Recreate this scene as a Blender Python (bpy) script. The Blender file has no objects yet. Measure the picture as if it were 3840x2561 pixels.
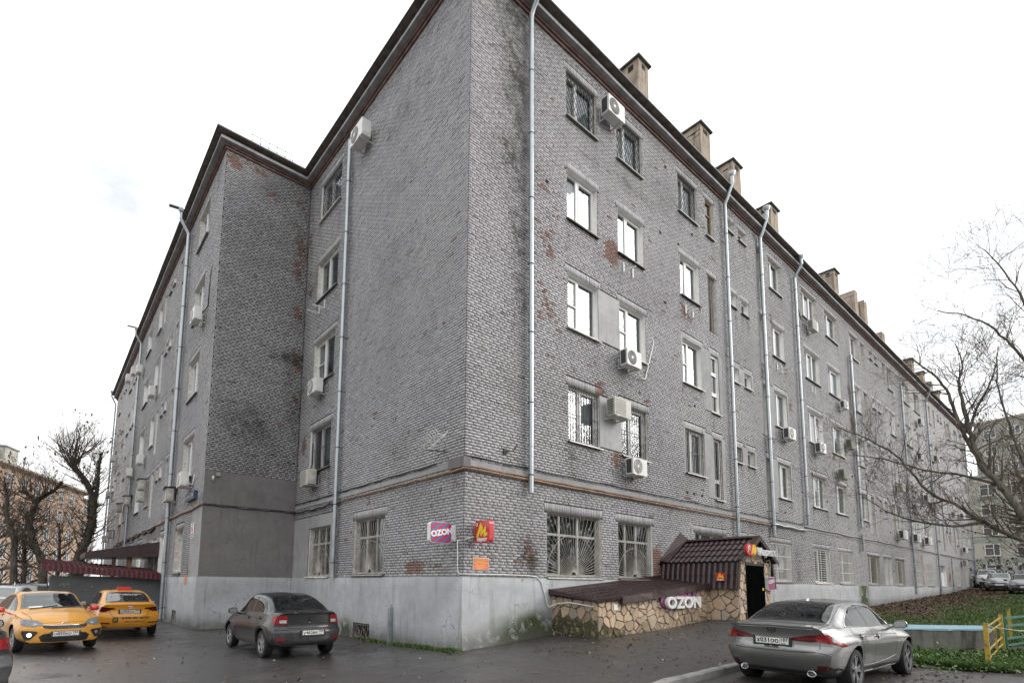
import bpy, bmesh, math, random
import numpy as np
from mathutils import Vector, Matrix
from mathutils.bvhtree import BVHTree
from mathutils.geometry import delaunay_2d_cdt

PI = math.pi
R = math.radians
rnd = random.Random(7)
rng = np.random.default_rng(11)
scene = bpy.context.scene
COL = scene.collection

# ------------------------------------------------------------------ camera
cam_d = bpy.data.cameras.new('camera')
cam_d.sensor_width = 36.0
cam_d.lens = 18.6968
cam_d.shift_x = 0.0256
cam_d.shift_y = 0.18045
cam_d.clip_start = 0.05
cam_d.clip_end = 3000
cam = bpy.data.objects.new('camera', cam_d)
COL.objects.link(cam)
_r, _u, _f = Vector((0.76723, -0.6413, 0.01015)), Vector((-0.07738, -0.07684, 0.99404)), Vector((0.63669, 0.76344, 0.10857))
CAMP = Vector((-7.9593, -10.4090, -0.2039))
mw = Matrix((_r, _u, -_f)).transposed().to_4x4()
mw.translation = CAMP
cam.matrix_world = mw
scene.camera = cam
scene.view_settings.view_transform = 'Standard'
scene.view_settings.look = 'None'
scene.view_settings.gamma = 1
scene.view_settings.exposure = 0.95
scene.view_settings.use_curve_mapping = False

# ------------------------------------------------------------------ world: overcast sky
SUN_EL, SUN_BEAR = R(24), R(-42)          # bearing in the xy plane, from +X
world = bpy.data.worlds.new("World")
scene.world = world
world.use_nodes = True
wt = world.node_tree
wt.nodes.clear()
def wn(t, **k):
    n = wt.nodes.new(t)
    for a, b in k.items():
        setattr(n, a, b)
    return n
wo = wn('ShaderNodeOutputWorld')
sky = wn('ShaderNodeTexSky', sky_type='NISHITA')
sky.sun_disc = False
sky.sun_elevation = SUN_EL
sky.sun_rotation = PI / 2 - SUN_BEAR
sky.dust_density = 3.0
bg1 = wn('ShaderNodeBackground')
bg1.inputs['Strength'].default_value = 0.12
wt.links.new(sky.outputs[0], bg1.inputs['Color'])
bg2 = wn('ShaderNodeBackground')
bg2.inputs['Strength'].default_value = 1.0
tc = wn('ShaderNodeTexCoord')
mp = wn('ShaderNodeMapping')
mp.inputs['Scale'].default_value = (1.0, 1.0, 2.4)
mp.inputs['Location'].default_value = (0.3, 0.9, 0.2)
wt.links.new(tc.outputs['Generated'], mp.inputs['Vector'])
ns = wn('ShaderNodeTexNoise')
ns.inputs['Scale'].default_value = 2.1
ns.inputs['Detail'].default_value = 7
ns.inputs['Roughness'].default_value = 0.55
ns.inputs['Distortion'].default_value = 0.6
wt.links.new(mp.outputs[0], ns.inputs['Vector'])
cr = wn('ShaderNodeValToRGB')
cr.color_ramp.elements[0].position = 0.30
cr.color_ramp.elements[0].color = (0.415, 0.435, 0.455, 1)
cr.color_ramp.elements[1].position = 0.60
cr.color_ramp.elements[1].color = (1.0, 1.0, 1.0, 1)
wt.links.new(ns.outputs['Fac'], cr.inputs['Fac'])
sc = wn('ShaderNodeVectorMath', operation='SCALE')
sc.inputs['Scale'].default_value = 1.06
wt.links.new(cr.outputs['Color'], sc.inputs[0])
wt.links.new(sc.outputs[0], bg2.inputs['Color'])
cf = wn('ShaderNodeMapRange')
cf.inputs['From Min'].default_value = 0.30
cf.inputs['From Max'].default_value = 0.50
cf.inputs['To Min'].default_value = 0.86
cf.inputs['To Max'].default_value = 1.0
wt.links.new(ns.outputs['Fac'], cf.inputs['Value'])
mx = wn('ShaderNodeMixShader')
wt.links.new(cf.outputs[0], mx.inputs['Fac'])
wt.links.new(bg1.outputs[0], mx.inputs[1])
wt.links.new(bg2.outputs[0], mx.inputs[2])
wt.links.new(mx.outputs[0], wo.inputs['Surface'])

sun_d = bpy.data.lights.new('sun', 'SUN')
sun_d.energy = 1.0
sun_d.angle = R(28)
sun_d.color = (1.0, 0.96, 0.90)
sun = bpy.data.objects.new('sun', sun_d)
COL.objects.link(sun)
sd = Vector((math.cos(SUN_EL) * math.cos(SUN_BEAR), math.cos(SUN_EL) * math.sin(SUN_BEAR), math.sin(SUN_EL)))
sun.rotation_euler = sd.to_track_quat('Z', 'Y').to_euler()
sun.location = sd * 150

# ------------------------------------------------------------------ helpers
def tag(o, label=None, cat=None, group=None, kind=None):
    if label: o['label'] = label
    if cat: o['category'] = cat
    if group: o['group'] = group
    if kind: o['kind'] = kind
    return o

def empty(name, loc=(0, 0, 0), rz=0.0, label=None, cat=None, group=None):
    o = bpy.data.objects.new(name, None)
    COL.objects.link(o)
    o.empty_display_size = 0.2
    o.location = loc
    o.rotation_euler = (0, 0, rz)
    return tag(o, label, cat, group)

def link(name, me, parent=None, loc=None, rz=None, mats=None):
    o = bpy.data.objects.new(name, me)
    COL.objects.link(o)
    if parent is not None: o.parent = parent
    if loc is not None: o.location = loc
    if rz is not None: o.rotation_euler = (0, 0, rz)
    return o

class MB:
    """collects polygons, builds one mesh"""
    def __init__(s):
        s.v, s.f, s.m = [], [], []
    def add(s, vs, fs, mi=0):
        b = len(s.v)
        s.v += [tuple(p) for p in vs]
        for f in fs:
            s.f.append([b + i for i in f]); s.m.append(mi)
        return s
    def box(s, x0, x1, y0, y1, z0, z1, mi=0):
        if x0 > x1: x0, x1 = x1, x0
        if y0 > y1: y0, y1 = y1, y0
        if z0 > z1: z0, z1 = z1, z0
        return s.add([(x0,y0,z0),(x1,y0,z0),(x1,y1,z0),(x0,y1,z0),(x0,y0,z1),(x1,y0,z1),(x1,y1,z1),(x0,y1,z1)],
              [(0,3,2,1),(4,5,6,7),(0,1,5,4),(1,2,6,5),(2,3,7,6),(3,0,4,7)], mi)
    def obox(s, c, ax, ay, az, hx, hy, hz, mi=0):
        c, ax, ay, az = Vector(c), Vector(ax), Vector(ay), Vector(az)
        vs = []
        for k in (-1, 1):
            for i, j in ((-1,-1),(1,-1),(1,1),(-1,1)):
                vs.append(c + ax*hx*i + ay*hy*j + az*hz*k)
        return s.add(vs, [(0,3,2,1),(4,5,6,7),(0,1,5,4),(1,2,6,5),(2,3,7,6),(3,0,4,7)], mi)
    def bar(s, a, b, w, h=None, up=(0,0,1), mi=0):
        a, b = Vector(a), Vector(b)
        d = b - a; L = d.length
        if L < 1e-6: return s
        d /= L
        u = Vector(up)
        if abs(d.dot(u)) > .98: u = Vector((1,0,0)) if abs(d.x) < .9 else Vector((0,1,0))
        sd_ = d.cross(u).normalized(); u2 = sd_.cross(d)
        return s.obox((a+b)/2, d, sd_, u2, L/2, w/2, (h or w)/2, mi)
    def tube(s, pts, r, n=8, cap=True, mi=0):
        pts = [Vector(p) for p in pts]
        rr = r if isinstance(r, (list, tuple)) else [r]*len(pts)
        b = len(s.v)
        prev = None
        for i, p in enumerate(pts):
            d = (pts[min(i+1, len(pts)-1)] - pts[max(i-1, 0)])
            if d.length < 1e-9: d = Vector((0,0,1))
            d.normalize()
            if prev is None:
                u = Vector((0,0,1)) if abs(d.z) < .9 else Vector((1,0,0))
                u = (u - d*u.dot(d)).normalized()
            else:
                u = prev - d*prev.dot(d)
                if u.length < 1e-6: u = d.orthogonal()
                u.normalize()
            prev = u
            w = d.cross(u)
            for k in range(n):
                a = 2*PI*k/n
                s.v.append(tuple(p + (u*math.cos(a) + w*math.sin(a))*rr[i]))
        for i in range(len(pts)-1):
            for k in range(n):
                a0, a1 = b+i*n+k, b+i*n+(k+1) % n
                s.f.append([a0, a1, a1+n, a0+n]); s.m.append(mi)
        if cap:
            s.f.append([b+k for k in range(n)][::-1]); s.m.append(mi)
            e = b+(len(pts)-1)*n
            s.f.append([e+k for k in range(n)]); s.m.append(mi)
        return s
    def lathe(s, prof, M=Matrix(), n=24, mi=0, close=False):
        """prof: list of (r, h); axis = local Z of M"""
        b = len(s.v)
        for r_, h in prof:
            for k in range(n):
                a = 2*PI*k/n
                s.v.append(tuple(M @ Vector((r_*math.cos(a), r_*math.sin(a), h))))
        for i in range(len(prof)-1):
            for k in range(n):
                a0, a1 = b+i*n+k, b+i*n+(k+1) % n
                s.f.append([a0, a1, a1+n, a0+n]); s.m.append(mi)
        if close:
            s.f.append([b+k for k in range(n)][::-1]); s.m.append(mi)
            e = b+(len(prof)-1)*n
            s.f.append([e+k for k in range(n)]); s.m.append(mi)
        return s
    def prism(s, poly, fn, w0, w1, mi=0, back=True):
        """poly: list (a,b); fn(a,b,w)->point"""
        n = len(poly)
        vs = [fn(a, b, w0) for a, b in poly] + [fn(a, b, w1) for a, b in poly]
        fs = [tuple(range(n))[::-1]] if back else []
        fs += [tuple(range(n, 2*n))] + [(i, (i+1) % n, n+(i+1) % n, n+i) for i in range(n)]
        return s.add(vs, fs, mi)
    def mesh(s, name, mats, smooth=False):
        me = bpy.data.meshes.new(name)
        me.from_pydata(s.v, [], s.f)
        if not isinstance(mats, (list, tuple)): mats = [mats]
        for m in mats: me.materials.append(m)
        if len(mats) > 1: me.polygons.foreach_set('material_index', s.m)
        if smooth:
            me.polygons.foreach_set('use_smooth', [True]*len(me.polygons))
        me.update()
        return me
    def build(s, name, mats, parent=None, smooth=False, loc=None, rz=None):
        return link(name, s.mesh(name, mats, smooth), parent, loc, rz)

def auto_smooth(me, ang=35):
    me.polygons.foreach_set('use_smooth', [True]*len(me.polygons))
    me.set_sharp_from_angle(angle=R(ang))

def np_mesh(name, V, F, mats, smooth=False, attrs=None, mat_idx=None):
    """V (n,3) float, F (m,k) int constant k"""
    me = bpy.data.meshes.new(name)
    V = np.asarray(V, np.float32); F = np.asarray(F, np.int32)
    m, k = F.shape
    me.vertices.add(len(V)); me.vertices.foreach_set('co', V.ravel())
    me.loops.add(m*k); me.loops.foreach_set('vertex_index', F.ravel())
    me.polygons.add(m)
    me.polygons.foreach_set('loop_start', np.arange(0, m*k, k, dtype=np.int32))
    me.polygons.foreach_set('loop_total', np.full(m, k, np.int32))
    if smooth: me.polygons.foreach_set('use_smooth', np.ones(m, bool))
    for a, (dom, val) in (attrs or {}).items():
        at = me.attributes.new(a, 'FLOAT', dom)
        at.data.foreach_set('value', np.asarray(val, np.float32))
    for mm in (mats if isinstance(mats, (list, tuple)) else [mats]): me.materials.append(mm)
    if mat_idx is not None: me.polygons.foreach_set('material_index', np.asarray(mat_idx, np.int32))
    me.update(calc_edges=True)
    return me

# ------------------------------------------------------------------ text meshes
FACING = {'S': lambda p: Matrix.Translation(p) @ Matrix.Rotation(PI/2, 4, 'X'),                                   # reads looking +Y
          'W': lambda p: Matrix.Translation(p) @ Matrix.Rotation(-PI/2, 4, 'Z') @ Matrix.Rotation(PI/2, 4, 'X')}   # reads looking +X
def text_mesh(s, size, ext=0.002, width=None, bold=0.0, shear=0.0, align='CENTER'):
    cu = bpy.data.curves.new('text', 'FONT')
    cu.body = s; cu.size = size; cu.extrude = ext; cu.align_x = align; cu.align_y = 'CENTER'
    cu.offset = bold; cu.shear = shear; cu.resolution_u = 3; cu.space_line = 0.9
    ob = bpy.data.objects.new('text', cu)
    me = bpy.data.meshes.new_from_object(ob)
    bpy.data.objects.remove(ob); bpy.data.curves.remove(cu)
    if width and len(me.vertices):
        xs = [v.co.x for v in me.vertices]
        w = max(xs) - min(xs)
        if w > 0:
            me.transform(Matrix.Scale(width / w, 4, (1, 0, 0)))
    return me
def text(name, s, size, M, m, parent=None, **k):
    me = text_mesh(s, size, **k)
    me.name = name
    me.materials.clear(); me.materials.append(m)
    me.transform(M)
    return link(name, me, parent)

# ------------------------------------------------------------------ materials
class NT:
    def __init__(s, name):
        s.mat = bpy.data.materials.new(name)
        s.mat.use_nodes = True
        s.t = s.mat.node_tree
        s.b = s.t.nodes['Principled BSDF']
        s.out = s.t.nodes['Material Output']
    def n(s, typ, ins=None, **k):
        nd = s.t.nodes.new('ShaderNode' + typ)
        for a, b in k.items(): setattr(nd, a, b)
        for a, b in (ins or {}).items():
            if isinstance(b, bpy.types.NodeSocket): s.t.links.new(b, nd.inputs[a])
            else: nd.inputs[a].default_value = b
        return nd
    def set(s, **k):
        for a, b in k.items():
            i = s.b.inputs[a.replace('_', ' ')]
            if isinstance(b, bpy.types.NodeSocket): s.t.links.new(b, i)
            else: i.default_value = b
        return s
    def pos(s):
        return s.n('NewGeometry').outputs['Position']
    def obj(s):
        return s.n('TexCoord').outputs['Object']
    def noise(s, vec, scale, detail=4, rough=.55, dist=0):
        return s.n('TexNoise', {'Vector': vec, 'Scale': scale, 'Detail': detail, 'Roughness': rough, 'Distortion': dist}).outputs['Fac']
    def ramp(s, fac, stops):
        r_ = s.n('ValToRGB', {'Fac': fac})
        e = r_.color_ramp.elements
        while len(e) < len(stops): e.new(0.5)
        for el, (p, c) in zip(e, stops):
            el.position = p
            el.color = tuple(c)+(1,) if len(c) == 3 else c
        return r_.outputs['Color']
    def mix(s, fac, a, b, bt='MIX'):
        m = s.n('Mix', data_type='RGBA', blend_type=bt)
        for i, v in ((0, fac), (6, a), (7, b)):
            if isinstance(v, bpy.types.NodeSocket): s.t.links.new(v, m.inputs[i])
            else: m.inputs[i].default_value = (tuple(v)+(1,) if isinstance(v, (tuple, list)) and len(v) == 3 else v)
        return m.outputs[2]
    def math(s, op, a, b=0.0, c=0.0, clamp=False):
        m = s.n('Math', operation=op)
        m.use_clamp = clamp
        for i, v in enumerate((a, b, c)):
            if isinstance(v, bpy.types.NodeSocket): s.t.links.new(v, m.inputs[i])
            else: m.inputs[i].default_value = v
        return m.outputs[0]
    def step(s, v, lo, hi, a=0.0, b=1.0):
        m = s.n('MapRange', {'From Min': lo, 'From Max': hi, 'To Min': a, 'To Max': b}, interpolation_type='SMOOTHSTEP')
        s.t.links.new(v, m.inputs['Value'])
        return m.outputs[0]
    def bump(s, h, strength=.3, dist=.01):
        b = s.n('Bump', {'Strength': strength, 'Distance': dist, 'Height': h})
        s.t.links.new(b.outputs[0], s.b.inputs['Normal'])
    def attr(s, name):
        return s.n('Attribute', attribute_name=name).outputs['Fac']

def pm(name, col, rough=.6, var=.18, scale=6., metal=0., coat=0., spec=.5, bump=0., island=0., use='obj', rvar=0.):
    """plain surface with some worn variation"""
    t = NT(name)
    p = t.obj() if use == 'obj' else t.pos()
    n = t.noise(p, scale, 6)
    lo = tuple(max(0, c*(1-var)) for c in col); hi = tuple(min(1, c*(1+var)) for c in col)
    c = t.ramp(n, [(.3, lo), (.7, hi)])
    if island:
        ri = t.n('NewGeometry').outputs['Random Per Island']
        k = t.math('MULTIPLY_ADD', ri, 2*island, 1-island)
        cc = t.n('VectorMath', {0: c}, operation='SCALE'); t.t.links.new(k, cc.inputs['Scale'])
        c = cc.outputs[0]
    t.set(Base_Color=c, Roughness=rough, Metallic=metal, Coat_Weight=coat, Specular_IOR_Level=spec)
    if rvar:
        t.set(Roughness=t.step(n, .3, .7, max(.02, rough-rvar), min(1, rough+rvar)))
    if bump: t.bump(t.noise(p, scale*6, 4), bump, .01)
    return t.mat

MT = {}
MT['white_plastic'] = pm('white_plastic', (.72,.72,.70), .4, .06, 3)
MT['old_white'] = pm('old_white', (.40,.395,.365), .6, .25, 5)
MT['reveal'] = pm('reveal_plaster', (.80,.79,.765), .8, .10, 3, bump=.1)
MT['reveal_worn'] = pm('reveal_worn', (.60,.58,.53), .8, .3, 6, bump=.2)
MT['tin'] = pm('tin_sill', (.30,.30,.29), .45, .35, 7, metal=.4)
MT['tin_brown'] = pm('tin_sill_brown', (.16,.14,.125), .5, .35, 7, metal=.2)
MT['galv'] = pm('galvanised_pipe', (.40,.435,.455), .38, .16, 2.2, metal=.75, rvar=.1)
MT['galv_old'] = pm('galvanised_pipe_old', (.34,.37,.38), .45, .25, 2.5, metal=.5, rvar=.1)
MT['black_iron'] = pm('black_iron', (.03,.03,.032), .5, .4, 20)
MT['white_iron'] = pm('white_iron', (.62,.61,.58), .5, .25, 12)
MT['rust_iron'] = pm('rusty_iron', (.30,.26,.22), .7, .5, 9)
MT['grille_pale'] = pm('flaking_grille_paint', (.40,.375,.34), .6, .45, 7)
MT['cable'] = pm('black_cable', (.018,.018,.02), .5, .3, 9)
MT['rust_pipe'] = pm('rusty_pipe', (.27,.16,.10), .75, .45, 3, bump=.2)
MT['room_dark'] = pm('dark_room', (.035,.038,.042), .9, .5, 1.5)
MT['curtain_white'] = pm('white_curtain', (.36,.375,.38), .9, .12, 4)
MT['curtain_grey'] = pm('grey_curtain', (.26,.28,.29), .9, .3, 3)
MT['ac_white'] = pm('ac_casing', (.70,.70,.67), .45, .07, 4)
MT['ac_old'] = pm('ac_casing_aged', (.50,.49,.44), .55, .22, 6)
MT['ac_mossy'] = pm('ac_casing_mossy', (.20,.21,.15), .7, .5, 7)
MT['ac_dark'] = pm('ac_grille', (.045,.047,.05), .6, .3, 20)
MT['ac_grey'] = pm('ac_grille_grey', (.30,.30,.28), .6, .2, 20)
MT['chimney_cap'] = pm('chimney_cap', (.10,.10,.10), .8, .4, 3)
MT['soffit'] = pm('soffit_boards', (.17,.145,.13), .85, .4, 4, bump=.2)
MT['roof_tin'] = pm('roof_tin', (.10,.10,.103), .5, .3, 2, metal=.3)
MT['cornice_grey'] = pm('cornice_grey', (.34,.34,.345), .85, .3, 2.5, bump=.2)
MT['cornice_red'] = pm('cornice_brick', (.17,.105,.09), .9, .4, 4, bump=.4)
MT['rubber'] = pm('rubber', (.016,.016,.017), .75, .4, 18)
MT['black_plastic'] = pm('black_plastic', (.022,.022,.024), .45, .3, 12)
MT['chrome'] = pm('chrome', (.75,.76,.78), .12, .05, 5, metal=1.)
MT['gap'] = pm('panel_gap', (.006,.006,.006), .9, .1, 5)
MT['plate'] = pm('plate_white', (.70,.70,.68), .45, .08, 12)
MT['ink'] = pm('black_ink', (.012,.012,.014), .5, .1, 8)
MT['white_print'] = pm('white_print', (.80,.80,.80), .5, .05, 8)
MT['red_plastic'] = pm('red_plastic', (.62,.045,.04), .35, .08, 5, coat=.5)
MT['yellow_print'] = pm('yellow_print', (.85,.58,.03), .45, .05, 5)
MT['sign_red'] = pm('sign_red', (.55,.025,.03), .3, .08, 5, coat=.4)
MT['orange_sign'] = pm('orange_sign', (.66,.17,.095), .5, .1, 4)
MT['wood'] = pm('worn_wood', (.30,.20,.11), .8, .35, 7)
MT['concrete'] = pm('kerb_concrete', (.25,.245,.23), .9, .3, 3, bump=.35)

def glass_mat(name, tint, refl=1.0):
    t = NT(name)
    fr = t.n('Fresnel', {'IOR': 1.5}).outputs[0]
    k = t.math('MULTIPLY_ADD', fr, 1.7*refl, .03, True)
    k = t.math('MULTIPLY', k, t.math('SUBTRACT', 1.0, t.n('NewGeometry').outputs['Backfacing']))
    tr = t.n('BsdfTransparent', {'Color': tint+(1,)})
    wob = t.noise(t.obj(), 1.3, 2)
    bp = t.n('Bump', {'Strength': .05, 'Distance': .05, 'Height': wob})
    gl = t.n('BsdfGlossy', {'Color': (.95,.97,1,1), 'Roughness': .02, 'Normal': bp.outputs[0]})
    m = t.n('MixShader')
    t.t.links.new(k, m.inputs[0]); t.t.links.new(tr.outputs[0], m.inputs[1]); t.t.links.new(gl.outputs[0], m.inputs[2])
    t.t.links.new(m.outputs[0], t.out.inputs['Surface'])
    return t.mat
MT['glass'] = glass_mat('window_glass', (.86,.90,.90))
MT['dirty_glass'] = glass_mat('dirty_window_glass', (.62,.64,.60), .7)
t = NT('car_glass')
t.set(Base_Color=(.008,.009,.010,1), Roughness=.03, Specular_IOR_Level=.34)
MT['car_glass'] = t.mat
t = NT('car_glass_clear')
t.set(Base_Color=(.10,.115,.115,1), Roughness=.03, Specular_IOR_Level=.8)
MT['car_glass_clear'] = t.mat
def lens_mat(name, col, rough=.12):
    t = NT(name)
    n = t.noise(t.obj(), 30, 2)
    t.set(Base_Color=t.ramp(n, [(.3, tuple(c*.75 for c in col)), (.7, col)]), Roughness=rough, Coat_Weight=.35, Coat_Roughness=.05, Specular_IOR_Level=.3)
    return t.mat
MT['lens_red'] = lens_mat('lens_red', (.26,.008,.010), .2)
MT['lens_dark_red'] = lens_mat('lens_dark_red', (.085,.005,.008), .2)
MT['lens_clear'] = lens_mat('lens_clear', (.42,.42,.42), .2)
MT['lens_head'] = lens_mat('lens_headlight', (.20,.21,.22))
t = NT('lit_lamp'); t.set(Base_Color=(1,1,1,1), Emission_Color=(1,.98,.94,1), Emission_Strength=1.6); MT['lit'] = t.mat

def car_paint(name, col, metal=.5, rough=.35, dirt=.5, coat=.45):
    t = NT(name)
    p = t.obj()
    n = t.noise(p, 9, 7, .65)
    n2 = t.noise(p, 1.4, 3)
    z = t.n('SeparateXYZ', {0: p}).outputs['Z']
    low = t.step(z, .25, .95, 1, .12)
    k = t.math('MULTIPLY', low, t.step(t.math('ADD', n, t.math('MULTIPLY', n2, .6)), .45, 1.05), 0, True)
    k = t.math('MULTIPLY', k, dirt)
    c = t.mix(k, col, (.145,.142,.135))
    fl = t.noise(p, 900, 1)
    t.set(Base_Color=c, Metallic=t.math('MULTIPLY', t.math('SUBTRACT', 1.0, k), metal), Roughness=t.math('ADD', t.math('MULTIPLY', k, .5), rough),
          Coat_Weight=t.math('MULTIPLY_ADD', k, -coat*1.1, coat, True), Coat_Roughness=.06)
    return t.mat
MT['paint_silver'] = car_paint('silver_paint', (.23,.23,.228), .92, .33, .24, .85)
MT['paint_dark'] = car_paint('dark_grey_paint', (.022,.023,.025), .4, .3, .35)
MT['paint_yellow'] = car_paint('yellow_paint', (.63,.285,.016), .0, .38, .32)
MT['paint_yellow2'] = car_paint('deep_yellow_paint', (.66,.275,.008), .0, .36, .18)
MT['paint_black'] = car_paint('black_paint', (.012,.012,.014), .2, .25, .35)
MT['paint_white'] = car_paint('white_paint', (.62,.63,.64), .0, .3, .3)
MT['paint_grey'] = car_paint('grey_paint', (.17,.18,.19), .5, .3, .3)
MT['alloy'] = pm('alloy', (.20,.20,.21), .4, .25, 12, metal=.7)
MT['alloy_silver'] = pm('alloy_silver', (.33,.33,.33), .45, .2, 12, metal=.6)

t = NT('chimney_plaster')
p = t.pos(); n = t.noise(p, 1.6, 7, .68); st_ = t.noise(t.n('Mapping', {'Vector': p, 'Scale': (3.5,3.5,.5)}).outputs[0], 1.3, 6, .65)
c = t.ramp(n, [(.30,(.20,.16,.12)),(.48,(.34,.275,.21)),(.62,(.40,.33,.26)),(.72,(.25,.15,.11))])
c = t.mix(t.step(st_, .46, .70, 0, .85), c, (.085,.075,.065))
t.set(Base_Color=c, Roughness=.9); t.bump(n, .5, .03); MT['chimney'] = t.mat
# painted brick
def brick_mat():
    t = NT('grey_painted_brick')
    p = t.pos()
    tone, peel, dirt = t.attr('tone'), t.attr('peel'), t.attr('dirt')
    big = t.noise(p, .30, 5, .6)
    med = t.noise(p, 3.5, 5, .6)
    fine = t.noise(p, 28, 4, .6)
    g = t.math('MULTIPLY_ADD', tone, .045, .42)
    g = t.math('ADD', g, t.math('MULTIPLY_ADD', big, .24, -.12))
    g = t.math('ADD', g, t.math('MULTIPLY_ADD', med, .13, -.065))
    g = t.math('ADD', g, t.math('MULTIPLY_ADD', fine, .07, -.035))
    gc = t.n('CombineColor', {0: g, 1: t.math('MULTIPLY', g, .985), 2: t.math('MULTIPLY', g, 1.005)}).outputs[0]
    red = t.mix(t.noise(p, 9, 4), (.185,.105,.085), (.31,.20,.165))
    pk = t.step(t.math('ADD', peel, t.math('MULTIPLY_ADD', t.noise(p, 6.5, 8, .72), 1.5, -.75)), .40, .52)
    c = t.mix(pk, gc, red)
    dk = t.math('MULTIPLY', dirt, t.step(t.math('ADD', med, t.math('MULTIPLY', fine, .5)), .5, .95), 0, True)
    c = t.mix(t.math('MULTIPLY', dk, .85), c, (.045,.042,.036))
    t.set(Base_Color=c, Roughness=.82, Specular_IOR_Level=.3)
    t.bump(t.math('ADD', fine, t.math('MULTIPLY', med, .7)), .45, .006)
    return t.mat
MT['brick'] = brick_mat()
t = NT('mortar')
p = t.pos()
n = t.noise(p, 5, 6, .65)
t.set(Base_Color=t.ramp(n, [(.45, (.016,.015,.015)), (.75, (.12,.117,.115))]), Roughness=.95)
t.bump(t.noise(p, 60, 3), .5, .006)
MT['mortar'] = t.mat
t = NT('mortar_painted')
p = t.pos()
n = t.noise(p, 2.2, 6, .7)
t.set(Base_Color=t.ramp(n, [(.46, (.022,.021,.021)), (.66, (.25,.247,.25))]), Roughness=.95)
t.bump(t.noise(p, 60, 3), .5, .006)
MT['mortar_painted'] = t.mat
# far painted brickwork, too small to tell bricks apart
def far_brick(name, axis):
    t = NT(name)
    p = t.pos()
    s = t.n('SeparateXYZ', {0: p})
    v = t.n('CombineXYZ', {0: s.outputs[axis], 1: s.outputs['Z']}).outputs[0]
    b = t.n('TexBrick', {'Vector': v, 'Color1': (.45,.445,.452,1), 'Color2': (.36,.356,.362,1), 'Mortar': (.10,.098,.097,1), 'Scale': 1.0,
                         'Mortar Size': .010, 'Mortar Smooth': .3, 'Bias': 0, 'Brick Width': .26, 'Row Height': .077})
    med = t.noise(p, 3.0, 6, .65)
    big = t.noise(p, .4, 4)
    c = t.mix(t.step(med, .35, .75, .0, .5), b.outputs['Color'], (.32,.317,.32))
    c = t.mix(t.step(t.math('ADD', big, t.math('MULTIPLY', t.noise(p, 12, 5), .35)), .76, .86), c, (.23,.12,.085))
    t.set(Base_Color=c, Roughness=.85)
    t.bump(t.math('SUBTRACT', med, b.outputs['Fac']), .6, .01)
    return t.mat
MT['far_brick_x'] = far_brick('far_painted_brick', 'X')
MT['far_brick_y'] = far_brick('far_painted_brick_side', 'Y')

def plaster(name, base, stain=(.10,.10,.10), amt=.5, moss=0., crack=.35, red=0., ledge=None):
    t = NT(name)
    p = t.pos()
    big = t.noise(p, .55, 5, .6)
    med = t.noise(p, 2.8, 6, .65, .4)
    fine = t.noise(p, 22, 5, .6)
    sx = t.n('SeparateXYZ', {0: p})
    st = t.n('Mapping', {'Vector': p, 'Scale': (5.5, 5.5, .5)}).outputs[0]
    streak = t.noise(st, 1.2, 5, .6)
    lo = tuple(c*.72 for c in base); hi = tuple(min(1, c*1.2) for c in base)
    c = t.ramp(t.math('MULTIPLY_ADD', big, .6, t.math('MULTIPLY', med, .4)), [(.32, lo), (.66, hi)])
    c = t.mix(t.math('MULTIPLY', t.step(streak, .50, .80), amt), c, stain)
    v = t.n('TexVoronoi', {'Vector': t.n('VectorMath', {0: p, 1: t.n('TexNoise', {'Vector': p, 'Scale': 2.5, 'Detail': 4}).outputs['Color']}, operation='ADD').outputs[0], 'Scale': .9}, feature='DISTANCE_TO_EDGE').outputs['Distance']
    ck = t.math('MULTIPLY', t.step(v, .004, .016, 1, 0), t.step(big, .5, .62))
    c = t.mix(t.math('MULTIPLY', ck, crack), c, (.03,.03,.03))
    chip = t.step(t.math('ADD', med, t.math('MULTIPLY', fine, .25)), .80, .83)
    c = t.mix(t.math('MULTIPLY', chip, .8), c, (.30,.16,.10) if red else (.17,.17,.165))
    if moss:
        z = sx.outputs['Z']
        mk = t.math('MULTIPLY', t.step(t.math('ADD', med, t.math('MULTIPLY', fine, .3)), .42, .66), t.attr('moss'), 0, True)
        c = t.mix(t.math('MULTIPLY', mk, moss), c, t.mix(fine, (.025,.040,.010), (.075,.095,.03)))
    if moss:
        sk = t.math('MULTIPLY', t.attr('splash'), t.step(t.math('ADD', med, t.math('MULTIPLY', fine, .4)), .40, .80), 0, True)
        c = t.mix(t.math('MULTIPLY', sk, .8), c, (.11,.105,.095))
    t.set(Base_Color=c, Roughness=.85, Specular_IOR_Level=.3)
    t.bump(t.math('ADD', t.math('MULTIPLY', med, .8), t.math('SUBTRACT', t.math('MULTIPLY', fine, .5), t.math('ADD', ck, chip))), .4, .012)
    return t.mat
MT['plinth'] = plaster('plinth_plaster', (.43,.44,.455), (.17,.175,.175), .5, moss=1., crack=.5, red=1)
MT['plaster_dark'] = plaster('dark_plaster', (.185,.174,.174), (.11,.098,.095), .55, crack=.28)
MT['plaster_mid'] = plaster('grey_plaster', (.33,.33,.335), (.17,.165,.16), .5, crack=.4)
MT['plaster_light'] = plaster('panel_plaster', (.42,.42,.42), (.20,.18,.16), .55, crack=.2)
MT['annex'] = plaster('annex_plaster', (.12,.122,.125), (.10,.10,.10), .35, crack=.2)
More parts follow.
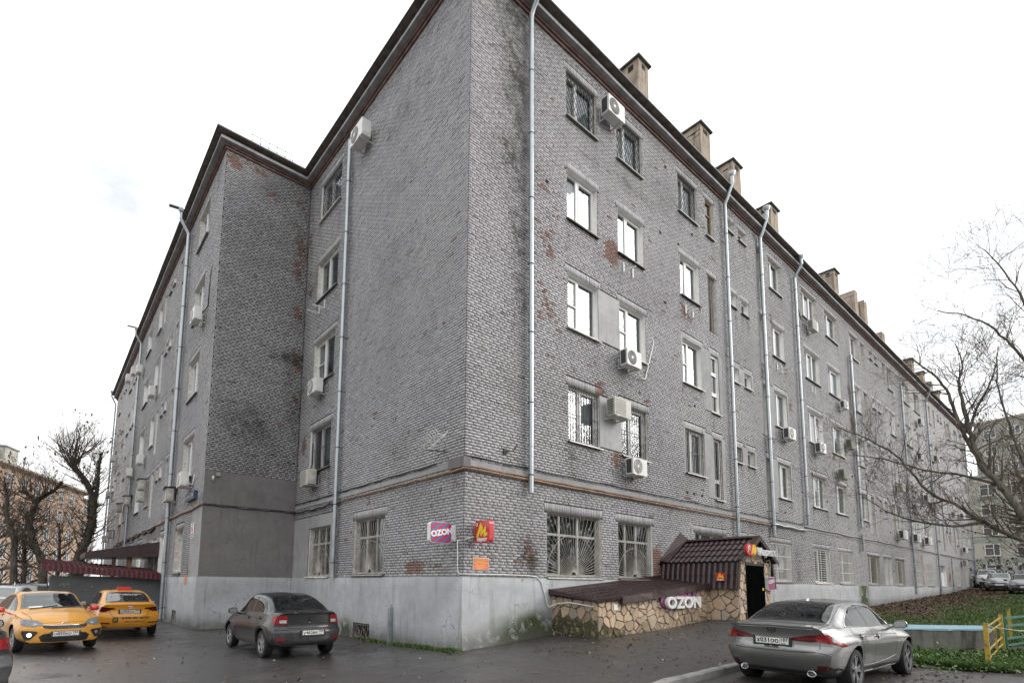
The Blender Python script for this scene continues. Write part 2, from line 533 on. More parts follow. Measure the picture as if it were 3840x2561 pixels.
# ------------------------------------------------------------------ ground height
GP = np.array([(-8,-10,-1.85),(-8,0,-1.90),(-8,8,-1.96),(-3.5,11.5,-1.95),(0,6,-1.93),(0,3,-1.92),(0,0,-1.83),(-1,-1,-1.85),(-1,-5,-1.84),
  (2,-6.65,-1.83),(5,-7.5,-1.83),(3.15,0,-1.58),(3.15,-1.62,-1.64),(6,-1.8,-1.55),(8.8,-1.62,-1.40),(8.8,-2.65,-1.30),(10,-2.7,-1.22),(12,-1,-1.30),(20,0,-1.42),
  (26,0,-1.42),(32,0,-1.34),(40,0,-1.08),(57,0,-.56),(71,0,.12),(58,-3,-.30),(70,-8,0.),(20,-8,-1.62),(35,-8,-1.05),(50,-8,-.50),(10,-9,-1.80),(12,-12,-1.8),
  (0,-14,-1.86),(-12,-14,-1.86),(-8,30,-2.),(-20,10,-2.),(-20,60,-2.),(40,-25,-1.),(100,0,.25),(80,-30,.2),(4,-4,-1.74),(8,-5,-1.66),(11,-7.6,-1.82),(9.5,-6.7,-1.80),(12.6,-7.9,-1.80),(0,20,-1.95),(-20,-20,-1.9),(120,-60,.2),(-60,100,-2.),(-60,-30,-1.9)], float)
def _phi(r): return r*r*np.log(r + 1e-9)
_n = len(GP)
_D = np.sqrt(((GP[:, None, :2]-GP[None, :, :2])**2).sum(-1))
_A = np.zeros((_n+3, _n+3))
_A[:_n, :_n] = _phi(_D) + np.eye(_n)*2.0
_A[:_n, _n] = 1; _A[:_n, _n+1:] = GP[:, :2]; _A[_n, :_n] = 1; _A[_n+1:, :_n] = GP[:, :2].T
_W = np.linalg.solve(_A, np.concatenate([GP[:, 2], np.zeros(3)]))
def gz_np(x, y):
    x = np.asarray(x, float); y = np.asarray(y, float)
    xc = np.clip(x, -60, 120); yc = np.clip(y, -60, 100)
    d = np.sqrt((xc[..., None]-GP[:, 0])**2 + (yc[..., None]-GP[:, 1])**2)
    return (_phi(d)*_W[:_n]).sum(-1) + _W[_n] + _W[_n+1]*xc + _W[_n+2]*yc
def gz(x, y): return float(gz_np(np.array([x]), np.array([y]))[0])
def yk(x): return -5.45 + .10*max(0, min(1, (x+.5)/3)) - .25*max(0, -x-.2)      # kerb line: pavement lies north of it
def pave_up(x): 
    s = max(0, min(1, (x+4.5)/3.2)); return .006 + .105*s*s*(3-2*s)

def asphalt(name, wet=1.):
    t = NT(name)
    p = t.pos()
    big = t.noise(p, .22, 5, .55, .5)
    med = t.noise(p, 1.3, 6, .6)
    fine = t.noise(p, 65, 3, .7)
    grit = t.n('TexVoronoi', {'Vector': p, 'Scale': 120.}).outputs['Distance']
    wetk = t.step(t.math('MULTIPLY_ADD', med, .45, t.math('MULTIPLY', big, .55)), .40, .60)
    g = t.math('MULTIPLY_ADD', fine, .060, .018)
    sx = t.n('SeparateXYZ', {0: p})
    wetk = t.math('ADD', wetk, t.math('MULTIPLY', t.step(sx.outputs['X'], -3.5, -7.5), t.step(t.math('MULTIPLY_ADD', med, .5, t.math('MULTIPLY', big, .5)), .36, .50)), 0, True)
    dry = t.n('CombineColor', {0: t.math('MULTIPLY', g, 1.12), 1: t.math('MULTIPLY', g, 1.03), 2: g}).outputs[0]
    dry = t.mix(t.step(med, .4, .8, 0, .45), dry, (.075,.056,.045))
    wetc = t.mix(1., dry, (.60,.60,.62), 'MULTIPLY')
    c = t.mix(wetk, dry, wetc)
    v = t.n('TexVoronoi', {'Vector': t.n('VectorMath', {0: p, 1: t.n('TexNoise', {'Vector': p, 'Scale': 1.2, 'Detail': 5}).outputs['Color']}, operation='ADD').outputs[0], 'Scale': .38}, feature='DISTANCE_TO_EDGE').outputs['Distance']
    ck = t.step(v, .003, .014, 1, 0)
    ck = t.math('MULTIPLY', ck, t.step(med, .42, .6))
    c = t.mix(t.math('MULTIPLY', ck, .8), c, (.008,.008,.008))
    t.set(Base_Color=c, Roughness=t.math('MULTIPLY_ADD', wetk, -.36*wet, t.math('MULTIPLY_ADD', fine, .12, .52)), Specular_IOR_Level=.6, Coat_Weight=t.math('MULTIPLY', wetk, .9*wet), Coat_Roughness=.42)
    bh = t.math('SUBTRACT', t.math('MULTIPLY_ADD', fine, .5, t.math('MULTIPLY', grit, .9)), ck)
    t.bump(t.math('MULTIPLY', bh, t.math('MULTIPLY_ADD', wetk, -.2, 1.0)), .6, .007)
    return t.mat
MT['asphalt'] = asphalt('wet_asphalt')
MT['asphalt2'] = asphalt('pavement_asphalt', .85)

def axis(parts):
    out = []
    for a, b, st in parts: out += list(np.arange(a, b, st))
    return np.array(out + [parts[-1][1]])
gx = axis([(-600,-100,100),(-100,-40,10),(-40,-14,2),(-14,16,.4),(16,80,2),(80,140,10),(140,900,95)])
gy = axis([(-600,-100,100),(-100,-30,10),(-30,-14,2),(-14,14,.4),(14,80,3),(80,140,10),(140,900,95)])
X, Y = np.meshgrid(gx, gy, indexing='ij')
Z = gz_np(X.ravel(), Y.ravel())
nx, ny = len(gx), len(gy)
I = (np.arange(nx-1)[:, None]*ny + np.arange(ny-1)[None, :]).ravel()
F = np.stack([I, I+ny, I+ny+1, I+1], 1)
V = np.stack([X.ravel(), Y.ravel(), Z], 1)
g = link('ground', np_mesh('ground', V, F, MT['asphalt'], True))
tag(g, kind='structure')
# raised pavement along the building
us = np.arange(-5, 13.01, .3); vs = np.linspace(0, 1, 20)
V = []
for x in us:
    for v in vs:
        y = yk(x)*(1-v) + .35*v if x > -.3 else yk(x)*(1-v) + (-.3)*v
        V.append((x, y, gz(x, y) + pave_up(x)*(1 if x > -.3 else 1)*(1-.85*max(0, (v-.6)/.4))))
n = len(vs)
I = (np.arange(len(us)-1)[:, None]*n + np.arange(n-1)[None, :]).ravel()
F = np.stack([I, I+n, I+n+1, I+1], 1)
pv = link('pavement', np_mesh('pavement', V, F, MT['asphalt2'], True))
tag(pv, kind='structure')
def pz(x, y):
    v = (y-yk(x))/(.35-yk(x))
    return gz(x, y) + (pave_up(x)*(1-.85*max(0, (v-.6)/.4)) if -5 < x < 13 and 0 <= v <= 1 else 0)

# kerb: single stones along the pavement edge
kerb = empty('kerb', (1, -5.4, gz(1, -5.4)))
tag(kerb, kind='structure')
x = -3.0
kme = None
while x < 9.5:
    L = .98
    x2 = x + L
    a, b = Vector((x+.006, yk(x+.006)-.07, 0)), Vector((x2-.006, yk(x2)-.07, 0))
    for q in (a, b): q.z = gz(q.x, q.y) + pave_up(q.x) - .0
    m = MB()
    d = (b-a); ln = d.length; d.normalize(); sdv = d.cross(Vector((0,0,1)))
    n_ = 5
    for i in range(n_):
        p0 = a + d*ln*i/n_; p1 = a + d*ln*(i+1)/n_
        j = lambda: rnd.uniform(-.006, .006)
        pr = [(-.085,-.2),(-.08,.012),(-.05,.026),(.06,.022),(.085,-.002),(.092,-.2)]
        if i == 0: prev = [p0 + sdv*u + Vector((0,0,w+j())) for u, w in pr]
        cur = [p1 + sdv*u + Vector((0,0,w+j())) for u, w in pr]
        k = len(pr)
        m.add(prev+cur, [(q, q+1, k+q+1, k+q) for q in range(k-1)])
        if i == 0: m.add(prev, [tuple(range(k))])
        if i == n_-1: m.add(cur, [tuple(range(k))[::-1]])
        prev = cur
    o = m.build('kerb_stone', MT['concrete'], kerb)
    o.matrix_parent_inverse = Matrix.Translation(-kerb.location)
    x = x2

# ------------------------------------------------------------------ the apartment building
BLD = empty('apartment_building', (0, 0, 0))
tag(BLD, 'long grey painted brick apartment block with two wings, four downpipes rows and tall chimneys', 'building')
BLD['label'] = 'long five storey apartment block of grey painted brick with worn red patches'
class Fac:
    def __init__(s, kind, o): s.kind, s.o = kind, o
    def P(s, u, d, z):
        if s.kind == 'S': return (u, s.o+d, z)
        return (s.o+d, -u, z)
    def Pn(s, u, d, z):
        return np.stack([u, s.o+d, z], -1) if s.kind == 'S' else np.stack([s.o+d, -u, z], -1)
    def rz(s): return 0.0 if s.kind == 'S' else -PI/2
FR, FL, WF, WL = Fac('S', 0.0), Fac('W', 0.0), Fac('S', 11.5), Fac('W', -3.48)
ZT = 17.25
YE = 50.7
XE = 71.0
HD, SL = {5: 16.52, 4: 13.0, 3: 9.5, 2: 5.88, 1: 1.89}, {5: 14.86, 4: 11.3, 3: 7.7, 2: 4.14, 1: .08}
SMALL, SLOTB = {5: 15.95, 4: 12.35, 3: 8.82, 2: 5.2}, {5: 14.8, 4: 10.52, 3: 6.97, 2: 3.34}

# openings: u0, u1, z0, z1, kind, curtain
OP = {'R': [], 'L': [], 'W': [], 'F': []}
def op(f, u0, u1, z0, z1, kind, cur='g', sill=True): OP[f].append((u0, u1, z0, z1, kind, cur, sill))
RC = [(3.93,5.43,'A'),(6.58,8.1,'B'),(10.65,12.1,'C'),(19.2,20.7,'H'),(23.5,25.7,'I'),(27.1,29.2,'J'),(31.65,33.2,'K'),(40.15,41.5,'P'),(44.5,46.5,'Q'),(47.95,50.0,'R'),(52.9,54.1,'S'),(61.3,62.6,'X'),(64.6,66.3,'Y'),(67.4,69.0,'Z')]
for a, b, c in RC:
    for f in (5,4,3,2):
        kind, cur = 'pvc2', rnd.choice('gwdgwgd')
        if f == 5 and c in 'ABC': kind, cur = 'lattice', 'w'
        if f == 4 and c in 'ABC': cur = 'w'
        if f == 3 and c in 'AB': kind, cur = 'pvc2t', 'w'
        if f == 3 and c == 'C': kind, cur = 'pvc2t', 'w'
        if f == 2 and c in 'AB': kind, cur = 'ornate', 'm'
        if f == 2 and c == 'C': kind, cur = 'bars', 'd'
        if c in 'IQJ' : kind = 'pvc3' if c != 'J' else 'pvc2'
        op('R', a, b, SL[f], HD[f], kind, cur)
for base in (0, 21.12, 42.3):
    for a, b, c in ((12.85,13.52,'D'),(17.86,18.52,'G')):
        for f in (5,4,3,2):
            kind = 'niche'
            if base == 0 and c == 'D': kind = {5:'oldslot',4:'pipes',3:'pvcslot',2:'barslot'}[f]
            elif c == 'D': kind = 'darkniche' if f != 3 else 'niche'
            op('R', a+base, b+base, SLOTB[f] if not (base == 0 and c == 'D' and f == 5) else 14.8, HD[f], kind, 'd', kind in ('oldslot','pvcslot','barslot'))
    for a, b, c in ((14.72,15.42,'E'),(15.95,16.65,'F')):
        for f in (5,4,3,2):
            op('R', a+base, b+base, SMALL[f], HD[f], 'small' if not (f == 2 and c == 'E' and base == 0) else 'smallbars', rnd.choice('dd'))
for a, b, k, cur in ((2.98,5.4,'sunwide','g'),(6.3,8.24,'sun','g'),(11.14,13.56,'sunwide','g'),(14.92,15.4,'smallbars','d'),(15.87,16.4,'smallbars','w'),(17.95,20.2,'wbars','d'),
                   (23.24,25.6,'hbars','d'),(27.1,29.46,'wbars','d'),(32.4,34.9,'grid','d'),(35.9,36.75,'niche','d'),(36.98,37.75,'niche','d'),(38.8,41.15,'grid','d'),(44.1,46.45,'wbars','g'),
                   (47.9,50.2,'wbars','g'),(53.2,55.3,'doorlike','w'),(59.7,61.8,'wbars','g'),(64.35,66.1,'wbars','g'),(67.2,68.5,'pvc2','d')):
    op('R', a, b, SL[1] - (.03 if a < 9 else 0), HD[1], k, cur)
for f, kind in ((5,'lattice'),(4,'pvc2'),(3,'pvc2t'),(2,'bars')):
    op('L', -10.2, -8.22, SL[f], HD[f], kind, 'w' if f == 5 else 'g')
op('L', -9.92, -7.9, .05, 1.9, 'sun', 'd'); op('L', -5.97, -3.92, .1, 1.9, 'sun', 'g')
for base in (0, 20.6):
    for f in (5,4,3,2):
        op('W', -(15.95+base), -(13.95+base), SL[f], HD[f], 'pvc2', rnd.choice('gd'))
        op('W', -(31.3+base*.0 if base == 0 else 48.0), -(29.25 if base == 0 else 46.5), SL[f], HD[f], 'pvc2', 'g')
        op('W', -(26.8 if base == 0 else 40.2), -(25.4 if base == 0 else 38.8), SL[f], HD[f], 'pvc2', 'w')
        op('W', -(19.2 if base == 0 else 37.6 ), -(18.2 if base == 0 else 36.8), SL[f], HD[f], 'pvc1', 'w')
        for a in ((19.7,24.15) if base == 0 else (40.8,45.3)):
            op('W', -(a+.6), -a, SLOTB[f], HD[f], 'niche', 'd', False)
        for a in ((21.5,22.6) if base == 0 else (42.6,43.6)):
            op('W', -(a+.62), -a, SMALL[f], HD[f], 'small', 'd')
OP['W'] = [o for o in OP['W'] if not (-36.6 < o[0] < -33.0)] + [(-36.4,-34.7,SL[f],HD[f],'pvc2','g',True) for f in (5,4,3,2)]
op('W', -16.35, -14.75, .18, 2.02, 'pvcdeep', 'g')
op('W', -20.4, -18.7, .1, 2.0, 'whitepanel', 'g'); op('W', -22.9, -21.4, .1, 2.0, 'whitepanel', 'w'); op('W', -24.9, -23.7, -1.2, 1.9, 'darkdoor', 'd', False)
op('W', -28.4, -26.6, .1, 2.0, 'whitepanel', 'w'); op('W', -32.5, -30.5, .1, 2.0, 'whitepanel', 'w'); op('W', -40, -38.2, .1, 2., 'whitepanel', 'w'); op('W', -46, -44.2, .1, 2., 'whitepanel', 'w')

# plaster zones (u0,u1,z0,z1,material)
PL = {'R': [(5.43,6.58,7.76,9.5,'plaster_light'),(5.43,6.58,4.2,5.88,'plaster_light')], 'L': [(-11.5,-7.45,0,2.35,'plaster_mid')],
      'F': [(-3.48,-1.15,0,2.62,'plaster_dark'),(-1.15,-.28,2.05,2.62,'plaster_dark'),(-.28,0,0,2.62,'plaster_dark'),(-1.15,-.28,0,2.05,'plaster_dark'),(-3.48,0,2.72,4.0,'plaster_dark')], 'W': [(-13.2,-11.5,0,2.62,'plaster_mid'),(-24.9,-20.4,2.0,2.62,'plaster_dark')]}
for base in (0, 21.12, 42.3):
    for f in (3, 2):
        PL['R'] += [(10.5+base,13.82+base,SLOTB[f] if base else SLOTB[f]-.0,HD[f]+.1,'plaster_mid'),(14.62+base,16.88+base,SMALL[f]-.02,HD[f]+.1,'plaster_mid'),
                    (17.6+base,20.9+base,SLOTB[f],HD[f]+.1,'plaster_mid')]
# inside the C and H columns the wall below the sill stays brick
def carve(r, h):
    """r minus hole h -> list of rects"""
    u0,u1,z0,z1 = r[:4]; a,b,c,d = h[:4]
    a, b, c, d = max(a,u0), min(b,u1), max(c,z0), min(d,z1)
    if a >= b or c >= d: return [r]
    out = []
    if a > u0: out.append((u0,a,z0,z1)+tuple(r[4:]))
    if b < u1: out.append((b,u1,z0,z1)+tuple(r[4:]))
    if c > z0: out.append((a,b,z0,c)+tuple(r[4:]))
    if d < z1: out.append((a,b,d,z1)+tuple(r[4:]))
    return out
for base in (0, 21.12, 42.3):
    for f in (3, 2):
        for h in ((10.4+base,12.3+base,SLOTB[f]-.1,SL[f]-.05),(19.0+base,21+base,SLOTB[f]-.1,SL[f]-.05)):
            PL['R'] = [q for r in PL['R'] for q in carve(r, h)]
EXT = {'R': (0, XE, 46.0), 'L': (-11.5, 0, None), 'F': (-3.48, 0, None), 'W': (-YE, -11.5, -36.0)}
FACS = {'R': FR, 'L': FL, 'F': WF, 'W': WL}

def holes_plane(m, fac, d, u0, u1, z0, z1, holes, mi=0):
    us = sorted({u0, u1} | {min(max(q, u0), u1) for h in holes for q in h[:2]})
    zs = sorted({z0, z1} | {min(max(q, z0), z1) for h in holes for q in h[2:4]})
    for i in range(len(us)-1):
        run = None
        for j in range(len(zs)-1):
            uc, zc = (us[i]+us[i+1])/2, (zs[j]+zs[j+1])/2
            inh = any(h[0] < uc < h[1] and h[2] < zc < h[3] for h in holes)
            if not inh:
                if run is None: run = zs[j]
            if (inh or j == len(zs)-2) and run is not None:
                top = zs[j] if inh else zs[j+1]
                m.add([fac.P(us[i],d,run), fac.P(us[i+1],d,run), fac.P(us[i+1],d,top), fac.P(us[i],d,top)], [(0,1,2,3)], mi)
                run = None

# wear fields: u, z, ru, rz, strength   (u = along the wall)
PEEL = {'R': [(3.2,8.6,1.1,2.2,.75),(4.6,7.0,1.2,.7,.5),(2.9,11.2,.6,1.6,.5),(1.2,15,.5,1.4,.35),(1.6,10.5,.35,4,.25),(6.3,11.1,.5,.5,.9),(6.3,3.9,.35,.5,.9),(11,10.4,.8,.5,.8),(10.6,10.9,.4,.5,.6),
              (31.1,12.5,.7,3,.8),(31,8,.6,2.5,.6),(31.2,5.5,.5,1,.4),(18.3,13.8,.4,1.6,.6),(8.55,.6,.38,.75,1.3),(2.3,.5,.35,.6,.7),(2.2,1.2,.12,1,.5),(21.2,9.2,.3,.5,.8),(18.8,7.3,.3,1.0,.7),
              (26.5,9.9,.5,.8,.35),(16.8,2.2,.8,.5,.5),(22,2.5,1.5,.3,.5),(5.5,5.9,.35,.3,.8),(33.2,3.2,.6,.5,.3),(2.1,2.6,.3,.3,.4),(40,5,6,8,.10)],
        'L': [(-2.1,.26,1.3,.22,1.3),(-10.9,5.3,.35,.7,.9),(-11.2,15.5,.3,2,.8),(-11.3,10,.2,3,.6),(-10.8,12,.25,.5,.5),(-.4,2.4,.25,.5,.4),(-6,12,4,5,.05),(-8.1,9.8,.25,.2,.5)],
        'F': [(-.35,13.5,.35,4,.75),(-.2,9,.25,4,.6),(-2.9,16.8,.6,.5,1.0),(-1.6,16.3,1.4,.8,.45),(-3.3,16.1,.2,.8,.6),(-.3,5.2,.35,.5,.6)],
        'W': [(-20,8,8,8,.06),(-13.3,.2,.3,.3,.6)]}
DIRT = {'R': [(1.75,14.5,.55,3.5,1.0),(1.9,8,.4,4,.8),(1.3,17,1.2,.6,.5),(2.2,.4,.35,.6,1.2),(17.2,2.5,2.,.25,.7),(4,2.8,6,.12,.8),(31,9,.5,6,.7),(21,.9,.3,.8,1.0),(7,16.9,30,.3,.35),(15.8,10.5,1.2,1.5,.35)],
        'L': [(-11.3,9,.5,8,.55),(-5,2.9,6,.12,.7),(-5,16.9,6,.3,.4),(-.15,2.9,.4,.4,.6)], 'F': [(-.3,9.2,.9,.25,1.2),(-.2,8,.4,8,.45),(-1.7,5.5,2,1.5,.25)], 'W': [(-17.6,8,.4,9,.4),(-16,2.9,6,.2,.6)]}
for _k in 'RLFW':
    PEEL[_k] = [(a, b, c, d, e*(.72 if c*d > .3 else .9)) for a, b, c, d, e in PEEL[_k]]
    for o in OP[_k]:
        for q in (o[0]+.05, o[1]-.05):
            if rnd.random() < .6: DIRT[_k].append((q, o[2]-.45, .10, .5, rnd.uniform(.25,.7)))
            if rnd.random() < .22: PEEL[_k].append((q+rnd.uniform(-.2,.2), o[2]-.25, rnd.uniform(.12,.3), rnd.uniform(.15,.4), rnd.uniform(.35,.7)))
            if rnd.random() < .15: PEEL[_k].append((q, o[3]+rnd.uniform(-.5,.3), rnd.uniform(.1,.2), rnd.uniform(.2,.5), rnd.uniform(.35,.7)))
    for _ in range(70 if _k in 'RW' else 22):
        DIRT[_k].append((rnd.uniform(EXT[_k][0], min(EXT[_k][1], 46)), rnd.uniform(0, 17), rnd.uniform(.2,1.6), rnd.uniform(.15,1.2), rnd.uniform(.12,.38)))
        PEEL[_k].append((rnd.uniform(EXT[_k][0], min(EXT[_k][1], 46)), rnd.uniform(0, 17), rnd.uniform(.1,.4), rnd.uniform(.1,.5), rnd.uniform(.1,.5)))
def field(L, u, z):
    s = np.zeros_like(u)
    for a, b, ru, rz_, k in L: s += k*np.exp(-((u-a)/ru)**2 - ((z-b)/rz_)**2)
    return s

def lay_bricks(key):
    fac = FACS[key]
    u0, u1, ulim = EXT[key]
    lo, hi = u0, u1
    if key == 'R': hi = ulim
    if key == 'W': lo = ulim
    H = .077
    excl = [o[:4] for o in OP[key]] + [p_[:4] for p_ in PL[key]]
    sold = []
    for o in OP[key]:
        if o[3] > 2.2 or True:
            a, b, z0, z1 = o[0]-.11, o[1]+.11, o[3], o[3]+.245
            if not any(p_[0] < (a+b)/2 < p_[1] and p_[2] < z1-.05 < p_[3] for p_ in PL[key]) and lo < a and b < hi:
                sold.append((a, b, z0, z1))
    # merge soldier zones that touch
    ex2 = excl + sold
    E = np.array([e for e in ex2 if e[1] > lo and e[0] < hi]) if ex2 else np.zeros((0,4))
    B = []
    n = int(ZT/H)
    for i in range(n):
        jg = .0046 if i*H < 2.75 else .0082
        z0, z1 = i*H + jg, (i+1)*H - jg
        zc = (z0+z1)/2
        iv = sorted([(e[0], e[1]) for e in E if e[2]-.03 < zc < e[3]+.03])
        free, cur = [], lo
        for a, b in iv:
            if a > cur: free.append((cur, min(a, hi)))
            cur = max(cur, b)
        if cur < hi: free.append((cur, hi))
        head = (i % 5 == 4)
        pitch = .13 if head else .26
        ph = (.065 if head else (.13 if i % 2 else 0.0)) + (.02 if key == 'L' else 0)
        for a, b in free:
            k0 = math.floor((a-ph)/pitch); k1 = math.ceil((b-ph)/pitch)
            e = ph + np.arange(k0, k1+1)*pitch
            e = np.clip(e, a, b)
            s, t_ = e[:-1], e[1:]
            ok = (t_-s) > .035
            for q, w in zip(s[ok], t_[ok]): B.append((q+.0058, w-.0058, z0, z1))
    for a, b, z0, z1 in sold:
        m = max(2, round((b-a)/.077)); st = (b-a)/m
        for i in range(m):
            B.append((a+i*st+.004, a+(i+1)*st-.004, z0+.004, z1-.004))
    return np.array(B)

brick_singles = []          # nearest bricks, each an object of its own
def brick_mesh(key, parent):
    fac = FACS[key]
    B = lay_bricks(key)
    n = len(B)
    uc, zc = (B[:, 0]+B[:, 1])/2, (B[:, 2]+B[:, 3])/2
    W = B[:, 1]-B[:, 0]
    tone = rng.normal(0, .5, n).clip(-1.4, 1.4)
    vn = np.sin(uc*2.3+zc*1.1)+np.sin(uc*.9-zc*2.7+1.3)+np.sin(uc*5.1+zc*3.7)
    pe = field(PEEL[key], uc, zc)*(1+.3*vn)
    peel = pe*.62 + np.where(rng.random(n) < pe*.5, .28*rng.random(n), 0) + np.where(rng.random(n) < .0015, .7, 0)
    if key == 'F': tone = tone - 2.3
    if key != 'F': tone = tone - np.where(zc < 2.7, 1.1, 0)
    dirt = (field(DIRT[key], uc, zc)*(1+.2*vn) + (rng.random(n) < .03)*.6).clip(0, 1.4)
    d0 = rng.normal(0, .0022, n) - .002
    # choose the bricks that show largest
    C_ = fac.Pn(uc, np.zeros(n), zc)
    dist = np.linalg.norm(C_ - np.array(CAMP), axis=1)
    full = (np.abs(W-.2484) < .004) | (np.abs(W-.1184) < .004)
    thr = 12.72
    pick = full & (dist < thr) & (zc < 3) & (key in 'RL') & ((B[:, 3]-B[:, 2]) < .08)
    for i in np.nonzero(pick)[0]:
        brick_singles.append((dist[i], key, B[i, 0], B[i, 2], W[i], float(tone[i]), float(peel[i]), float(dirt[i]), float(d0[i])))
    keep = ~pick
    B, tone, peel, dirt, d0, n = B[keep], tone[keep], peel[keep], dirt[keep], d0[keep], int(keep.sum())
    j = lambda s: rng.normal(0, s, n)
    fu = np.stack([B[:,0]+j(.0018), B[:,1]+j(.0018), B[:,1]+j(.0018), B[:,0]+j(.0018)], 1)
    fz = np.stack([B[:,2]+j(.0018), B[:,2]+j(.0018), B[:,3]+j(.0018), B[:,3]+j(.0018)], 1)
    fd = np.stack([d0+j(.0012) for _ in range(4)], 1)
    bu = np.stack([B[:,0], B[:,1], B[:,1], B[:,0]], 1); bz = np.stack([B[:,2], B[:,2], B[:,3], B[:,3]], 1)
    bd = np.full((n, 4), .03)
    V = np.concatenate([fac.Pn(fu, fd, fz), fac.Pn(bu, bd, bz)], 1).reshape(-1, 3)
    o = (np.arange(n)*8)[:, None]
    Q = [(0,1,2,3),(1,0,4,5),(2,1,5,6),(3,2,6,7),(0,3,7,4)]
    F = np.concatenate([o + np.array(q)[None] for q in Q], 1).reshape(-1, 4)
    at = {k: ('FACE', np.repeat(v, 5)) for k, v in (('tone', tone), ('peel', peel), ('dirt', dirt))}
    ob = link('bricks', np_mesh('bricks', V, F, [MT['brick'], MT['mortar'], MT['mortar_painted']], False, at, np.stack([np.zeros(n)]+[np.where((B[:,2] < 2.7) | (key == 'L'), 2, 1)]*4, 1).ravel()), parent)
    tag(ob, kind='stuff')

for key in 'RLFW':
    fac = FACS[key]
    u0, u1, ulim = EXT[key]
    m = MB()
    holes = [o[:4] for o in OP[key]]
    lo, hi = u0, u1
    dM = .010
    if key == 'R':
        holes_plane(m, fac, dM, u0, ulim, 2.75, ZT, [h for h in holes if h[0] < ulim], 0)
        holes_plane(m, fac, dM, u0, ulim, 0, 2.75, [h for h in holes if h[0] < ulim], 2)
        holes_plane(m, fac, 0, ulim, u1, 0, ZT, [h for h in holes if h[1] > ulim], 1)
    elif key == 'W':
        holes_plane(m, fac, dM, ulim, u1, 0, ZT, [h for h in holes if h[1] > ulim], 0)
        holes_plane(m, fac, 0, u0, ulim, 0, ZT, [h for h in holes if h[0] < ulim], 1)
    else:
        holes_plane(m, fac, dM, u0, u1, 0, ZT, holes, 0)
    wall = m.build('wall', [MT['mortar_painted' if key == 'L' else 'mortar'], MT['far_brick_x' if key == 'R' else 'far_brick_y'], MT['mortar_painted']], BLD)
    brick_mesh(key, wall)
    for mt in sorted({p_[4] for p_ in PL[key]}):
        for r in PL[key]:
            if r[4] != mt: continue
            m = MB()
            rs = [r]
            for h in holes: rs = [q for s_ in rs for q in carve(s_, h)]
            for q in rs:
                a, b, c, d = q[:4]
                dd = -.006
                m.add([fac.P(a,dd,c),fac.P(b,dd,c),fac.P(b,dd,d),fac.P(a,dd,d),fac.P(a,.02,c),fac.P(b,.02,c),fac.P(b,.02,d),fac.P(a,.02,d)],
                      [(0,1,2,3),(1,0,4,5),(2,1,5,6),(3,2,6,7),(0,3,7,4)])
            if m.v: m.build('plaster_panel', MT[mt], BLD)
# the single bricks nearest the camera
brick_singles.sort()
walls = {k: o for k, o in zip('RLFW', [c for c in BLD.children if c.name.startswith('wall')])} if False else {}
ws = [o for o in COL.objects if o.name == 'wall' or o.name.startswith('wall.')]
walls = dict(zip('RLFW', ws))
_bm = {}
def single_brick(key, W, tone, peel, dirt):
    k = (key, W > .2, round(tone*2)/2, round(peel*3)/3, round(dirt*2)/2)
    if k not in _bm:
        w = .2484 if W > .2 else .1184
        V = []
        for d, jj in ((0, .002), (.031, 0)):
            for u, z in ((0,0),(w,0),(w,.0646),(0,.0646)):
                p_ = (u+rnd.gauss(0,jj), d+rnd.gauss(0,jj*.5), z+rnd.gauss(0,jj))
                V.append(p_ if key == 'R' else (p_[1], -p_[0], p_[2]))
        F = [(0,1,2,3),(1,0,4,5),(2,1,5,6),(3,2,6,7),(0,3,7,4)]
        _bm[k] = np_mesh('brick', V, F, [MT['brick'], MT['mortar_painted']], False, {'tone': ('FACE', [k[2]]*5), 'peel': ('FACE', [k[3]]*5), 'dirt': ('FACE', [k[4]]*5)}, [0,1,1,1,1])
    return _bm[k]
for d_, key, u, z, W, tone, peel, dirt, d0 in brick_singles[:300]:
    link('brick', single_brick(key, W, tone, peel, dirt), walls[key], FACS[key].P(u, d0, z))
for q in brick_singles[300:]:
    pass
EXTRA = brick_singles[300:]
if EXTRA:                                                            # the rest of the picked ones stay in one mesh
    for key in 'RL':
        V, F, A = [], [], []
        for d_, k2, u, z, W, tone, peel, dirt, d0 in EXTRA:
            if k2 != key: continue
            b = len(V)
            for d in (d0, .03):
                for a, c in ((0,0),(W,0),(W,.0646),(0,.0646)): V.append(FACS[key].P(u+a, d, z+c))
            F += [tuple(b+i for i in q) for q in [(0,1,2,3),(1,0,4,5),(2,1,5,6),(3,2,6,7),(0,3,7,4)]]
            A.append((tone, peel, dirt))
        if V:
            A = np.repeat(np.array(A), 5, 0)
            o = link('bricks', np_mesh('bricks', V, F, [MT['brick'], MT['mortar']], False, {'tone': ('FACE', A[:,0]), 'peel': ('FACE', A[:,1]), 'dirt': ('FACE', A[:,2])}, np.tile([0,1,1,1,1], len(A)//5)), walls[key])
            tag(o, kind='stuff')

# back and end walls, so the block is closed
m = MB()
m.add([(XE,.0,-1),(XE,14,-1),(XE,14,ZT),(XE,0,ZT)], [(0,1,2,3)])
m.add([(-3.48,YE,-2.2),(-3.48,YE,ZT),(9.5,YE,ZT),(9.5,YE,-2.2)], [(0,1,2,3)])
m.add([(9.5,14,-2),(9.5,YE,-2),(9.5,YE,ZT),(9.5,14,ZT)], [(0,1,2,3)]); m.add([(9.5,14,-2),(9.5,14,ZT),(XE,14,ZT),(XE,14,-1)], [(0,1,2,3)])
m.build('rear_wall', MT['far_brick_y'], BLD)

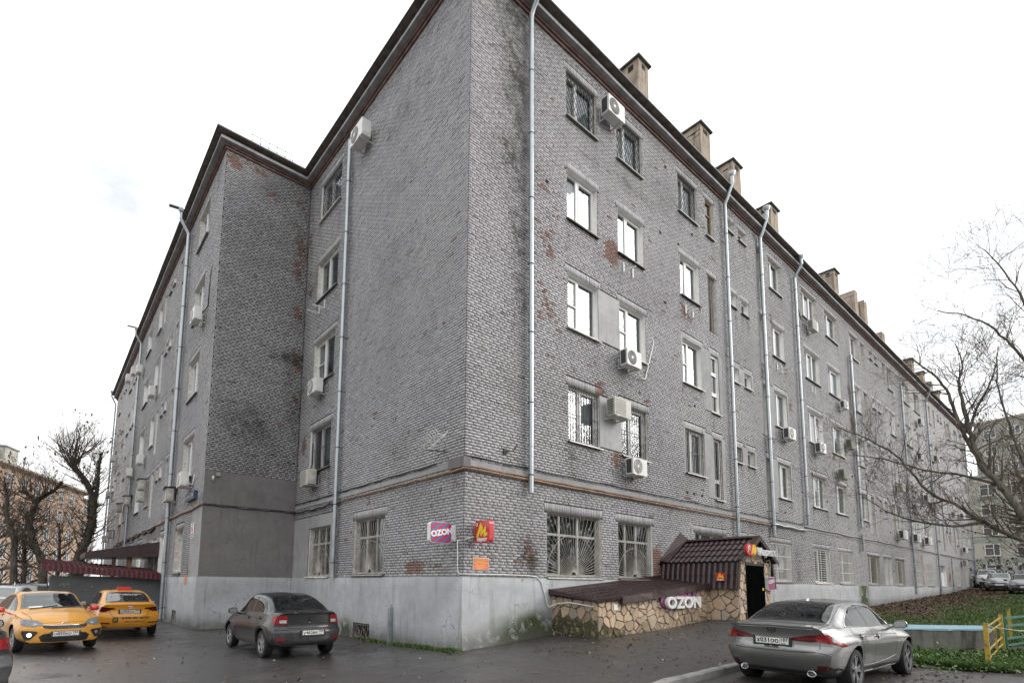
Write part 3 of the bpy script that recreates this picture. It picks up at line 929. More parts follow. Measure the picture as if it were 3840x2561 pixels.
# plinth: plaster band below the ground floor
def plinth(key, u0, u1, holes=(), mossf=None):
    fac = FACS[key]
    us = np.linspace(u0, u1, max(2, int((u1-u0)/.35)+1)) if u1-u0 < 40 else np.linspace(u0, u1, int((u1-u0)/.8)+1)
    us = np.array(sorted(set(np.round(us, 3)) | {h[i] for h in holes for i in (0, 1)}))
    zs = np.array(sorted(set(np.round(np.linspace(-2.35, -.045, 10), 3)) | {h[i] for h in holes for i in (2, 3)}))
    V, F, M_, S_ = [], [], [], []
    dd = -.062
    for u in us:
        for z in zs:
            w = .006*math.sin(u*3.1+z*5) + .004*math.sin(u*7.7-z*3)
            V.append(fac.P(u, dd + w*(abs(u) > .05), z)); M_.append(mossf(u, z) if mossf else 0)
            q = fac.P(u, dd, z); S_.append(max(0, min(1, (gz(q[0], q[1])+.55-z)/.5)))
        V.append(fac.P(u, -.05, -.012)); M_.append(.5 if mossf else 0); S_.append(0)
        V.append(fac.P(u, .01, .004)); M_.append(.6); S_.append(0)
    n = len(zs)+2
    for i in range(len(us)-1):
        for j in range(n-1):
            if j < len(zs)-1:
                uc, zc = (us[i]+us[i+1])/2, (zs[j]+zs[j+1])/2
                if any(h[0] < uc < h[1] and h[2] < zc < h[3] for h in holes): continue
            F.append((i*n+j, (i+1)*n+j, (i+1)*n+j+1, i*n+j+1))
    o = link('plinth', np_mesh('plinth', V, F, MT['plinth'], False, {'moss': ('POINT', M_), 'splash': ('POINT', S_)}), BLD)
    for h in holes:
        m = MB()
        a, b, c, d = h
        q = [(a,c),(b,c),(b,d),(a,d)]
        for i in range(4):
            s, e = q[i], q[(i+1) % 4]
            m.add([fac.P(s[0],dd,s[1]), fac.P(e[0],dd,e[1]), fac.P(e[0],.3,e[1]), fac.P(s[0],.3,s[1])], [(0,1,2,3)], 0)
        m.add([fac.P(a,.3,c), fac.P(b,.3,c), fac.P(b,.3,d), fac.P(a,.3,d)], [(0,1,2,3)], 1)
        v = m.build('basement_vent', [MT['plaster_dark'], MT['room_dark']], BLD)
        m = MB()
        k = 9
        for i in range(k+1):
            u = a + (b-a)*i/k
            pts = [fac.P(u+.035*math.sin(zq*9+i*2), -.0, c+(d-c)*zq) for zq in np.linspace(0, 1, 7)]
            m.tube(pts, .010, 5)
        m.bar(fac.P(a,0,c+.1), fac.P(b,0,c+.1), .02); m.bar(fac.P(a,0,d-.05), fac.P(b,0,d-.05), .02)
        m.build('grille', MT['rust_iron'], v)
def moss_r(u, z):
    a = math.exp(-((u-2.3)/1.0)**2)*max(0, min(1, (-.75-z)/.5)) + .25*max(0, min(1, (-1.2-z)/.4)) if u < 3.2 else .2*max(0, min(1, (-.9-z)/.4)) + .9*math.exp(-((u-31)/.8)**2)
    return a*1.5
def moss_l(u, z):
    return 1.1*math.exp(-((u+6.3)/.55)**2)*max(0, min(1, (-1.2-z)/.4)) + .35*max(0, min(1, (-1.65-z)/.2))
plinth('R', -.062, XE, (), moss_r)
plinth('L', -11.5+.062, .062, [(-5.7,-4.6,-1.98,-1.45)], moss_l)
plinth('F', -3.48-.062, -.062, (), lambda u, z: .3*max(0, min(1, (-1.65-z)/.2)))
plinth('W', -YE, -11.5+.062, [(-15.6,-14.7,-1.95,-1.4)], lambda u, z: .3*max(0, min(1, (-1.65-z)/.2)))

# cornice, roof edge and roof along the outline
PATH = [(XE+.3,0),(0,0),(0,11.5),(-3.48,11.5),(-3.48,YE+.3)]
NRM = [(0,-1),(-1,0),(0,-1),(-1,0)]
def off(i, o):
    x, y = PATH[i]
    ns = [NRM[j] for j in (i-1, i) if 0 <= j < len(NRM)]
    return (x + o*sum(n_[0] for n_ in ns), y + o*sum(n_[1] for n_ in ns))
def sweep(prof, mat_, name, parent):
    m = MB()
    for i in range(4):
        L = math.dist(PATH[i], PATH[i+1]); k = max(1, int(L/1.2))
        for q in range(k):
            vs = []
            for e in (q/k, (q+1)/k):
                for o, z in prof:
                    a, b = off(i, o), off(i+1, o)
                    jz = .012*math.sin((e*L+i*9)*3.7) if 0 < e < 1 else 0
                    vs.append((a[0]+(b[0]-a[0])*e, a[1]+(b[1]-a[1])*e, z+jz))
            n_ = len(prof)
            m.add(vs, [(j, j+1, n_+j+1, n_+j) for j in range(n_-1)])
    return m.build(name, mat_, parent)
sweep([(-.02,17.14),(.06,17.14),(.06,17.22),(.12,17.225),(.12,17.32),(.0,17.32)], MT['cornice_red'], 'brick_cornice', BLD)
sweep([(.0,17.322),(.30,17.322),(.30,17.43),(.0,17.43)], MT['cornice_grey'], 'cornice_slab', BLD)
sweep([(.0,17.432),(.22,17.432),(.22,17.54),(.0,17.54)], MT['cornice_red'], 'brick_cornice', BLD)
sweep([(.0,17.542),(.47,17.585)], MT['soffit'], 'soffit', BLD)
rf = sweep([(.44,17.592),(.49,17.572),(.50,17.572),(.49,17.635),(.1,17.70),(-3,18.9),(-6.5,20.2)], MT['roof_tin'], 'roof', BLD)
m = MB()
for (x0,x1,y0,y1) in ((6,XE,6,10),(2.8,9.6,17.5,YE)):
    m.box(x0,x1,y0,y1,17.0,20.15)
m.build('roof_ridge', MT['roof_tin'], BLD)

CH = [(9.45,.78,21.9,1),(14.5,1.0,22.0,1),(17.75,.95,21.9,2),(22.3,1.1,21.75,1),(32.6,.95,22.0,1),(37.0,.8,22.1,0),(39.3,.8,22.1,0),(43.8,.9,21.0,0),(53.4,1.0,21.6,1),(57.7,.9,21.5,1),(61.2,.8,21.3,0),(64.6,.8,21.2,1)]
for x, w, z, cap in CH:
    z -= .28; w *= .92
    m = MB()
    y0, y1 = .9, 2.1
    zs = [17.3, 18.6, 19.8, z-.55, z-.3, z]
    for i in range(len(zs)-1):
        j = [rnd.uniform(-.02, .02) for _ in range(4)]
        e = 0 if i < 3 else .0
        m.add([(x+j[0],y0,zs[i]),(x+w,y0,zs[i]),(x+w,y1,zs[i]),(x+j[0],y1,zs[i]),(x+rnd.uniform(-.02,.02),y0,zs[i+1]),(x+w,y0,zs[i+1]),(x+w,y1,zs[i+1]),(x,y1,zs[i+1])],
              [(0,1,5,4),(1,2,6,5),(2,3,7,6),(3,0,4,7)])
    if cap == 0:      # broken top, stepped bricks
        for k in range(5):
            m.box(x+w*k/5, x+w*(k+.97)/5, y0+.003, y1-.003, z, z+rnd.choice((.02,.09,.16,.16)))
    m.add([(x,y0,z),(x+w,y0,z),(x+w,y1,z),(x,y1,z)], [(0,1,2,3)])
    c = m.build('chimney', MT['chimney'], BLD)
    if cap:
        m = MB()
        m.add([(x-.12,y0-.12,z+.0),(x+w+.12,y0-.12,z+.0),(x+w+.12,y1+.12,z+.0),(x-.12,y1+.12,z+.0),(x+w/2,y0-.12,z+.22),(x+w/2,y1+.12,z+.22)] if cap == 9 else
              [(x-.11,y0-.11,z+.0),(x+w+.11,y0-.11,z+.0),(x+w+.11,y1+.11,z+.0),(x-.11,y1+.11,z+.0),(x-.10,y0-.11,z+.075),(x+w+.10,y0-.11,z+.075),(x+w+.11,y1+.11,z+.09),(x-.11,y1+.11,z+.09)],
              [(0,1,5,4),(1,2,6,5),(2,3,7,6),(3,0,4,7),(4,5,6,7),(0,3,2,1)])
        m.build('cap', MT['chimney_cap'], c)
        m = MB()
        for k in range(2): MB().box(x-.004, x+.05, y0+.25+k*.5, y0+.5+k*.5, z-.36, z-.12).build('flue_opening', MT['gap'], c)
        MB().box(x+.25, x+w-.25, y0-.004, y0+.05, z-.34, z-.12).build('flue_opening', MT['gap'], c)
# low guard rails on the roof edge
for pts, o in (([(4.2,-.1),(1.2,-.1)],0),([(-2.6,11.4),(-.9,11.4)],1)):
    m = MB()
    (xa,ya),(xb,yb) = pts
    for i in range(6):
        q = i/5; m.tube([(xa+(xb-xa)*q, ya, 17.6), (xa+(xb-xa)*q, ya, 18.25)], .012, 5)
    for z in (18.0, 18.25): m.tube([(xa,ya,z),(xb,yb,z)], .012, 5)
    m.build('roof_railing', MT['black_iron'], BLD)

# string course, cables and pipes between ground and first floor
m = MB()
for key, a, b in (('R',-.035,XE),('L',-11.45,.035)):
    fac = FACS[key]
    k = int((b-a)/.6)
    for i in range(k):
        ua, ub = a+(b-a)*i/k, a+(b-a)*(i+1)/k
        for (d0,z0,z1) in ((-.035,2.77,2.855),(-.022,2.86,2.93)):
            m.add([fac.P(ua,d0,z0),fac.P(ub,d0,z0),fac.P(ub,d0,z1),fac.P(ua,d0,z1),fac.P(ua,.02,z0),fac.P(ub,.02,z0),fac.P(ub,.02,z1),fac.P(ua,.02,z1)],[(0,1,2,3),(3,2,6,7),(1,0,4,5)])
m.build('string_course', MT['plaster_mid'], BLD)
def run(fac, u0, u1, d, z, r, mat_, name, sag=.012, n=30, parent=BLD):
    pts = [fac.P(u0+(u1-u0)*i/n, d + .004*math.sin(i*2.1), z + sag*math.sin(i*1.3) + sag*.6*math.sin(i*.47)) for i in range(n+1)]
    return MB().tube(pts, r, 7).build(name, mat_, parent, True)
run(FR, -.05, 22.0, -.055, 3.0, .022, MT['cable'], 'cable', .014, 60); run(FR, 22.0, 69, -.05, 2.88, .03, MT['cable'], 'cable', .02, 60)
run(FL, -11.4, -1.2, -.055, 2.98, .024, MT['cable'], 'cable', .014, 40)
run(FR, -.09, 17.8, -.075, 2.68, .030, MT['rust_pipe'], 'rusty_pipe', .006, 40); run(FR, -.09, 10, -.07, 2.752, .020, MT['rust_pipe'], 'rusty_pipe', .006, 30)
run(FL, -7.0, .09, -.075, 2.66, .030, MT['rust_pipe'], 'rusty_pipe', .010, 30); run(FL, -11.4, -7.0, -.08, 2.6, .034, MT['cable'], 'cable', .02, 20)
run(WF, -3.5, 0, -.04, 2.66, .02, MT['cable'], 'cable', .012, 20); run(WL, -40, -11.5, -.06, 2.66, .035, MT['rust_pipe'], 'rusty_pipe', .02, 40); run(WL, -42, -22, -.06, 2.52, .05, MT['cable'], 'cable', .06, 40)
run(FR, 18.1, 22.2, -.1, 2.72, .05, MT['galv'], 'vent_duct', .02, 12)
m = MB().box(-.09,.12,-.10,.02,2.72,2.98).box(-.10,.0,.0,.55,2.72,2.98)
m.build('corner_block', MT['plaster_dark'], BLD)
# small put-log holes
m = MB()
for u, z in ((2.95,12.0),(9.2,13.2),(9.4,10.45),(11.35,6.85),(10.6,3.3),(11.1,3.3),(11.7,3.3),(9.7,16.2),(11.6,14.2),(10.5,13.3),(19.7,3.4)):
    m.box(u, u+.13, -.012, .02, z, z+.1)
m.build('wall_hole', MT['gap'], BLD)

# rain pipes
def drainpipe(key, u, z1, z0, r=.072, hopper=True, mat_='galv', d=-.15, lean=0.0, over=None):
    fac = FACS[key]
    m = MB()
    pts = [fac.P(u+lean, d, z0), fac.P(u, d, z1)]
    segs = max(2, int((z1-z0)/1.25))
    for i in range(segs):
        za, zb = z0+(z1-z0)*i/segs, z0+(z1-z0)*(i+1)/segs
        ua, ub = u+lean*(1-i/segs), u+lean*(1-(i+1)/segs)
        m.tube([fac.P(ua,d,za), fac.P(ub,d,zb)], r + (.002 if i % 2 else 0), 14)
        m.tube([fac.P(ub,d,zb-.05), fac.P(ub,d,zb-.035), fac.P(ub,d,zb-.02)], [r+.003, r+.008, r+.003], 14)
    if hopper:
        e = over if over is not None else 17.75
        m.tube([fac.P(u,d,z1), fac.P(u,d-.10,z1+.18), fac.P(u,-.52,e-.28)], r*1.03, 12)
        m.tube([fac.P(u,-.52,e-.30), fac.P(u,-.52,e+.02)], r*1.05, 12)
        m.tube([fac.P(u,-.52,e), fac.P(u,-.52,e+.14), fac.P(u,-.52,e+.22)], [r*1.05, r*2.1, r*2.15], 14, False)
    o = m.build('drainpipe', MT[mat_], BLD)
    auto_smooth(o.data, 50)
    z = z0 + .5
    while z < z1:
        b = MB()
        b.tube([fac.P(u+lean*(z1-z)/(z1-z0),d,z-.015), fac.P(u+lean*(z1-z)/(z1-z0),d,z+.015)], r+.011, 12)
        b.bar(fac.P(u+r*.7,d,z), fac.P(u+.12,.02,z-.0), .015)
        b.build('bracket', MT['black_iron'], o)
        z += 2.05
drainpipe('R', 2.2, 17.0, 2.3)
drainpipe('R', 14.4, 16.9, .6, over=18.0); drainpipe('R', 18.0, 16.9, 2.15, over=18.1, r=.082, mat_='galv'); drainpipe('R', 22.25, 16.5, 3.0, over=17.4)
drainpipe('R', 31.1, 14.75, 3.55, hopper=False); drainpipe('R', 31.1, 3.13, 2.1, hopper=False, mat_='galv_old')
drainpipe('R', 43.4, 15.8, -.6, hopper=False, mat_='galv_old'); drainpipe('R', 51.9, 16.6, -.75, mat_='galv_old'); drainpipe('R', 57.3, 2.7, -.35, .05, False, 'galv_old'); drainpipe('R', 69.5, 16, .2, .07, False, 'galv_old')
drainpipe('L', -7.25, 16.55, .0, hopper=False)
drainpipe('W', -17.7, 16.7, -1.9, r=.085, over=17.6); drainpipe('W', -33.6, 16.7, 1.9, over=17.6); drainpipe('W', -50.35, 16.6, -1.8, over=17.6)
drainpipe('W', -16.9, .0, -1.85, .04, False, 'galv_old')
for y in (17.7, 33.6):   # tin spouts over the hoppers
    MB().obox((-4.25, y, 17.80), (1,0,.1), (0,1,0), (0,0,1), .3, .09, .03).build('roof_spout', MT['roof_tin'], BLD)
# ------------------------------------------------------------------ windows
_wc = {}
def window_kit(w, h, kind, cur, sill, v):
    k = (round(w, 2), round(h, 2), kind, cur, sill, v)
    if k in _wc: return _wc[k]
    r_ = random.Random(hash(str(k)) % 9999 if False else sum(ord(c)*(i+3) for i, c in enumerate(str(k))))
    parts = []
    D = .15 if kind not in ('sun', 'sunwide') else .16
    if kind == 'pvcdeep': D = .25
    if kind in ('oldslot','pipes','barslot','pvcslot'): D = .09
    if kind in ('niche', 'darkniche'): D = .36
    # opening: reveal, and the room behind
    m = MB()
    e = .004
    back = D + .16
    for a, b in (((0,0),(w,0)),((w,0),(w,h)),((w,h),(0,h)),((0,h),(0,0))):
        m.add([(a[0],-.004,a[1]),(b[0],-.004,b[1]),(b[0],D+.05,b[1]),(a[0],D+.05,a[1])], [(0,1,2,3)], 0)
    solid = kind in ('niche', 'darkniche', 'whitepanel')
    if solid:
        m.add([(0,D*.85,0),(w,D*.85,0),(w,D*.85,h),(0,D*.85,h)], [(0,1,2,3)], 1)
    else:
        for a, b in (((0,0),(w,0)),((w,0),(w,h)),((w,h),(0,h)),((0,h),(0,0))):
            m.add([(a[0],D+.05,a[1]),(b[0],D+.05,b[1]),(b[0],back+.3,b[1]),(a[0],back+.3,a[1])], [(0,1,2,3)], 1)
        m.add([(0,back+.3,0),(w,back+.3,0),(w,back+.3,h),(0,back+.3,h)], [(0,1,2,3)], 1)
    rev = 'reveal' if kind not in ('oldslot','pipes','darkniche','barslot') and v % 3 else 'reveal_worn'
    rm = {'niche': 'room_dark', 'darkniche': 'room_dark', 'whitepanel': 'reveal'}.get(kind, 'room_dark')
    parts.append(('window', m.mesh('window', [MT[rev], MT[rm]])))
    sub = []
    def part(nm, mb, mt, smooth=False):
        sub.append((nm, mb.mesh(nm, MT[mt], smooth)))
    f = MB()
    panes = []          # x0,x1,z0,z1
    fm = 'white_plastic'
    pv = kind in ('pvc2','pvc2t','pvc3','pvc1','small','smallbars','ornate','bars','pvcslot','pvcdeep','wbars','hbars','grid','barslot','lattice')
    y0, y1 = D, D+.065
    def border(x0, x1, z0, z1, t_, ya=y0, yb=y1):
        f.box(x0,x1,ya,yb,z0,z0+t_).box(x0,x1,ya,yb,z1-t_,z1).box(x0,x0+t_,ya,yb,z0+t_,z1-t_).box(x1-t_,x1,ya,yb,z0+t_,z1-t_)
    if kind in ('sun', 'sunwide'):
        fm = 'old_white'
        border(.0, w, .0, h, .07)
        zt_ = h*.66
        f.box(.07, w-.07, y0, y1, zt_-.035, zt_+.035)
        xs = [.07, w*.28, w*.62, w-.07] if kind == 'sunwide' else [.07, w*.30, w*.62, w-.07]
        for x in xs[1:-1]:
            f.box(x-.04, x+.04, y0, y1, .07, zt_-.035); f.box(x-.04, x+.04, y0, y1, zt_+.035, h-.07)
        for i in range(3):
            a, b = xs[i]+(.04 if i else 0), xs[i+1]-(.04 if i < 2 else 0)
            panes += [(a,b,.07,zt_-.035),(a,b,zt_+.035,h-.07)]
    elif kind == 'oldslot':
        fm = 'wood'
        border(0, w, 0, h, .07); f.box(.07, w-.07, y0, y1, h*.62, h*.62+.05)
        panes += [(.07,w-.07,.07,h*.62),(.07,w-.07,h*.62+.05,h-.07)]
    elif kind == 'pipes':
        fm = 'tin_brown'
        for i in range(4): f.tube([(w*(.15+.22*i), .1+.03*(i % 2), 0),(w*(.18+.2*i), .1, h)], .035, 7)
    elif kind == 'darkdoor':
        fm = 'black_plastic'
        f.box(.0, w, .1, .16, 0, h); f.box(.1,w-.1,.085,.1,.2,h*.45); f.box(.1,w-.1,.085,.1,h*.5,h-.15)
    elif kind == 'doorlike':
        f.box(0, w*.45, y0, y1, 0, h*.55); f.box(w*.47, w, y0, y1, 0, h*.62); border(0, w, h*.62, h, .06)
        panes += [(.06,w-.06,h*.62+.06,h-.06)]
    elif pv:
        t_ = .068 if kind not in ('small','smallbars') else .055
        border(0, w, 0, h, t_)
        if kind in ('pvc1', 'small', 'smallbars', 'pvcslot', 'barslot'):
            zs = [t_, h-t_]
            if kind == 'pvcslot': zs = [t_, h*.33, h*.68, h-t_]
            if kind == 'barslot': zs = [t_, h*.3, h-t_]
            for z in zs[1:-1]: f.box(t_, w-t_, y0, y1, z-.03, z+.03)
            for i in range(len(zs)-1):
                a, b = zs[i]+(.03 if i else 0), zs[i+1]-(.03 if i < len(zs)-2 else 0)
                border(t_, w-t_, a, b, .04, y0-.015, y1-.01)
                panes.append((t_+.04, w-t_-.04, a+.04, b-.04))
        else:
            n_ = 3 if kind == 'pvc3' else 2
            xs = [t_] + ([w*.42] if n_ == 2 else [w*.34, w*.67]) + [w-t_]
            for x in xs[1:-1]: f.box(x-.045, x+.045, y0-.004, y1, t_, h-t_)
            for i in range(n_):
                a, b = xs[i]+(.045 if i else 0), xs[i+1]-(.045 if i < n_-1 else 0)
                if (i + v) % 2 == 0: border(a, b, t_, h-t_, .045, y0-.015, y1-.01); panes.append((a+.045,b-.045,t_+.045,h-t_-.045))
                else: panes.append((a,b,t_,h-t_))
            if kind == 'pvc2t': f.box(t_, xs[1]-.035, y0-.018, y1-.02, h*.47, h*.47+.03)
    if f.v: part('frame', f, fm)
    for i, (a, b, c, d) in enumerate(panes):
        yb = y0 + .035
        part('pane', MB().box(a-.004, b+.004, yb, yb+.008, c-.004, d+.004), 'dirty_glass' if kind in ('sun','sunwide','oldslot','small','smallbars','barslot') else 'glass')
        # what hangs behind this pane
        cc = cur
        if cur == 'm': cc = 'wg'[i % 2]
        if cur == 'w' and kind in ('pvc2','pvc2t','lattice'): cc = 'g' if (i == 0 and kind == 'pvc2t') else 'w'
        if cc == 'd': continue
        g_ = MB()
        lo = c-.02 if r_.random() < .75 else c + (d-c)*r_.uniform(.0,.4)
        n_ = 8
        x0, x1 = a-.03, b+.03
        if cc == 'w' and i == len(panes)-1 and kind in ('pvc2','pvc2t'): x1 = a + (b-a)*r_.uniform(.55, .8)
        if cc == 'g' and r_.random() < .4: x0 = a + (b-a)*.3
        for q in range(n_):
            xa, xb = x0+(x1-x0)*q/n_, x0+(x1-x0)*(q+1)/n_
            ya, yb2 = back+.018*(q % 2), back+.018*((q+1) % 2)
            g_.add([(xa,ya,lo),(xb,yb2,lo),(xb,yb2,d+.03),(xa,ya,d+.03)], [(0,1,2,3)])
        part('curtain', g_, 'curtain_white' if cc == 'w' else 'curtain_grey')
    # grilles
    gk = MB(); gm = 'black_iron'; yg = .07
    if kind in ('bars', 'ornate', 'barslot', 'smallbars'):
        n_ = max(3, int(w/.13))
        for i in range(n_+1): gk.bar((.03+(w-.06)*i/n_, yg, 0), (.03+(w-.06)*i/n_, yg, h), .014)
        for z in (.06, h*.5, h-.08): gk.bar((.02,yg,z), (w-.02,yg,z), .016)
        if kind == 'ornate':
            for i in range(n_):
                x = .03+(w-.06)*(i+.5)/n_
                for zc in (.22, .5, h-.35):
                    pts = [(x + .05*math.cos(a)*(1-a/16), yg, zc + .09*math.sin(a)*(1-a/16)) for a in np.linspace(0, 2*PI*(1 if i % 2 else -1), 9)]
                    gk.tube(pts, .006, 4, False)
    elif kind == 'lattice':
        st = .16
        for s_ in (1, -1):
            for i in range(-int(h/st)-2, int(w/st)+int(h/st)+3):
                pts = []
                for q in range(0, 13):
                    z = h*q/12; x = i*st + s_*(z*.55) + (.02*math.sin(q*1.6+i))
                    if 0.02 <= x <= w-.02: pts.append((x, yg, z))
                if len(pts) > 1: gk.tube(pts, .011, 4, False)
        gk.bar((.02,yg,.03),(w-.02,yg,.03),.02).bar((.02,yg,h-.03),(w-.02,yg,h-.03),.02).bar((.02,yg,0),(.02,yg,h),.02).bar((w-.02,yg,0),(w-.02,yg,h),.02)
    elif kind in ('sun', 'sunwide'):
        gm = 'grille_pale'
        cx, n_ = w*.5, 33
        for i in range(n_):
            a = PI*(i+.5)/n_
            dx, dz = math.cos(a), math.sin(a)
            L = min((w/2-.03)/max(abs(dx), 1e-3), (h-.05)/max(dz, 1e-3))
            gk.tube([(cx+dx*.13, yg, .03+dz*.13), (cx+dx*L, yg, .03+dz*L)], .0075, 4, False)
        for rr in (.13,):
            gk.tube([(cx+rr*math.cos(a), yg, .03+rr*math.sin(a)) for a in np.linspace(0, PI, 9)], .02, 5)
        ra = min(w*.47, h*.72)
        gk.tube([(cx+ra*math.cos(a), yg, .03+ra*1.06*math.sin(a)) for a in np.linspace(.1, PI-.1, 17)], .009, 5)
        border_ = ((.02,.02,w-.02,.02),(.02,h-.02,w-.02,h-.02),(.02,.02,.02,h-.02),(w-.02,.02,w-.02,h-.02))
        for a, b, c, d in border_: gk.bar((a,yg,b),(c,yg,d),.02)
    elif kind == 'wbars':
        gm = 'white_iron'
        n_ = max(6, int(w/.15))
        for i in range(n_+1): gk.bar((.03+(w-.06)*i/n_, .02, 0), (.03+(w-.06)*i/n_, .02, h), .022)
        for z in (.03, h*.33, h*.66, h-.03): gk.bar((.02,.03,z), (w-.02,.03,z), .03)
    elif kind == 'hbars':
        gm = 'white_iron'
        for i in range(15): gk.bar((.02,.03,.06+(h-.1)*i/14 + rnd.uniform(-.01,.01)), (w-.02,.03,.06+(h-.1)*i/14), .02)
        for x in (.03, w*.42, w*.75, w-.03): gk.bar((x,.02,0),(x,.02,h), .028)
    elif kind == 'grid':
        gm = 'rust_iron'
        for i in range(14): gk.bar((.02,.03,h*i/13), (w-.02,.03,h*i/13), .012)
        for i in range(12): gk.bar((.02+(w-.04)*i/11,.03,0), (.02+(w-.04)*i/11,.03,h), .014)
    if gk.v: part('grille', gk, gm)
    if sill and not solid:
        s_ = MB()
        t_ = .02
        x0, x1 = -.05, w+.05
        prof = [(D, .012), (-.10, -.03), (-.105, -.07), (-.09, -.07), (-.085, -.05), (.0, -.03)]
        n_ = len(prof)
        s_.add([(x0,a,b) for a, b in prof]+[(x1,a,b) for a, b in prof], [(i,(i+1) % n_,n_+(i+1) % n_,n_+i) for i in range(n_)]+[tuple(range(n_))[::-1], tuple(range(n_,2*n_))])
        part('sill', s_, ('tin','tin_brown','reveal_worn')[v % 3])
    _wc[k] = (parts[0][1], sub)
    return _wc[k]
nW = 0
for key in 'RLW':
    fac = FACS[key]
    for (u0,u1,z0,z1,kind,cur,sill) in OP[key]:
        v = nW % 4; nW += 1
        me, sub = window_kit(u1-u0, z1-z0, kind, cur, sill, v)
        nm = {'niche': 'niche', 'darkniche': 'niche', 'darkdoor': 'door', 'whitepanel': 'panelled_window'}.get(kind, 'window')
        w = link(nm, me, BLD, fac.P(u0, 0, z0), fac.rz())
        far = u1 > 45 or u0 < -33
        for n_, sm in sub:
            if far and n_ == 'curtain': continue
            link(n_, sm, w)

# ------------------------------------------------------------------ air conditioners
def ac_kit(var):
    """unit 0.80 x 0.30 x 0.55, local x along wall, y inward (0 = outer face), z up from its base"""
    W, Dp, H = (.80,.29,.56) if var != 'small' else (.66,.26,.48)
    body = {'white':'ac_white','small':'ac_white','dark':'ac_white','old':'ac_old','mossy':'ac_mossy'}[var]
    m = MB()
    b = .018
    pr = [(b,0),(W-b,0),(W,b),(W,H-b),(W-b,H),(b,H),(0,H-b),(0,b)]
    m.prism(pr, lambda a, c, w: (a, w, c), .012, Dp)
    q = [(x*.985+.006, z*.985+.004) for x, z in pr]
    m.prism(q, lambda a, c, w: (a, w, c), 0, .0125)
    m.box(W*.70, W*.705, -.003, .01, 0.02, H-.02)
    parts = [('casing', m.mesh('casing', MT[body]))]
    cx, cz, rr = W*.35, H*.5, H*.40
    g = MB()
    Mx = Matrix.Translation((cx, -.002, cz)) @ Matrix.Rotation(PI/2, 4, 'X')
    if var in ('white', 'dark', 'small'):
        g.lathe([(0,.0),(rr,.0),(rr+.012,.006),(rr+.02,.0)], Mx, 28)
        gm = 'ac_grey' if var != 'small' else 'ac_grey'
        parts.append(('fan_recess', g.mesh('fan_recess', MT['ac_dark' if var == 'white' else 'ac_grey'])))
        g = MB()
        for i in range(5): 
            r2 = rr*(.22+.19*i)
            g.tube([Mx @ Vector((r2*math.cos(a), r2*math.sin(a), .008)) for a in np.linspace(0, 2*PI, 25)], .004, 4, False)
        for i in range(18):
            a = 2*PI*i/18
            g.tube([Mx @ Vector((rr*.2*math.cos(a), rr*.2*math.sin(a), .008)), Mx @ Vector((rr*.6*math.cos(a+.25), rr*.6*math.sin(a+.25), .010)), Mx @ Vector((rr*math.cos(a+.6), rr*math.sin(a+.6), .008))], .004, 4, False)
        g.lathe([(0,.014),(rr*.2,.012),(rr*.21,.0)], Mx, 16)
        parts.append(('fan_grille', g.mesh('fan_grille', MT['white_plastic'])))
    else:
        g.box(W*.06, W*.66, -.004, .02, H*.08, H*.92)
        parts.append(('fan_recess', g.mesh('fan_recess', MT['ac_grey'])))
        g = MB()
        for i in range(12): g.box(W*.06, W*.66, -.010, .0, H*(.1+.068*i), H*(.1+.068*i)+.012)
        parts.append(('fan_grille', g.mesh('fan_grille', MT[body])))
    g = MB()
    if var in ('dark', 'small', 'white'):
        g.box(-.006, .01, .06, Dp-.03, .05, H-.05)
    else:
        for i in range(9): g.box(-.007, .01, .05, Dp-.03, .05+i*(H-.1)/9, .05+i*(H-.1)/9+.026)
    parts.append(('side_grille', g.mesh('side_grille', MT['ac_dark'])))
    g = MB().box(W, W+.012, .05, Dp-.06, H*.15, H*.42)
    parts.append(('valve_cover', g.mesh('valve_cover', MT[body])))
    g = MB()
    for x in (W*.16, W*.82):
        g.box(x-.018, x+.018, -.03, Dp+.16, -.035, 0.0)
        g.box(x-.018, x+.018, Dp+.14, Dp+.158, -.035, H*.62)
    parts.append(('bracket', g.mesh('bracket', MT['white_iron'])))
    return parts, W, Dp, H
ACK = {v: ac_kit(v) for v in ('white', 'small', 'dark', 'old', 'mossy')}
def ac(key, u, z, var, label, hood=False, hose=None, sc=1.0):
    parts, W, Dp, H = ACK[var]
    fac = FACS[key]
    d = -(Dp+.16)*sc
    r = empty('air_conditioner', fac.P(u - W*sc/2, d, z - H*sc/2), fac.rz(), label, 'air conditioner', 'air conditioners on the brick walls')
    r.scale = (sc,)*3
    for n_, me in parts: link(n_, me, r)
    if hood:
        MB().add([(-.12,-.12,H+.03),(W+.12,-.12,H+.03),(W+.12,Dp+.15,H+.10),(-.12,Dp+.15,H+.10)],[(0,1,2,3)]).box(-.12,W+.12,-.12,-.11,H-.02,H+.03).build('rain_hood', MT['galv_old'], r)
    if hose:
        MB().tube([Vector(p_) for p_ in hose[1]], .022, 7).build('hose', MT[hose[0]], r, True)
Wm = .14
ac('R', 5.95, 16.0, 'white', 'topmost white air conditioner on the right wall, between two latticed top floor windows', sc=1.12)
ac('R', 6.75, 7.36, 'white', 'white air conditioner with a round fan and a white hose rising to its right', hose=('white_plastic', [(.8,.2,.03),(1.35,.36,-.05),(1.62,.40,.0),(1.75,.42,.3),(2.25,.43,1.55),(2.2,.44,1.68),(2.1,.45,1.7)]))
ac('R', 6.0, 5.48, 'old', 'beige louvred air conditioner on the bare plaster between two barred windows', sc=1.1)
ac('R', 6.95, 3.70, 'dark', 'white air conditioner just above the black cable, under a barred window')
ac('R', 20.0, 7.34, 'dark', 'white air conditioner with black side, at the third floor right of the thick downpipe', hose=('white_plastic', [(.7,.25,.55),(.75,.38,.9),(.78,.42,1.5),(.74,.45,1.65)]))
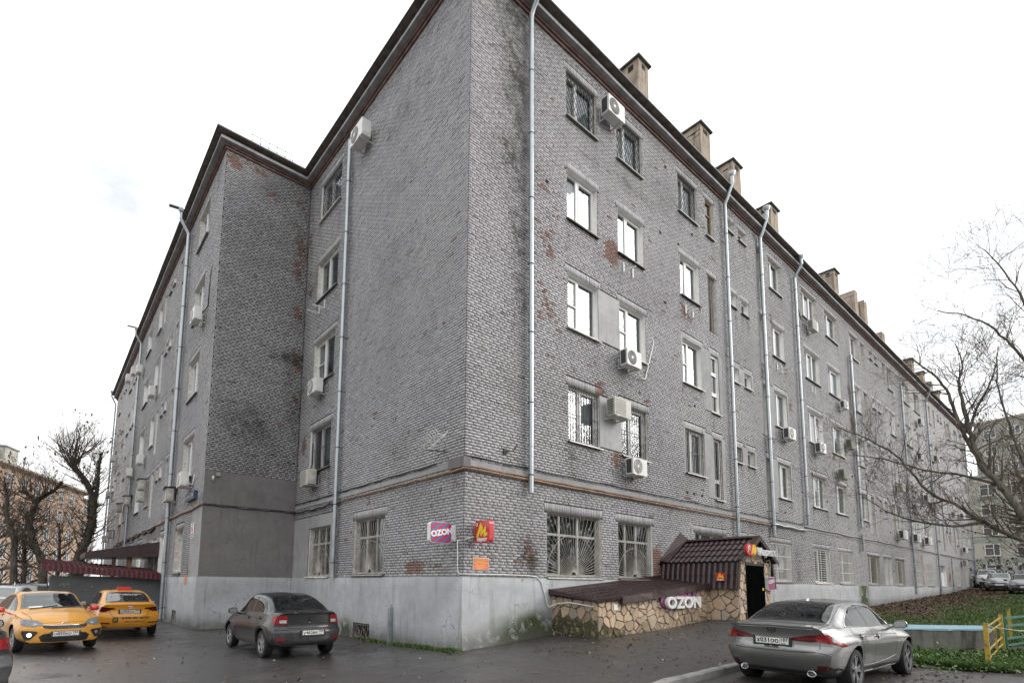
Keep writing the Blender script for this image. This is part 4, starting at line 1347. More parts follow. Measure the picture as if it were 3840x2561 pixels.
ac('R', 24.1, 14.3, 'old', 'beige air conditioner under a top floor window, right of the third downpipe', hose=('cable', [(0,.3,.4),(-.5,.42,.55),(-.9,.44,1.1)]))
ac('R', 24.2, 7.36, 'dark', 'white air conditioner with an orange capped hose above, under a third floor window', hose=('white_plastic', [(.72,.25,.55),(.76,.36,.9),(.8,.42,1.6),(.78,.45,1.75)]))
ac('R', 28.7, 10.82, 'small', 'small white air conditioner beside the fourth downpipe, below a fourth floor window')
ac('R', 29.4, 8.5, 'mossy', 'upper of two green stained louvred air conditioners by a downpipe')
ac('R', 27.7, 6.4, 'mossy', 'lower of two green stained louvred air conditioners, above a second floor window')
ac('R', 39.8, 3.7, 'dark', 'first of three air conditioners in a low row, below a bricked recess with peeling paint', sc=1.15)
ac('R', 43.9, 3.7, 'dark', 'middle of three air conditioners in a low row, right of a dark downpipe', sc=1.1)
ac('R', 47.5, 3.7, 'dark', 'last of three air conditioners in a low row above the string course', sc=1.1)
ac('R', 40.4, 7.25, 'old', 'louvred air conditioner left of the long dark downpipe at third floor sill', sc=1.05)
ac('R', 48.4, 13.85, 'white', 'white air conditioner high under the top floor, behind bare twigs')
ac('R', 48.4, 7.3, 'dark', 'air conditioner with black side behind branches, under a third floor window', sc=1.1)
ac('R', 51.4, 7.1, 'old', 'louvred air conditioner tight beside a far downpipe, behind branches')
ac('R', 47.4, 10.7, 'dark', 'air conditioner at the fourth floor half hidden by brown leaves')
ac('R', 53.5, 11.5, 'white', 'fourth floor air conditioner near the far end, right of the far downpipe')
ac('R', 59.2, 6.95, 'old', 'wide louvred air conditioner on the far third floor, left of another')
ac('R', 63.5, 7.2, 'white', 'rightmost third floor air conditioner at the far end of the wall')
ac('R', 63.3, 3.75, 'dark', 'upper of two air conditioners stacked near the far ground floor corner')
ac('R', 62.8, 2.45, 'old', 'lower of two air conditioners stacked near the far ground floor corner')
ac('L', -5.95, 15.75, 'white', 'white air conditioner under the eaves, on top of the left wall downpipe', sc=1.15)
ac('L', -9.2, 7.35, 'white', 'white air conditioner with a round fan in the recessed corner, third floor', hose=('cable', [(.0,.3,.2),(-.45,.42,.2),(-.75,.44,.7),(-.85,.45,1.0)]))
ac('L', -9.45, 3.8, 'old', 'brown edged air conditioner in the recessed corner, above the cables', sc=1.05, hose=('cable', [(.1,.3,.56),(.0,.42,.9),(.02,.43,1.7)]))
ac('W', -13.6, 10.8, 'white', 'white air conditioner highest on the wing end window column', hose=('cable', [(.8,.3,.3),(1.1,.42,.5),(1.15,.44,1.8),(1.35,.45,2.2)]))
ac('W', -13.9, 3.9, 'white', 'white air conditioner above the blue street plate', hose=('white_plastic', [(.8,.2,.1),(1.05,.4,.05),(1.15,.42,.45)]))
ac('W', -17.0, 3.65, 'old', 'hooded air conditioner partly behind the thick downpipe', True)
ac('W', -26.4, 5.42, 'old', 'hooded upper unit of two stacked air conditioners on the wing', True)
ac('W', -26.5, 4.74, 'old', 'lower unit of two stacked air conditioners on the wing')
ac('W', -33.1, 5.25, 'old', 'hooded air conditioner left of the second wing downpipe, above a white window', True)
ac('W', -37.4, 5.2, 'old', 'hooded air conditioner far along the wing, near the last downpipe', True)
ac('W', -27.9, 7.2, 'white', 'single air conditioner beside the second wing downpipe, third floor')
ac('W', -33.0, 7.2, 'white', 'pale air conditioner with no hood behind the second wing downpipe')
ac('W', -43.2, 3.6, 'old', 'lowest hooded air conditioner beside the last wing downpipe', True)
ac('W', -47.6, 3.5, 'old', 'lowest and leftmost air conditioner of the wing, over the awning')
ac('W', -47.9, 7.5, 'old', 'air conditioner jutting out left of the last wing downpipe, third floor')
ac('W', -46.5, 10.6, 'white', 'air conditioner jutting against the sky left of the last downpipe')
ac('W', -39.0, 15.7, 'white', 'topmost air conditioner of the wing, close under the roof edge')
ac('W', -35.5, 15.2, 'white', 'air conditioner under the wing eaves, left of the second downpipe hopper')
ac('W', -32.2, 14.3, 'white', 'air conditioner under a top floor wing window, right of the second downpipe')
ac('W', -25.2, 10.75, 'white', 'fourth floor air conditioner in the middle of the wing')
# empty brackets left on the wall
for key, u, z, lab in (('L',-9.6,10.7,'pair of empty white brackets under a recessed corner window'),('R',7.1,10.62,'pair of empty white brackets under the second fourth floor window, beside peeled paint'),
                       ('R',11.2,10.55,'pair of empty white brackets on a reddish peeled patch'),('R',19.9,10.6,'pair of empty white brackets right of the thick downpipe'),('R',24.5,10.6,'pair of empty white brackets under a fourth floor window far right')):
    fac = FACS[key]
    r = empty('wall_bracket', fac.P(u, 0, z), fac.rz(), lab, 'bracket', 'empty air conditioner brackets')
    for x in (-.27, .27):
        MB().box(x-.02,x+.02,-.05,-.01,0,.38).bar((x,-.03,.015),(x,-.52,.015),.035,.035).build('arm', MT['white_plastic'], r)
# ------------------------------------------------------------------ shop porch with stone cladding
def stone_mat():
    t = NT('cladding_stone')
    p = t.pos()
    r_ = t.n('ObjectInfo').outputs['Random']
    c0 = t.ramp(r_, [(0,(0.414,0.310,0.214)),(.18,(0.580,0.442,0.310)),(.36,(0.497,0.400,0.297)),(.52,(0.649,0.511,0.373)),(.68,(0.469,0.338,0.241)),(.82,(0.373,0.345,0.310)),(.93,(0.607,0.414,0.276)),(1,(0.690,0.593,0.469))])
    n = t.noise(p, 7, 6, .65, .6); f_ = t.noise(p, 40, 4, .6)
    c = t.mix(t.step(n, .35, .75, .0, .55), c0, (.33,.26,.20))
    c = t.mix(t.step(t.noise(p, 2.3, 3), .52, .7, 0, .4), c, (.58,.40,.25))
    mk = t.math('MULTIPLY', t.attr('moss'), t.step(t.math('ADD', n, t.math('MULTIPLY', f_, .4)), .42, .75), 0, True)
    c = t.mix(t.math('MULTIPLY', mk, .93), c, (.035,.042,.012))
    t.set(Base_Color=c, Roughness=.85, Specular_IOR_Level=.3)
    t.bump(t.math('ADD', n, t.math('MULTIPLY', f_, .4)), .6, .015)
    return t.mat
MT['stone'] = stone_mat()
MT['grout'] = pm('stone_grout', (.14,.12,.10), .95, .4, 8, bump=.3)
MT['roof_brown'] = pm('brown_tile_sheet', (.034,.018,.017), .38, .35, 4, coat=.08, use='pos', rvar=.1)
MT['trim_brown'] = pm('brown_trim', (.040,.022,.020), .42, .3, 3, coat=.06, use='pos', rvar=.1)
MT['roof_maroon'] = pm('maroon_tile_sheet', (.085,.012,.018), .45, .35, 4, coat=.2, use='pos', rvar=.1)
MT['door_black'] = pm('black_door', (.003,.0033,.0033), .7, .25, 4, spec=.0)

def clip_poly(P, nx, ny, c):
    out = []
    for i in range(len(P)):
        a, b = P[i], P[(i+1) % len(P)]
        da, db = a[0]*nx+a[1]*ny-c, b[0]*nx+b[1]*ny-c
        if da <= 0: out.append(a)
        if (da < 0) != (db < 0):
            s = da/(da-db); out.append((a[0]+(b[0]-a[0])*s, a[1]+(b[1]-a[1])*s))
    return out
def stones(name, parent, M, region, size, mossf, seed=1):
    """region: convex polygon in (u,z); M maps (u, out, z) to world"""
    r2 = random.Random(seed)
    us = [p_[0] for p_ in region]; zs = [p_[1] for p_ in region]
    seeds = []
    u = min(us)-size
    row = 0
    z = min(zs)-size
    while z < max(zs)+size:
        u = min(us)-size + (row % 2)*size*.5
        while u < max(us)+size:
            
            if r2.random() > .16: seeds.append((u+r2.uniform(-.52,.52)*size, z+r2.uniform(-.52,.52)*size*.9))
            u += size*r2.uniform(.70, 1.20)
        z += size*.86; row += 1
    m = MB()
    q = region
    n = len(q)
    m.add([M(u_, 0, z_) for u_, z_ in q], [tuple(range(n))])
    wall = m.build('stone_wall', MT['grout'], parent)
    for i, s in enumerate(seeds):
        P = list(region)
        for j, o in enumerate(seeds):
            if i == j: continue
            dx, dz = o[0]-s[0], o[1]-s[1]
            L = math.hypot(dx, dz)
            if L > size*3.2: continue
            P = clip_poly(P, dx/L, dz/L, (dx*(s[0]+o[0])/2 + dz*(s[1]+o[1])/2)/L - .011)
            if len(P) < 3: break
        if len(P) < 3: continue
        A = abs(sum(P[k][0]*P[(k+1) % len(P)][1]-P[(k+1) % len(P)][0]*P[k][1] for k in range(len(P))))/2
        if A < .004: continue
        cx = sum(p_[0] for p_ in P)/len(P); cz = sum(p_[1] for p_ in P)/len(P)
        h = r2.uniform(.020, .045)
        # cut the corners a little
        Q = []
        for k in range(len(P)):
            a, b, c = P[k-1], P[k], P[(k+1) % len(P)]
            f1 = r2.uniform(.08,.2); f2 = r2.uniform(.08,.2)
            Q.append((b[0]+(a[0]-b[0])*f1, b[1]+(a[1]-b[1])*f1)); Q.append((b[0]+(c[0]-b[0])*f2, b[1]+(c[1]-b[1])*f2))
        k = len(Q)
        tilt = (r2.uniform(-.04,.04), r2.uniform(-.04,.04))
        def L_(sc_, d):
            return [M(cx+(p_[0]-cx)*sc_, d + (p_[0]-cx)*tilt[0]+(p_[1]-cz)*tilt[1], cz+(p_[1]-cz)*sc_) for p_ in Q]
        vs = L_(1.0, -.004) + L_(.985, h*.65) + L_(.90, h)
        c0 = M(cx, h+.003, cz)
        me = MB().add(vs+[c0], [(i_, (i_+1) % k, k+(i_+1) % k, k+i_) for i_ in range(k)]+[(k+i_, k+(i_+1) % k, 2*k+(i_+1) % k, 2*k+i_) for i_ in range(k)]+[(2*k+i_, 2*k+(i_+1) % k, 3*k) for i_ in range(k)]).mesh('stone', MT['stone'])
        at = me.attributes.new('moss', 'FLOAT', 'FACE')
        mv = mossf(cx, cz)
        at.data.foreach_set('value', [mv]*len(me.polygons))
        # fresh origin at the stone keeps each piece separate
        link('stone', me, wall)
    return wall

POR = empty('shop_porch', (6.5, -1.6, gz(6.5, -1.6)), 0, 'rubble stone entrance porch with brown metal tile roofs and a black door', 'porch')
_pi = Matrix.Translation(-POR.location)
class Pw:  # world-coordinate parenting for the porch
    pass
def adopt(o, p=POR):
    o.parent = p; o.matrix_parent_inverse = Matrix.Translation(-p.location)
    return o
def wtop(x): return -.72 + (x-3.15)*(.45/5.65)
zb = lambda x: gz(x, -1.7) - .15
adopt(stones('front', None, lambda u, o, z: (u, -1.62-o, z), [(3.15,zb(3.15)),(8.85,zb(8.8)),(8.85,wtop(8.8)+.12),(3.15,wtop(3.15)+.12)], .26, lambda u, z: max(0, min(1, (-1.22+.04*(u-3)-z)/.22))*(.9 if u < 4.2 else .55 if u > 4.2 else 0) + (.5 if u < 3.5 and z < -1.1 else 0), 3))
adopt(stones('left', None, lambda u, o, z: (3.15-o, -u, z), [(0.0,-1.75),(1.62,-1.85),(1.62,wtop(3.15)+.10),(0.0,wtop(3.15)+.22)], .29, lambda u, z: max(0, min(1, (-.85-z)/.35))*1.2, 5))
adopt(stones('side', None, lambda u, o, z: (8.80-o, -u, z), [(1.62,-1.6),(2.65,-1.5),(2.65,-.20),(1.62,-.20)], .30, lambda u, z: max(0, min(1, (-1.15-z)/.15))*.8, 8))
adopt(stones('jamb', None, lambda u, o, z: (u, -2.65-o, z), [(8.80,-1.45),(9.22,-1.45),(9.22,.62),(8.80,.62)], .22, lambda u, z: .2*(z < -1.1), 9))
adopt(stones('jamb', None, lambda u, o, z: (u, -2.65-o, z), [(10.62,-1.45),(11.1,-1.45),(11.1,.62),(10.62,.62)], .22, lambda u, z: 0, 12))
adopt(stones('gable', None, lambda u, o, z: (u, -2.65-o, z), [(9.22,.56),(10.62,.56),(10.40,.98),(10.03,1.28),(9.60,.98)], .24, lambda u, z: 0, 14))
m = MB()
m.box(8.83,11.1,-2.6,0,-1.9,.6); m.box(3.2,8.83,-1.58,0,-2.0,-.75)
adopt(m.build('core', MT['grout']))

def tile_sheet(name, P, L, Tn, mat_, wave=.185, step=.35, amp=.018, rise=.028, parent=POR, pw=8):
    """P(s,t,h) -> point; s along the eave 0..L, t down the slope 0..Tn"""
    ns_ = int(L/wave*pw)
    rows = []
    t = 0.0
    while t < Tn-1e-4:
        t2 = min(t+step, Tn)
        for q in (0.0, .25, .5, .75, .97, 1.0): rows.append((t+(t2-t)*q, rise*q, q))
        t = t2
    V = []
    for (tt, hh, q) in rows:
        for i in range(ns_+1):
            s = L*i/ns_
            ph = 2*PI*s/wave
            w = amp*(math.sin(ph) + .35*math.sin(2*ph+.6))
            drop = .02*math.cos(ph) if .9 < q <= 1.0 else 0
            V.append(P(s, tt - 0*drop, w + hh))
    n = ns_+1
    F = [(r*n+i, r*n+i+1, (r+1)*n+i+1, (r+1)*n+i) for r in range(len(rows)-1) for i in range(ns_)]
    me = bpy.data.meshes.new(name); me.from_pydata([tuple(v) for v in V], [], F); me.materials.append(MT[mat_]); me.update()
    auto_smooth(me, 50)
    o = link(name, me)
    return adopt(o, parent) if parent else o
# lean-to roof
def lean(s, t, h):
    x = 3.02+s
    za = -.44 + (x-3.02)*(.52/5.8)
    return (x, -t, za - t*.115 + h)
tile_sheet('roof_sheet', lean, 5.78, 1.76, 'roof_brown')
def zl(x): return -.44 + (x-3.02)*(.52/5.8) - 1.77*.115
m = MB()
for i in range(7):
    x0, x1 = 4.0 + i*.69, 4.0+(i+1)*.69 + .01
    b = rnd.uniform(-.012, .012)
    m.add([(x0,-1.80,zl(x0)+.055),(x1,-1.80+b,zl(x1)+.055),(x1,-1.80-b,zl(x1)-.13),(x0,-1.80,zl(x0)-.13),(x0,-1.64,zl(x0)+.055),(x1,-1.64,zl(x1)+.055),(x1,-1.72,zl(x1)-.13),(x0,-1.72,zl(x0)-.13)],
          [(0,3,2,1),(0,1,5,4),(3,7,6,2),(0,4,7,3),(1,2,6,5)])
adopt(m.build('fascia', MT['trim_brown']))
m = MB()
m.add([(2.98,-1.78,zl(3.0)+.03),(2.98,0,-.44),(2.98,0,-.30),(2.98,-.04,-.30),(2.98,-1.78,zl(3)+.06)],[(0,1,2,3,4)])
m.add([(2.98,-.09,-.48),(8.8,-.09,.06),(8.8,-.09,.20),(2.98,-.09,-.32)],[(0,1,2,3)]).add([(2.98,-.09,-.32),(8.8,-.09,.20),(8.8,-.03,.21),(2.98,-.03,-.31)],[(0,1,2,3)])
adopt(m.build('flashing', MT['trim_brown']))
# gable roof over the door
RX, RZ, EX, EZ = 10.03, 1.42, 1.33, .60
for sgn in (-1, 1):
    L_ = math.hypot(EX, RZ-EZ)
    nx, nz = sgn*(RZ-EZ)/L_, EX/L_
    def gab(s, t, h, sgn=sgn, nx=nx, nz=nz):
        f = t/L_
        return (RX+sgn*EX*f + nx*h, -2.80+s*1.0 if sgn < 0 else -s, RZ+(EZ-RZ)*f + nz*h)
    tile_sheet('roof_sheet', gab, 2.80, L_, 'roof_brown', step=.39)
    def man(s, t, h, sgn=sgn):
        f = t/.86
        return (RX+sgn*(1.27 + .15*f + h), -2.70+s if sgn < 0 else -s, .60 - .85*f)
    tile_sheet('cladding_sheet', man, 2.66, .86, 'roof_brown', step=.43, rise=.02)
m = MB()
for sgn in (-1, 1):   # verge boards front and wall side, ridge cap
    for y0, y1 in ((-2.86,-2.80),(-.02,-.08),):
        m.add([(RX,y0,RZ+.07),(RX+sgn*(EX+.05),y0,EZ+.04),(RX+sgn*(EX+.05),y0,EZ-.10),(RX,y0,RZ-.10),(RX,y1-.12*(y0 < -1)*-1,RZ+.07),(RX+sgn*(EX+.05),y1+.12*(y0 < -1),EZ+.04)],[(0,1,2,3),(0,4,5,1)])
    m.add([(RX,-2.86,RZ+.075),(RX,0,RZ+.075),(RX+sgn*.13,0,RZ-.0),(RX+sgn*.13,-2.86,RZ-.0)],[(0,1,2,3)])
    x = RX+sgn*1.27
    m.add([(x,-2.72,.62),(x+sgn*.15,-2.72,-.26),(x+sgn*.15,-2.58,-.26),(x,-2.58,.62)],[(0,1,2,3)])
    m.add([(x-sgn*.02,-2.725,.62),(x+sgn*.16,-2.725,-.26),(x+sgn*.02,-2.725,-.26),(x-sgn*.14,-2.725,.62)],[(0,1,2,3)])
m.add([(RX-EX-.04,-.02,EZ+.02),(RX,-.02,RZ+.32),(RX,-.02,RZ+.05),(RX-EX-.04,-.02,EZ-.12)],[(0,1,2,3)])
m.add([(RX-EX-.04,-.02,EZ+.10),(RX,-.02,RZ+.35),(RX+.0,-.34,RZ+.10),(RX-EX-.04,-.34,EZ+.02)],[(0,1,2,3)])
adopt(m.build('trim', MT['trim_brown']))
m = MB()
dz0 = gz(9.9, -2.7) - .05
m.box(9.27,10.56,-2.70,-2.64,dz0,.50)
dr = adopt(m.build('door', MT['door_black']))
m = MB().box(10.45,10.50,-2.76,-2.70,-.62,-.36); link('handle', m.mesh('handle', MT['chrome']), dr).matrix_parent_inverse = Matrix()
m = MB().box(10.40,10.50,-2.705,-2.69,-.30,-.22); link('sticker', m.mesh('sticker', MT['yellow_print']), dr)
m = MB().box(9.20,9.28,-2.69,-2.6,dz0,.60).box(10.55,10.63,-2.69,-2.6,dz0,.60).box(9.20,10.63,-2.69,-2.6,.50,.60)
adopt(m.build('door_frame', MT['black_iron']))
m = MB().lathe([(.0,-.12),(.085,-.12),(.09,.1),(.06,.14),(0,.14)], Matrix.Translation((11.0,-2.55,1.02)) @ Matrix.Rotation(PI/2, 4, 'Y') @ Matrix.Rotation(.25, 4, 'X'), 14)
m.bar((11.0,-2.55,1.0),(10.9,-2.6,.7),.03)
t_ = adopt(m.build('flood_lamp', MT['galv'])); auto_smooth(t_.data)
m = MB().tube([(10.7,-2.72,.66),(10.9,-2.75,.72),(10.98,-2.75,.55),(10.97,-2.72,.1),(10.95,-2.72,-.1)], .018, 6)
adopt(m.build('conduit', MT['ac_grey'], None, True))

# ------------------------------------------------------------------ signs
t = NT('zebra_print')
p = t.pos()
mp_ = t.n('Mapping', {'Vector': p, 'Rotation': (0, R(38), 0), 'Scale': (1.,1.,1.)}).outputs[0]
wv = t.n('TexWave', {'Vector': mp_, 'Scale': 2.3, 'Distortion': 2.6, 'Detail': 1.5, 'Detail Scale': .8}, wave_type='BANDS', bands_direction='Z').outputs['Fac']
t.set(Base_Color=t.mix(t.step(wv, .50, .54), (.50,.010,.090), (.075,.15,.30)), Roughness=.35)
MT['zebra'] = t.mat
t = NT('heart_print'); p = t.pos(); x_ = t.n('SeparateXYZ', {0: p}).outputs['X']
t.set(Base_Color=t.mix(t.step(x_, 9.30, 9.55), (.70,.02,.02), (.85,.45,.02)), Roughness=.35); MT['heart'] = t.mat

def rrect(x0, x1, z0, z1, r, n=5):
    out = []
    for cx, cz, a0 in ((x1-r,z1-r,0),(x0+r,z1-r,PI/2),(x0+r,z0+r,PI),(x1-r,z0+r,1.5*PI)):
        for i in range(n+1):
            a = a0+PI/2*i/n; out.append((cx+r*math.cos(a), cz+r*math.sin(a)))
    return out
def at(loc, o): o.location = loc; return o
# light box with zebra pattern beside the corner
s1 = empty('shop_sign', (-.46, .30, 1.06), 0, 'square light box with red and blue zebra stripes beside the brick corner', 'sign')
rr_ = rrect(-.32, .32, -.26, .26, .085)
MB().prism(rr_, lambda a, b, w: (a, w, b), -.0, .13).build('light_box', MT['white_plastic'], s1)
MB().prism([(a*.965, b*.96) for a, b in rr_], lambda a, b, w: (a, w, b), -.006, -.0).build('face_print', MT['zebra'], s1)
text('lettering', 'OZON', .19, Matrix.Translation((.02,-.008,.0)) @ Matrix.Rotation(PI/2, 4, 'X') @ Matrix.Rotation(R(11), 4, 'Z'), MT['white_print'], s1, width=.64, bold=.010)
MB().box(.32,.42,.02,.11,-.15,.15).box(.40,.455,-.0,.13,-.2,.2).build('bracket', MT['ac_white'], s1)
# red light box on the facade
s2 = empty('shop_sign', (.30, -.36, 1.09), 0, 'red light box with a yellow M, projecting from the right wall', 'sign')
MB().prism(rrect(-.285, .285, -.275, .275, .09), lambda a, b, w: (w, -a, b), 0, .14).build('light_box', MT['sign_red'], s2)
Wf = lambda a, b, w: (w, -a, b)
Mpoly = [(-.22,-.13),(-.05,.235),(.03,.10),(.025,.0),(.13,.13),(.155,.09),(.145,-.04),(.21,-.02),(.21,-.10),(.07,-.135),(.075,-.01),(-.03,-.12),(-.055,-.09),(-.035,.06),(-.13,-.13)]
MB().prism(Mpoly, Wf, -.008, 0).build('letter_mark', MT['yellow_print'], s2)
text('lettering', 'Маркет', .125, Matrix.Translation((-.005,0,-.195)) @ Matrix.Rotation(-PI/2, 4, 'Z') @ Matrix.Rotation(PI/2, 4, 'X'), MT['white_print'], s2, width=.40, bold=.006, shear=.15)
MB().lathe([(0,0),(.045,0),(.045,.004),(0,.004)], Matrix.Translation((-.004,.20,.185)) @ Matrix.Rotation(-PI/2, 4, 'Y'), 18).build('badge', MT['white_print'], s2)
text('lettering', 'Я', .065, Matrix.Translation((-.01,.20,.185)) @ Matrix.Rotation(-PI/2, 4, 'Z') @ Matrix.Rotation(PI/2, 4, 'X'), MT['sign_red'], s2, bold=.003)
MB().box(.04,.10,.285,.36,-.04,.02).box(.02,.12,.34,.356,-.17,.19).build('bracket', MT['galv'], s2)
# white lead of the two signs
m = MB()
m.tube([(-.02,.30,.90),(.0,.1,.87),(.1,-.05,.93),(.28,-.08,.98)], .014, 6)
m.tube([(-.03,.19,.88),(-.03,.17,.2),(-.03,.15,.09),(-.03,.08,.055),(-.03,-.03,.05),(.3,-.085,.052),(1.2,-.085,.06),(2.2,-.085,.05),(2.5,-.085,.02),(2.66,-.085,-.12),(2.82,-.09,-.5),(2.86,-.10,-.72),(2.92,-.14,-.80),(2.99,-.35,-.70),(3.02,-.8,-.66),(3.05,-1.55,-.74)], .016, 6)
tag(m.build('sign_cable', MT['white_plastic'], None, True), 'white cable running from the corner signs down and along the plinth', 'cable')
# danger notice
s3 = empty('warning_sign', (.56, -.012, .315), 0, 'orange danger notice screwed to the bricks under the red light box', 'sign')
MB().box(-.26,.26,-.012,.0,-.155,.155).build('board', MT['white_print'], s3)
MB().box(-.25,.25,-.016,-.012,-.145,.145).build('panel', MT['orange_sign'], s3)
text('lettering', '!!!ОПАСНОСТЬ!!!', .062, FACING['S']((0,-.018,.105)), MT['yellow_print'], s3, width=.46, ext=.001)
m = MB()
for i, (z, w) in enumerate(((.055,.15),(.02,.22),(-.035,.17),(-.075,.19),(-.115,.13))):
    for k in range(int(w*2/.04)): m.box(-w+k*.04, -w+k*.04+rnd.uniform(.018,.034), -.0175, -.016, z-.008, z+.008)
m.build('fine_print', MT['yellow_print'], s3)
# channel letters on the stone wall
s4 = empty('shop_sign', (7.02, -1.68, -.68), 0, 'white block letters on a striped backing fixed to the rubble stone wall', 'sign')
Rx = Matrix.Rotation(PI/2, 4, 'X')
text('backing', 'OZON', .46, Matrix.Translation((-.08,-.03,.05)) @ Rx, MT['zebra'], s4, width=2.02, bold=.052, ext=.02)
text('lettering', 'OZON', .46, Matrix.Translation((0,-.13,-.01)) @ Rx, MT['white_plastic'], s4, width=1.9, bold=.016, ext=.055)
# letters over the porch door
s5 = empty('shop_sign', (9.78, -2.9, .95), 0, 'red round badge, M and white letters over the black porch door', 'sign')
MB().lathe([(0,0),(.185,0),(.19,.01),(.19,.07),(0,.07)], Matrix.Translation((-.78,.03,.03)) @ Rx, 26).build('badge', MT['sign_red'], s5)
text('lettering', 'Я', .27, Matrix.Translation((-.78,-.045,.03)) @ Rx, MT['white_print'], s5, bold=.006)
hp = [(-.62,.20),(-.50,.21),(-.40,.14),(-.30,.21),(-.20,.16),(-.17,.0),(-.28,-.13),(-.60,-.16),(-.66,-.1),(-.58,.03)]
MB().prism(hp, lambda a, b, w: (a, w, b), -.0, .06).build('heart_mark', MT['heart'], s5)
MB().prism([(-.55+(a+.22)*.75, b*.75) for a, b in Mpoly], lambda a, b, w: (a, w, b), -.012, .0).build('letter_mark', MT['yellow_print'], s5)
text('lettering', 'Маркет', .32, Matrix.Translation((.52,-.01,-.02)) @ Rx, MT['white_plastic'], s5, width=1.32, bold=.008, ext=.035)
# sticker on the cladding
s6 = empty('shop_sign', (8.545, -2.22, .12), 0, 'small square red sticker sign with yellow M on the brown side cladding', 'sign')
MB().prism(rrect(-.15,.15,-.13,.13,.03), lambda a, b, w: (w, -a, b), -.02, .01).build('plate', MT['sign_red'], s6)
MB().prism([(a*.48+.01, b*.48+.01) for a, b in Mpoly], lambda a, b, w: (w, -a, b), -.026, -.02).build('letter_mark', MT['yellow_print'], s6)
text('lettering', 'Маркет', .06, Matrix.Translation((-.023,0,-.095)) @ Matrix.Rotation(-PI/2, 4, 'Z') @ Rx, MT['white_print'], s6, width=.22, bold=.003)
s7 = empty('shop_sign', (10.86, -2.80, -.07), 0, 'small rounded zebra striped box right of the black door', 'sign')
MB().prism(rrect(-.27,.27,-.225,.225,.05), lambda a, b, w: (a, w, b), .0, .09).build('light_box', MT['white_plastic'], s7)
MB().prism(rrect(-.25,.25,-.21,.21,.045), lambda a, b, w: (a, w, b), -.006, .0).build('face_print', MT['zebra'], s7)
text('lettering', 'OZON', .15, Matrix.Translation((0,-.009,.06)) @ Rx @ Matrix.Rotation(R(8), 4, 'Z'), MT['white_print'], s7, width=.44, bold=.006)
MB().box(-.13,-.02,-.009,-.006,-.09,-.065).box(.0,.12,-.009,-.006,-.09,-.065).box(-.1,.1,-.009,-.006,-.125,-.11).build('fine_print', MT['sign_red'], s7)
s8 = tag(MB().box(-.07,.09,-.012,.0,-.10,.06).build('paper_notice', MT['white_print'], None, False, (3.85,-1.665,-.74)), 'small white paper notice on the stone wall near its left end', 'notice')
# street plate, notices and camera on the left wing
r = empty('street_plate', (-3.48, 13.25, 3.17), -PI/2, 'dark blue street name box on the wing corner above the ground floor', 'street sign')
t = NT('blue_plate'); t.set(Base_Color=t.ramp(t.noise(t.obj(), 6, 3), [(.3,(.03,.05,.10)),(.7,(.05,.075,.14))]), Roughness=.3); MT['blue_plate'] = t.mat
MB().box(-.78,.78,-.14,.0,-.16,.16).build('light_box', MT['blue_plate'], r)
MB().box(-.66,.1,-.143,-.14,-.03,.02).box(.35,.60,-.143,-.14,-.07,.08).build('print', MT['ac_grey'], r)
r = empty('notice_board', (-3.50, 12.85, 1.77), -PI/2, 'white notice with a red ring beside the wing corner window', 'sign')
MB().box(-.26,.26,-.01,.0,-.31,.31).build('board', MT['white_print'], r)
MB().lathe([(.11,0),(.15,0),(.15,.004),(.11,.004)], Matrix.Translation((0,-.011,.08)) @ Rx, 22).bar((-.09,-.013,.17),(.09,-.013,-.01),.03,.003).build('ring', MT['sign_red'], r)
MB().box(-.2,.2,-.012,-.01,-.14,-.10).box(-.18,.18,-.012,-.01,-.20,-.17).box(-.2,.2,-.012,-.01,-.27,-.23).box(-.15,.15,-.012,-.01,.25,.28).build('print', MT['ink'], r)
r = empty('warning_sign', (-3.545, 13.3, -.13), -PI/2, 'small orange red notice low on the wing corner plinth', 'sign')
MB().box(-.18,.18,-.01,.0,-.16,.16).build('board', MT['orange_sign'], r)
MB().box(-.13,.13,-.012,-.01,.08,.11).box(-.14,.14,-.012,-.01,.0,.02).box(-.12,.12,-.012,-.01,-.06,-.04).box(-.14,.14,-.012,-.01,-.11,-.09).build('print', MT['yellow_print'], r)
r = empty('security_camera', (-3.22, 11.48, 3.72), 0, 'white security camera with its grey box on the dark wing wall', 'camera')
MB().lathe([(0,-.07),(.04,-.07),(.045,.05),(.035,.07),(0,.075)], Matrix.Translation((0,-.14,-.05)) @ Matrix.Rotation(.3, 4, 'X'), 12).bar((0,-.12,.03),(.05,-.0,.07),.03).build('lens_body', MT['white_plastic'], r, True)
MB().box(.12,.26,-.08,0,.08,.21).build('junction_box', MT['ac_grey'], r)
# tv antenna on the left wall
r = empty('antenna', (-.02, .75, 3.25), 0, 'white comb shaped television antenna on a short arm by the string course', 'antenna')
m = MB().tube([(0,0,0),(-.35,.32,.04),(-.42,.40,.04)], .014, 6); m.build('arm', MT['black_iron'], r)
m = MB()
a, b = Vector((-.42,.46,.05)), Vector((-.42,-.36,.30))
for q in (-.11, .11): m.tube([a+Vector((q,0,0)), b+Vector((q,0,0))], .012, 5)
for i in range(10):
    p_ = a + (b-a)*i/9
    w = .30 - .012*i
    m.tube([p_+Vector((-w,0,.12)), p_+Vector((-.08,0,.0)), p_+Vector((.08,0,0)), p_+Vector((w,0,.12))], .010, 5)
m.build('comb', MT['white_plastic'], r)
r = empty('lamp_arm', (1.36, 0, 3.35), 0, 'small rusty iron arm stub on the bricks above the cable', 'bracket')
MB().box(-.06,.06,-.05,0,-.07,.07).tube([(0,-.05,0),(.12,-.2,-.02),(.2,-.25,.16)], .018, 6).build('arm', MT['black_iron'], r)
r = empty('wall_post', (-.12, 3.25, gz(-.1, 3.25)), 0, 'short grey steel post with a pointed top against the plinth', 'post')
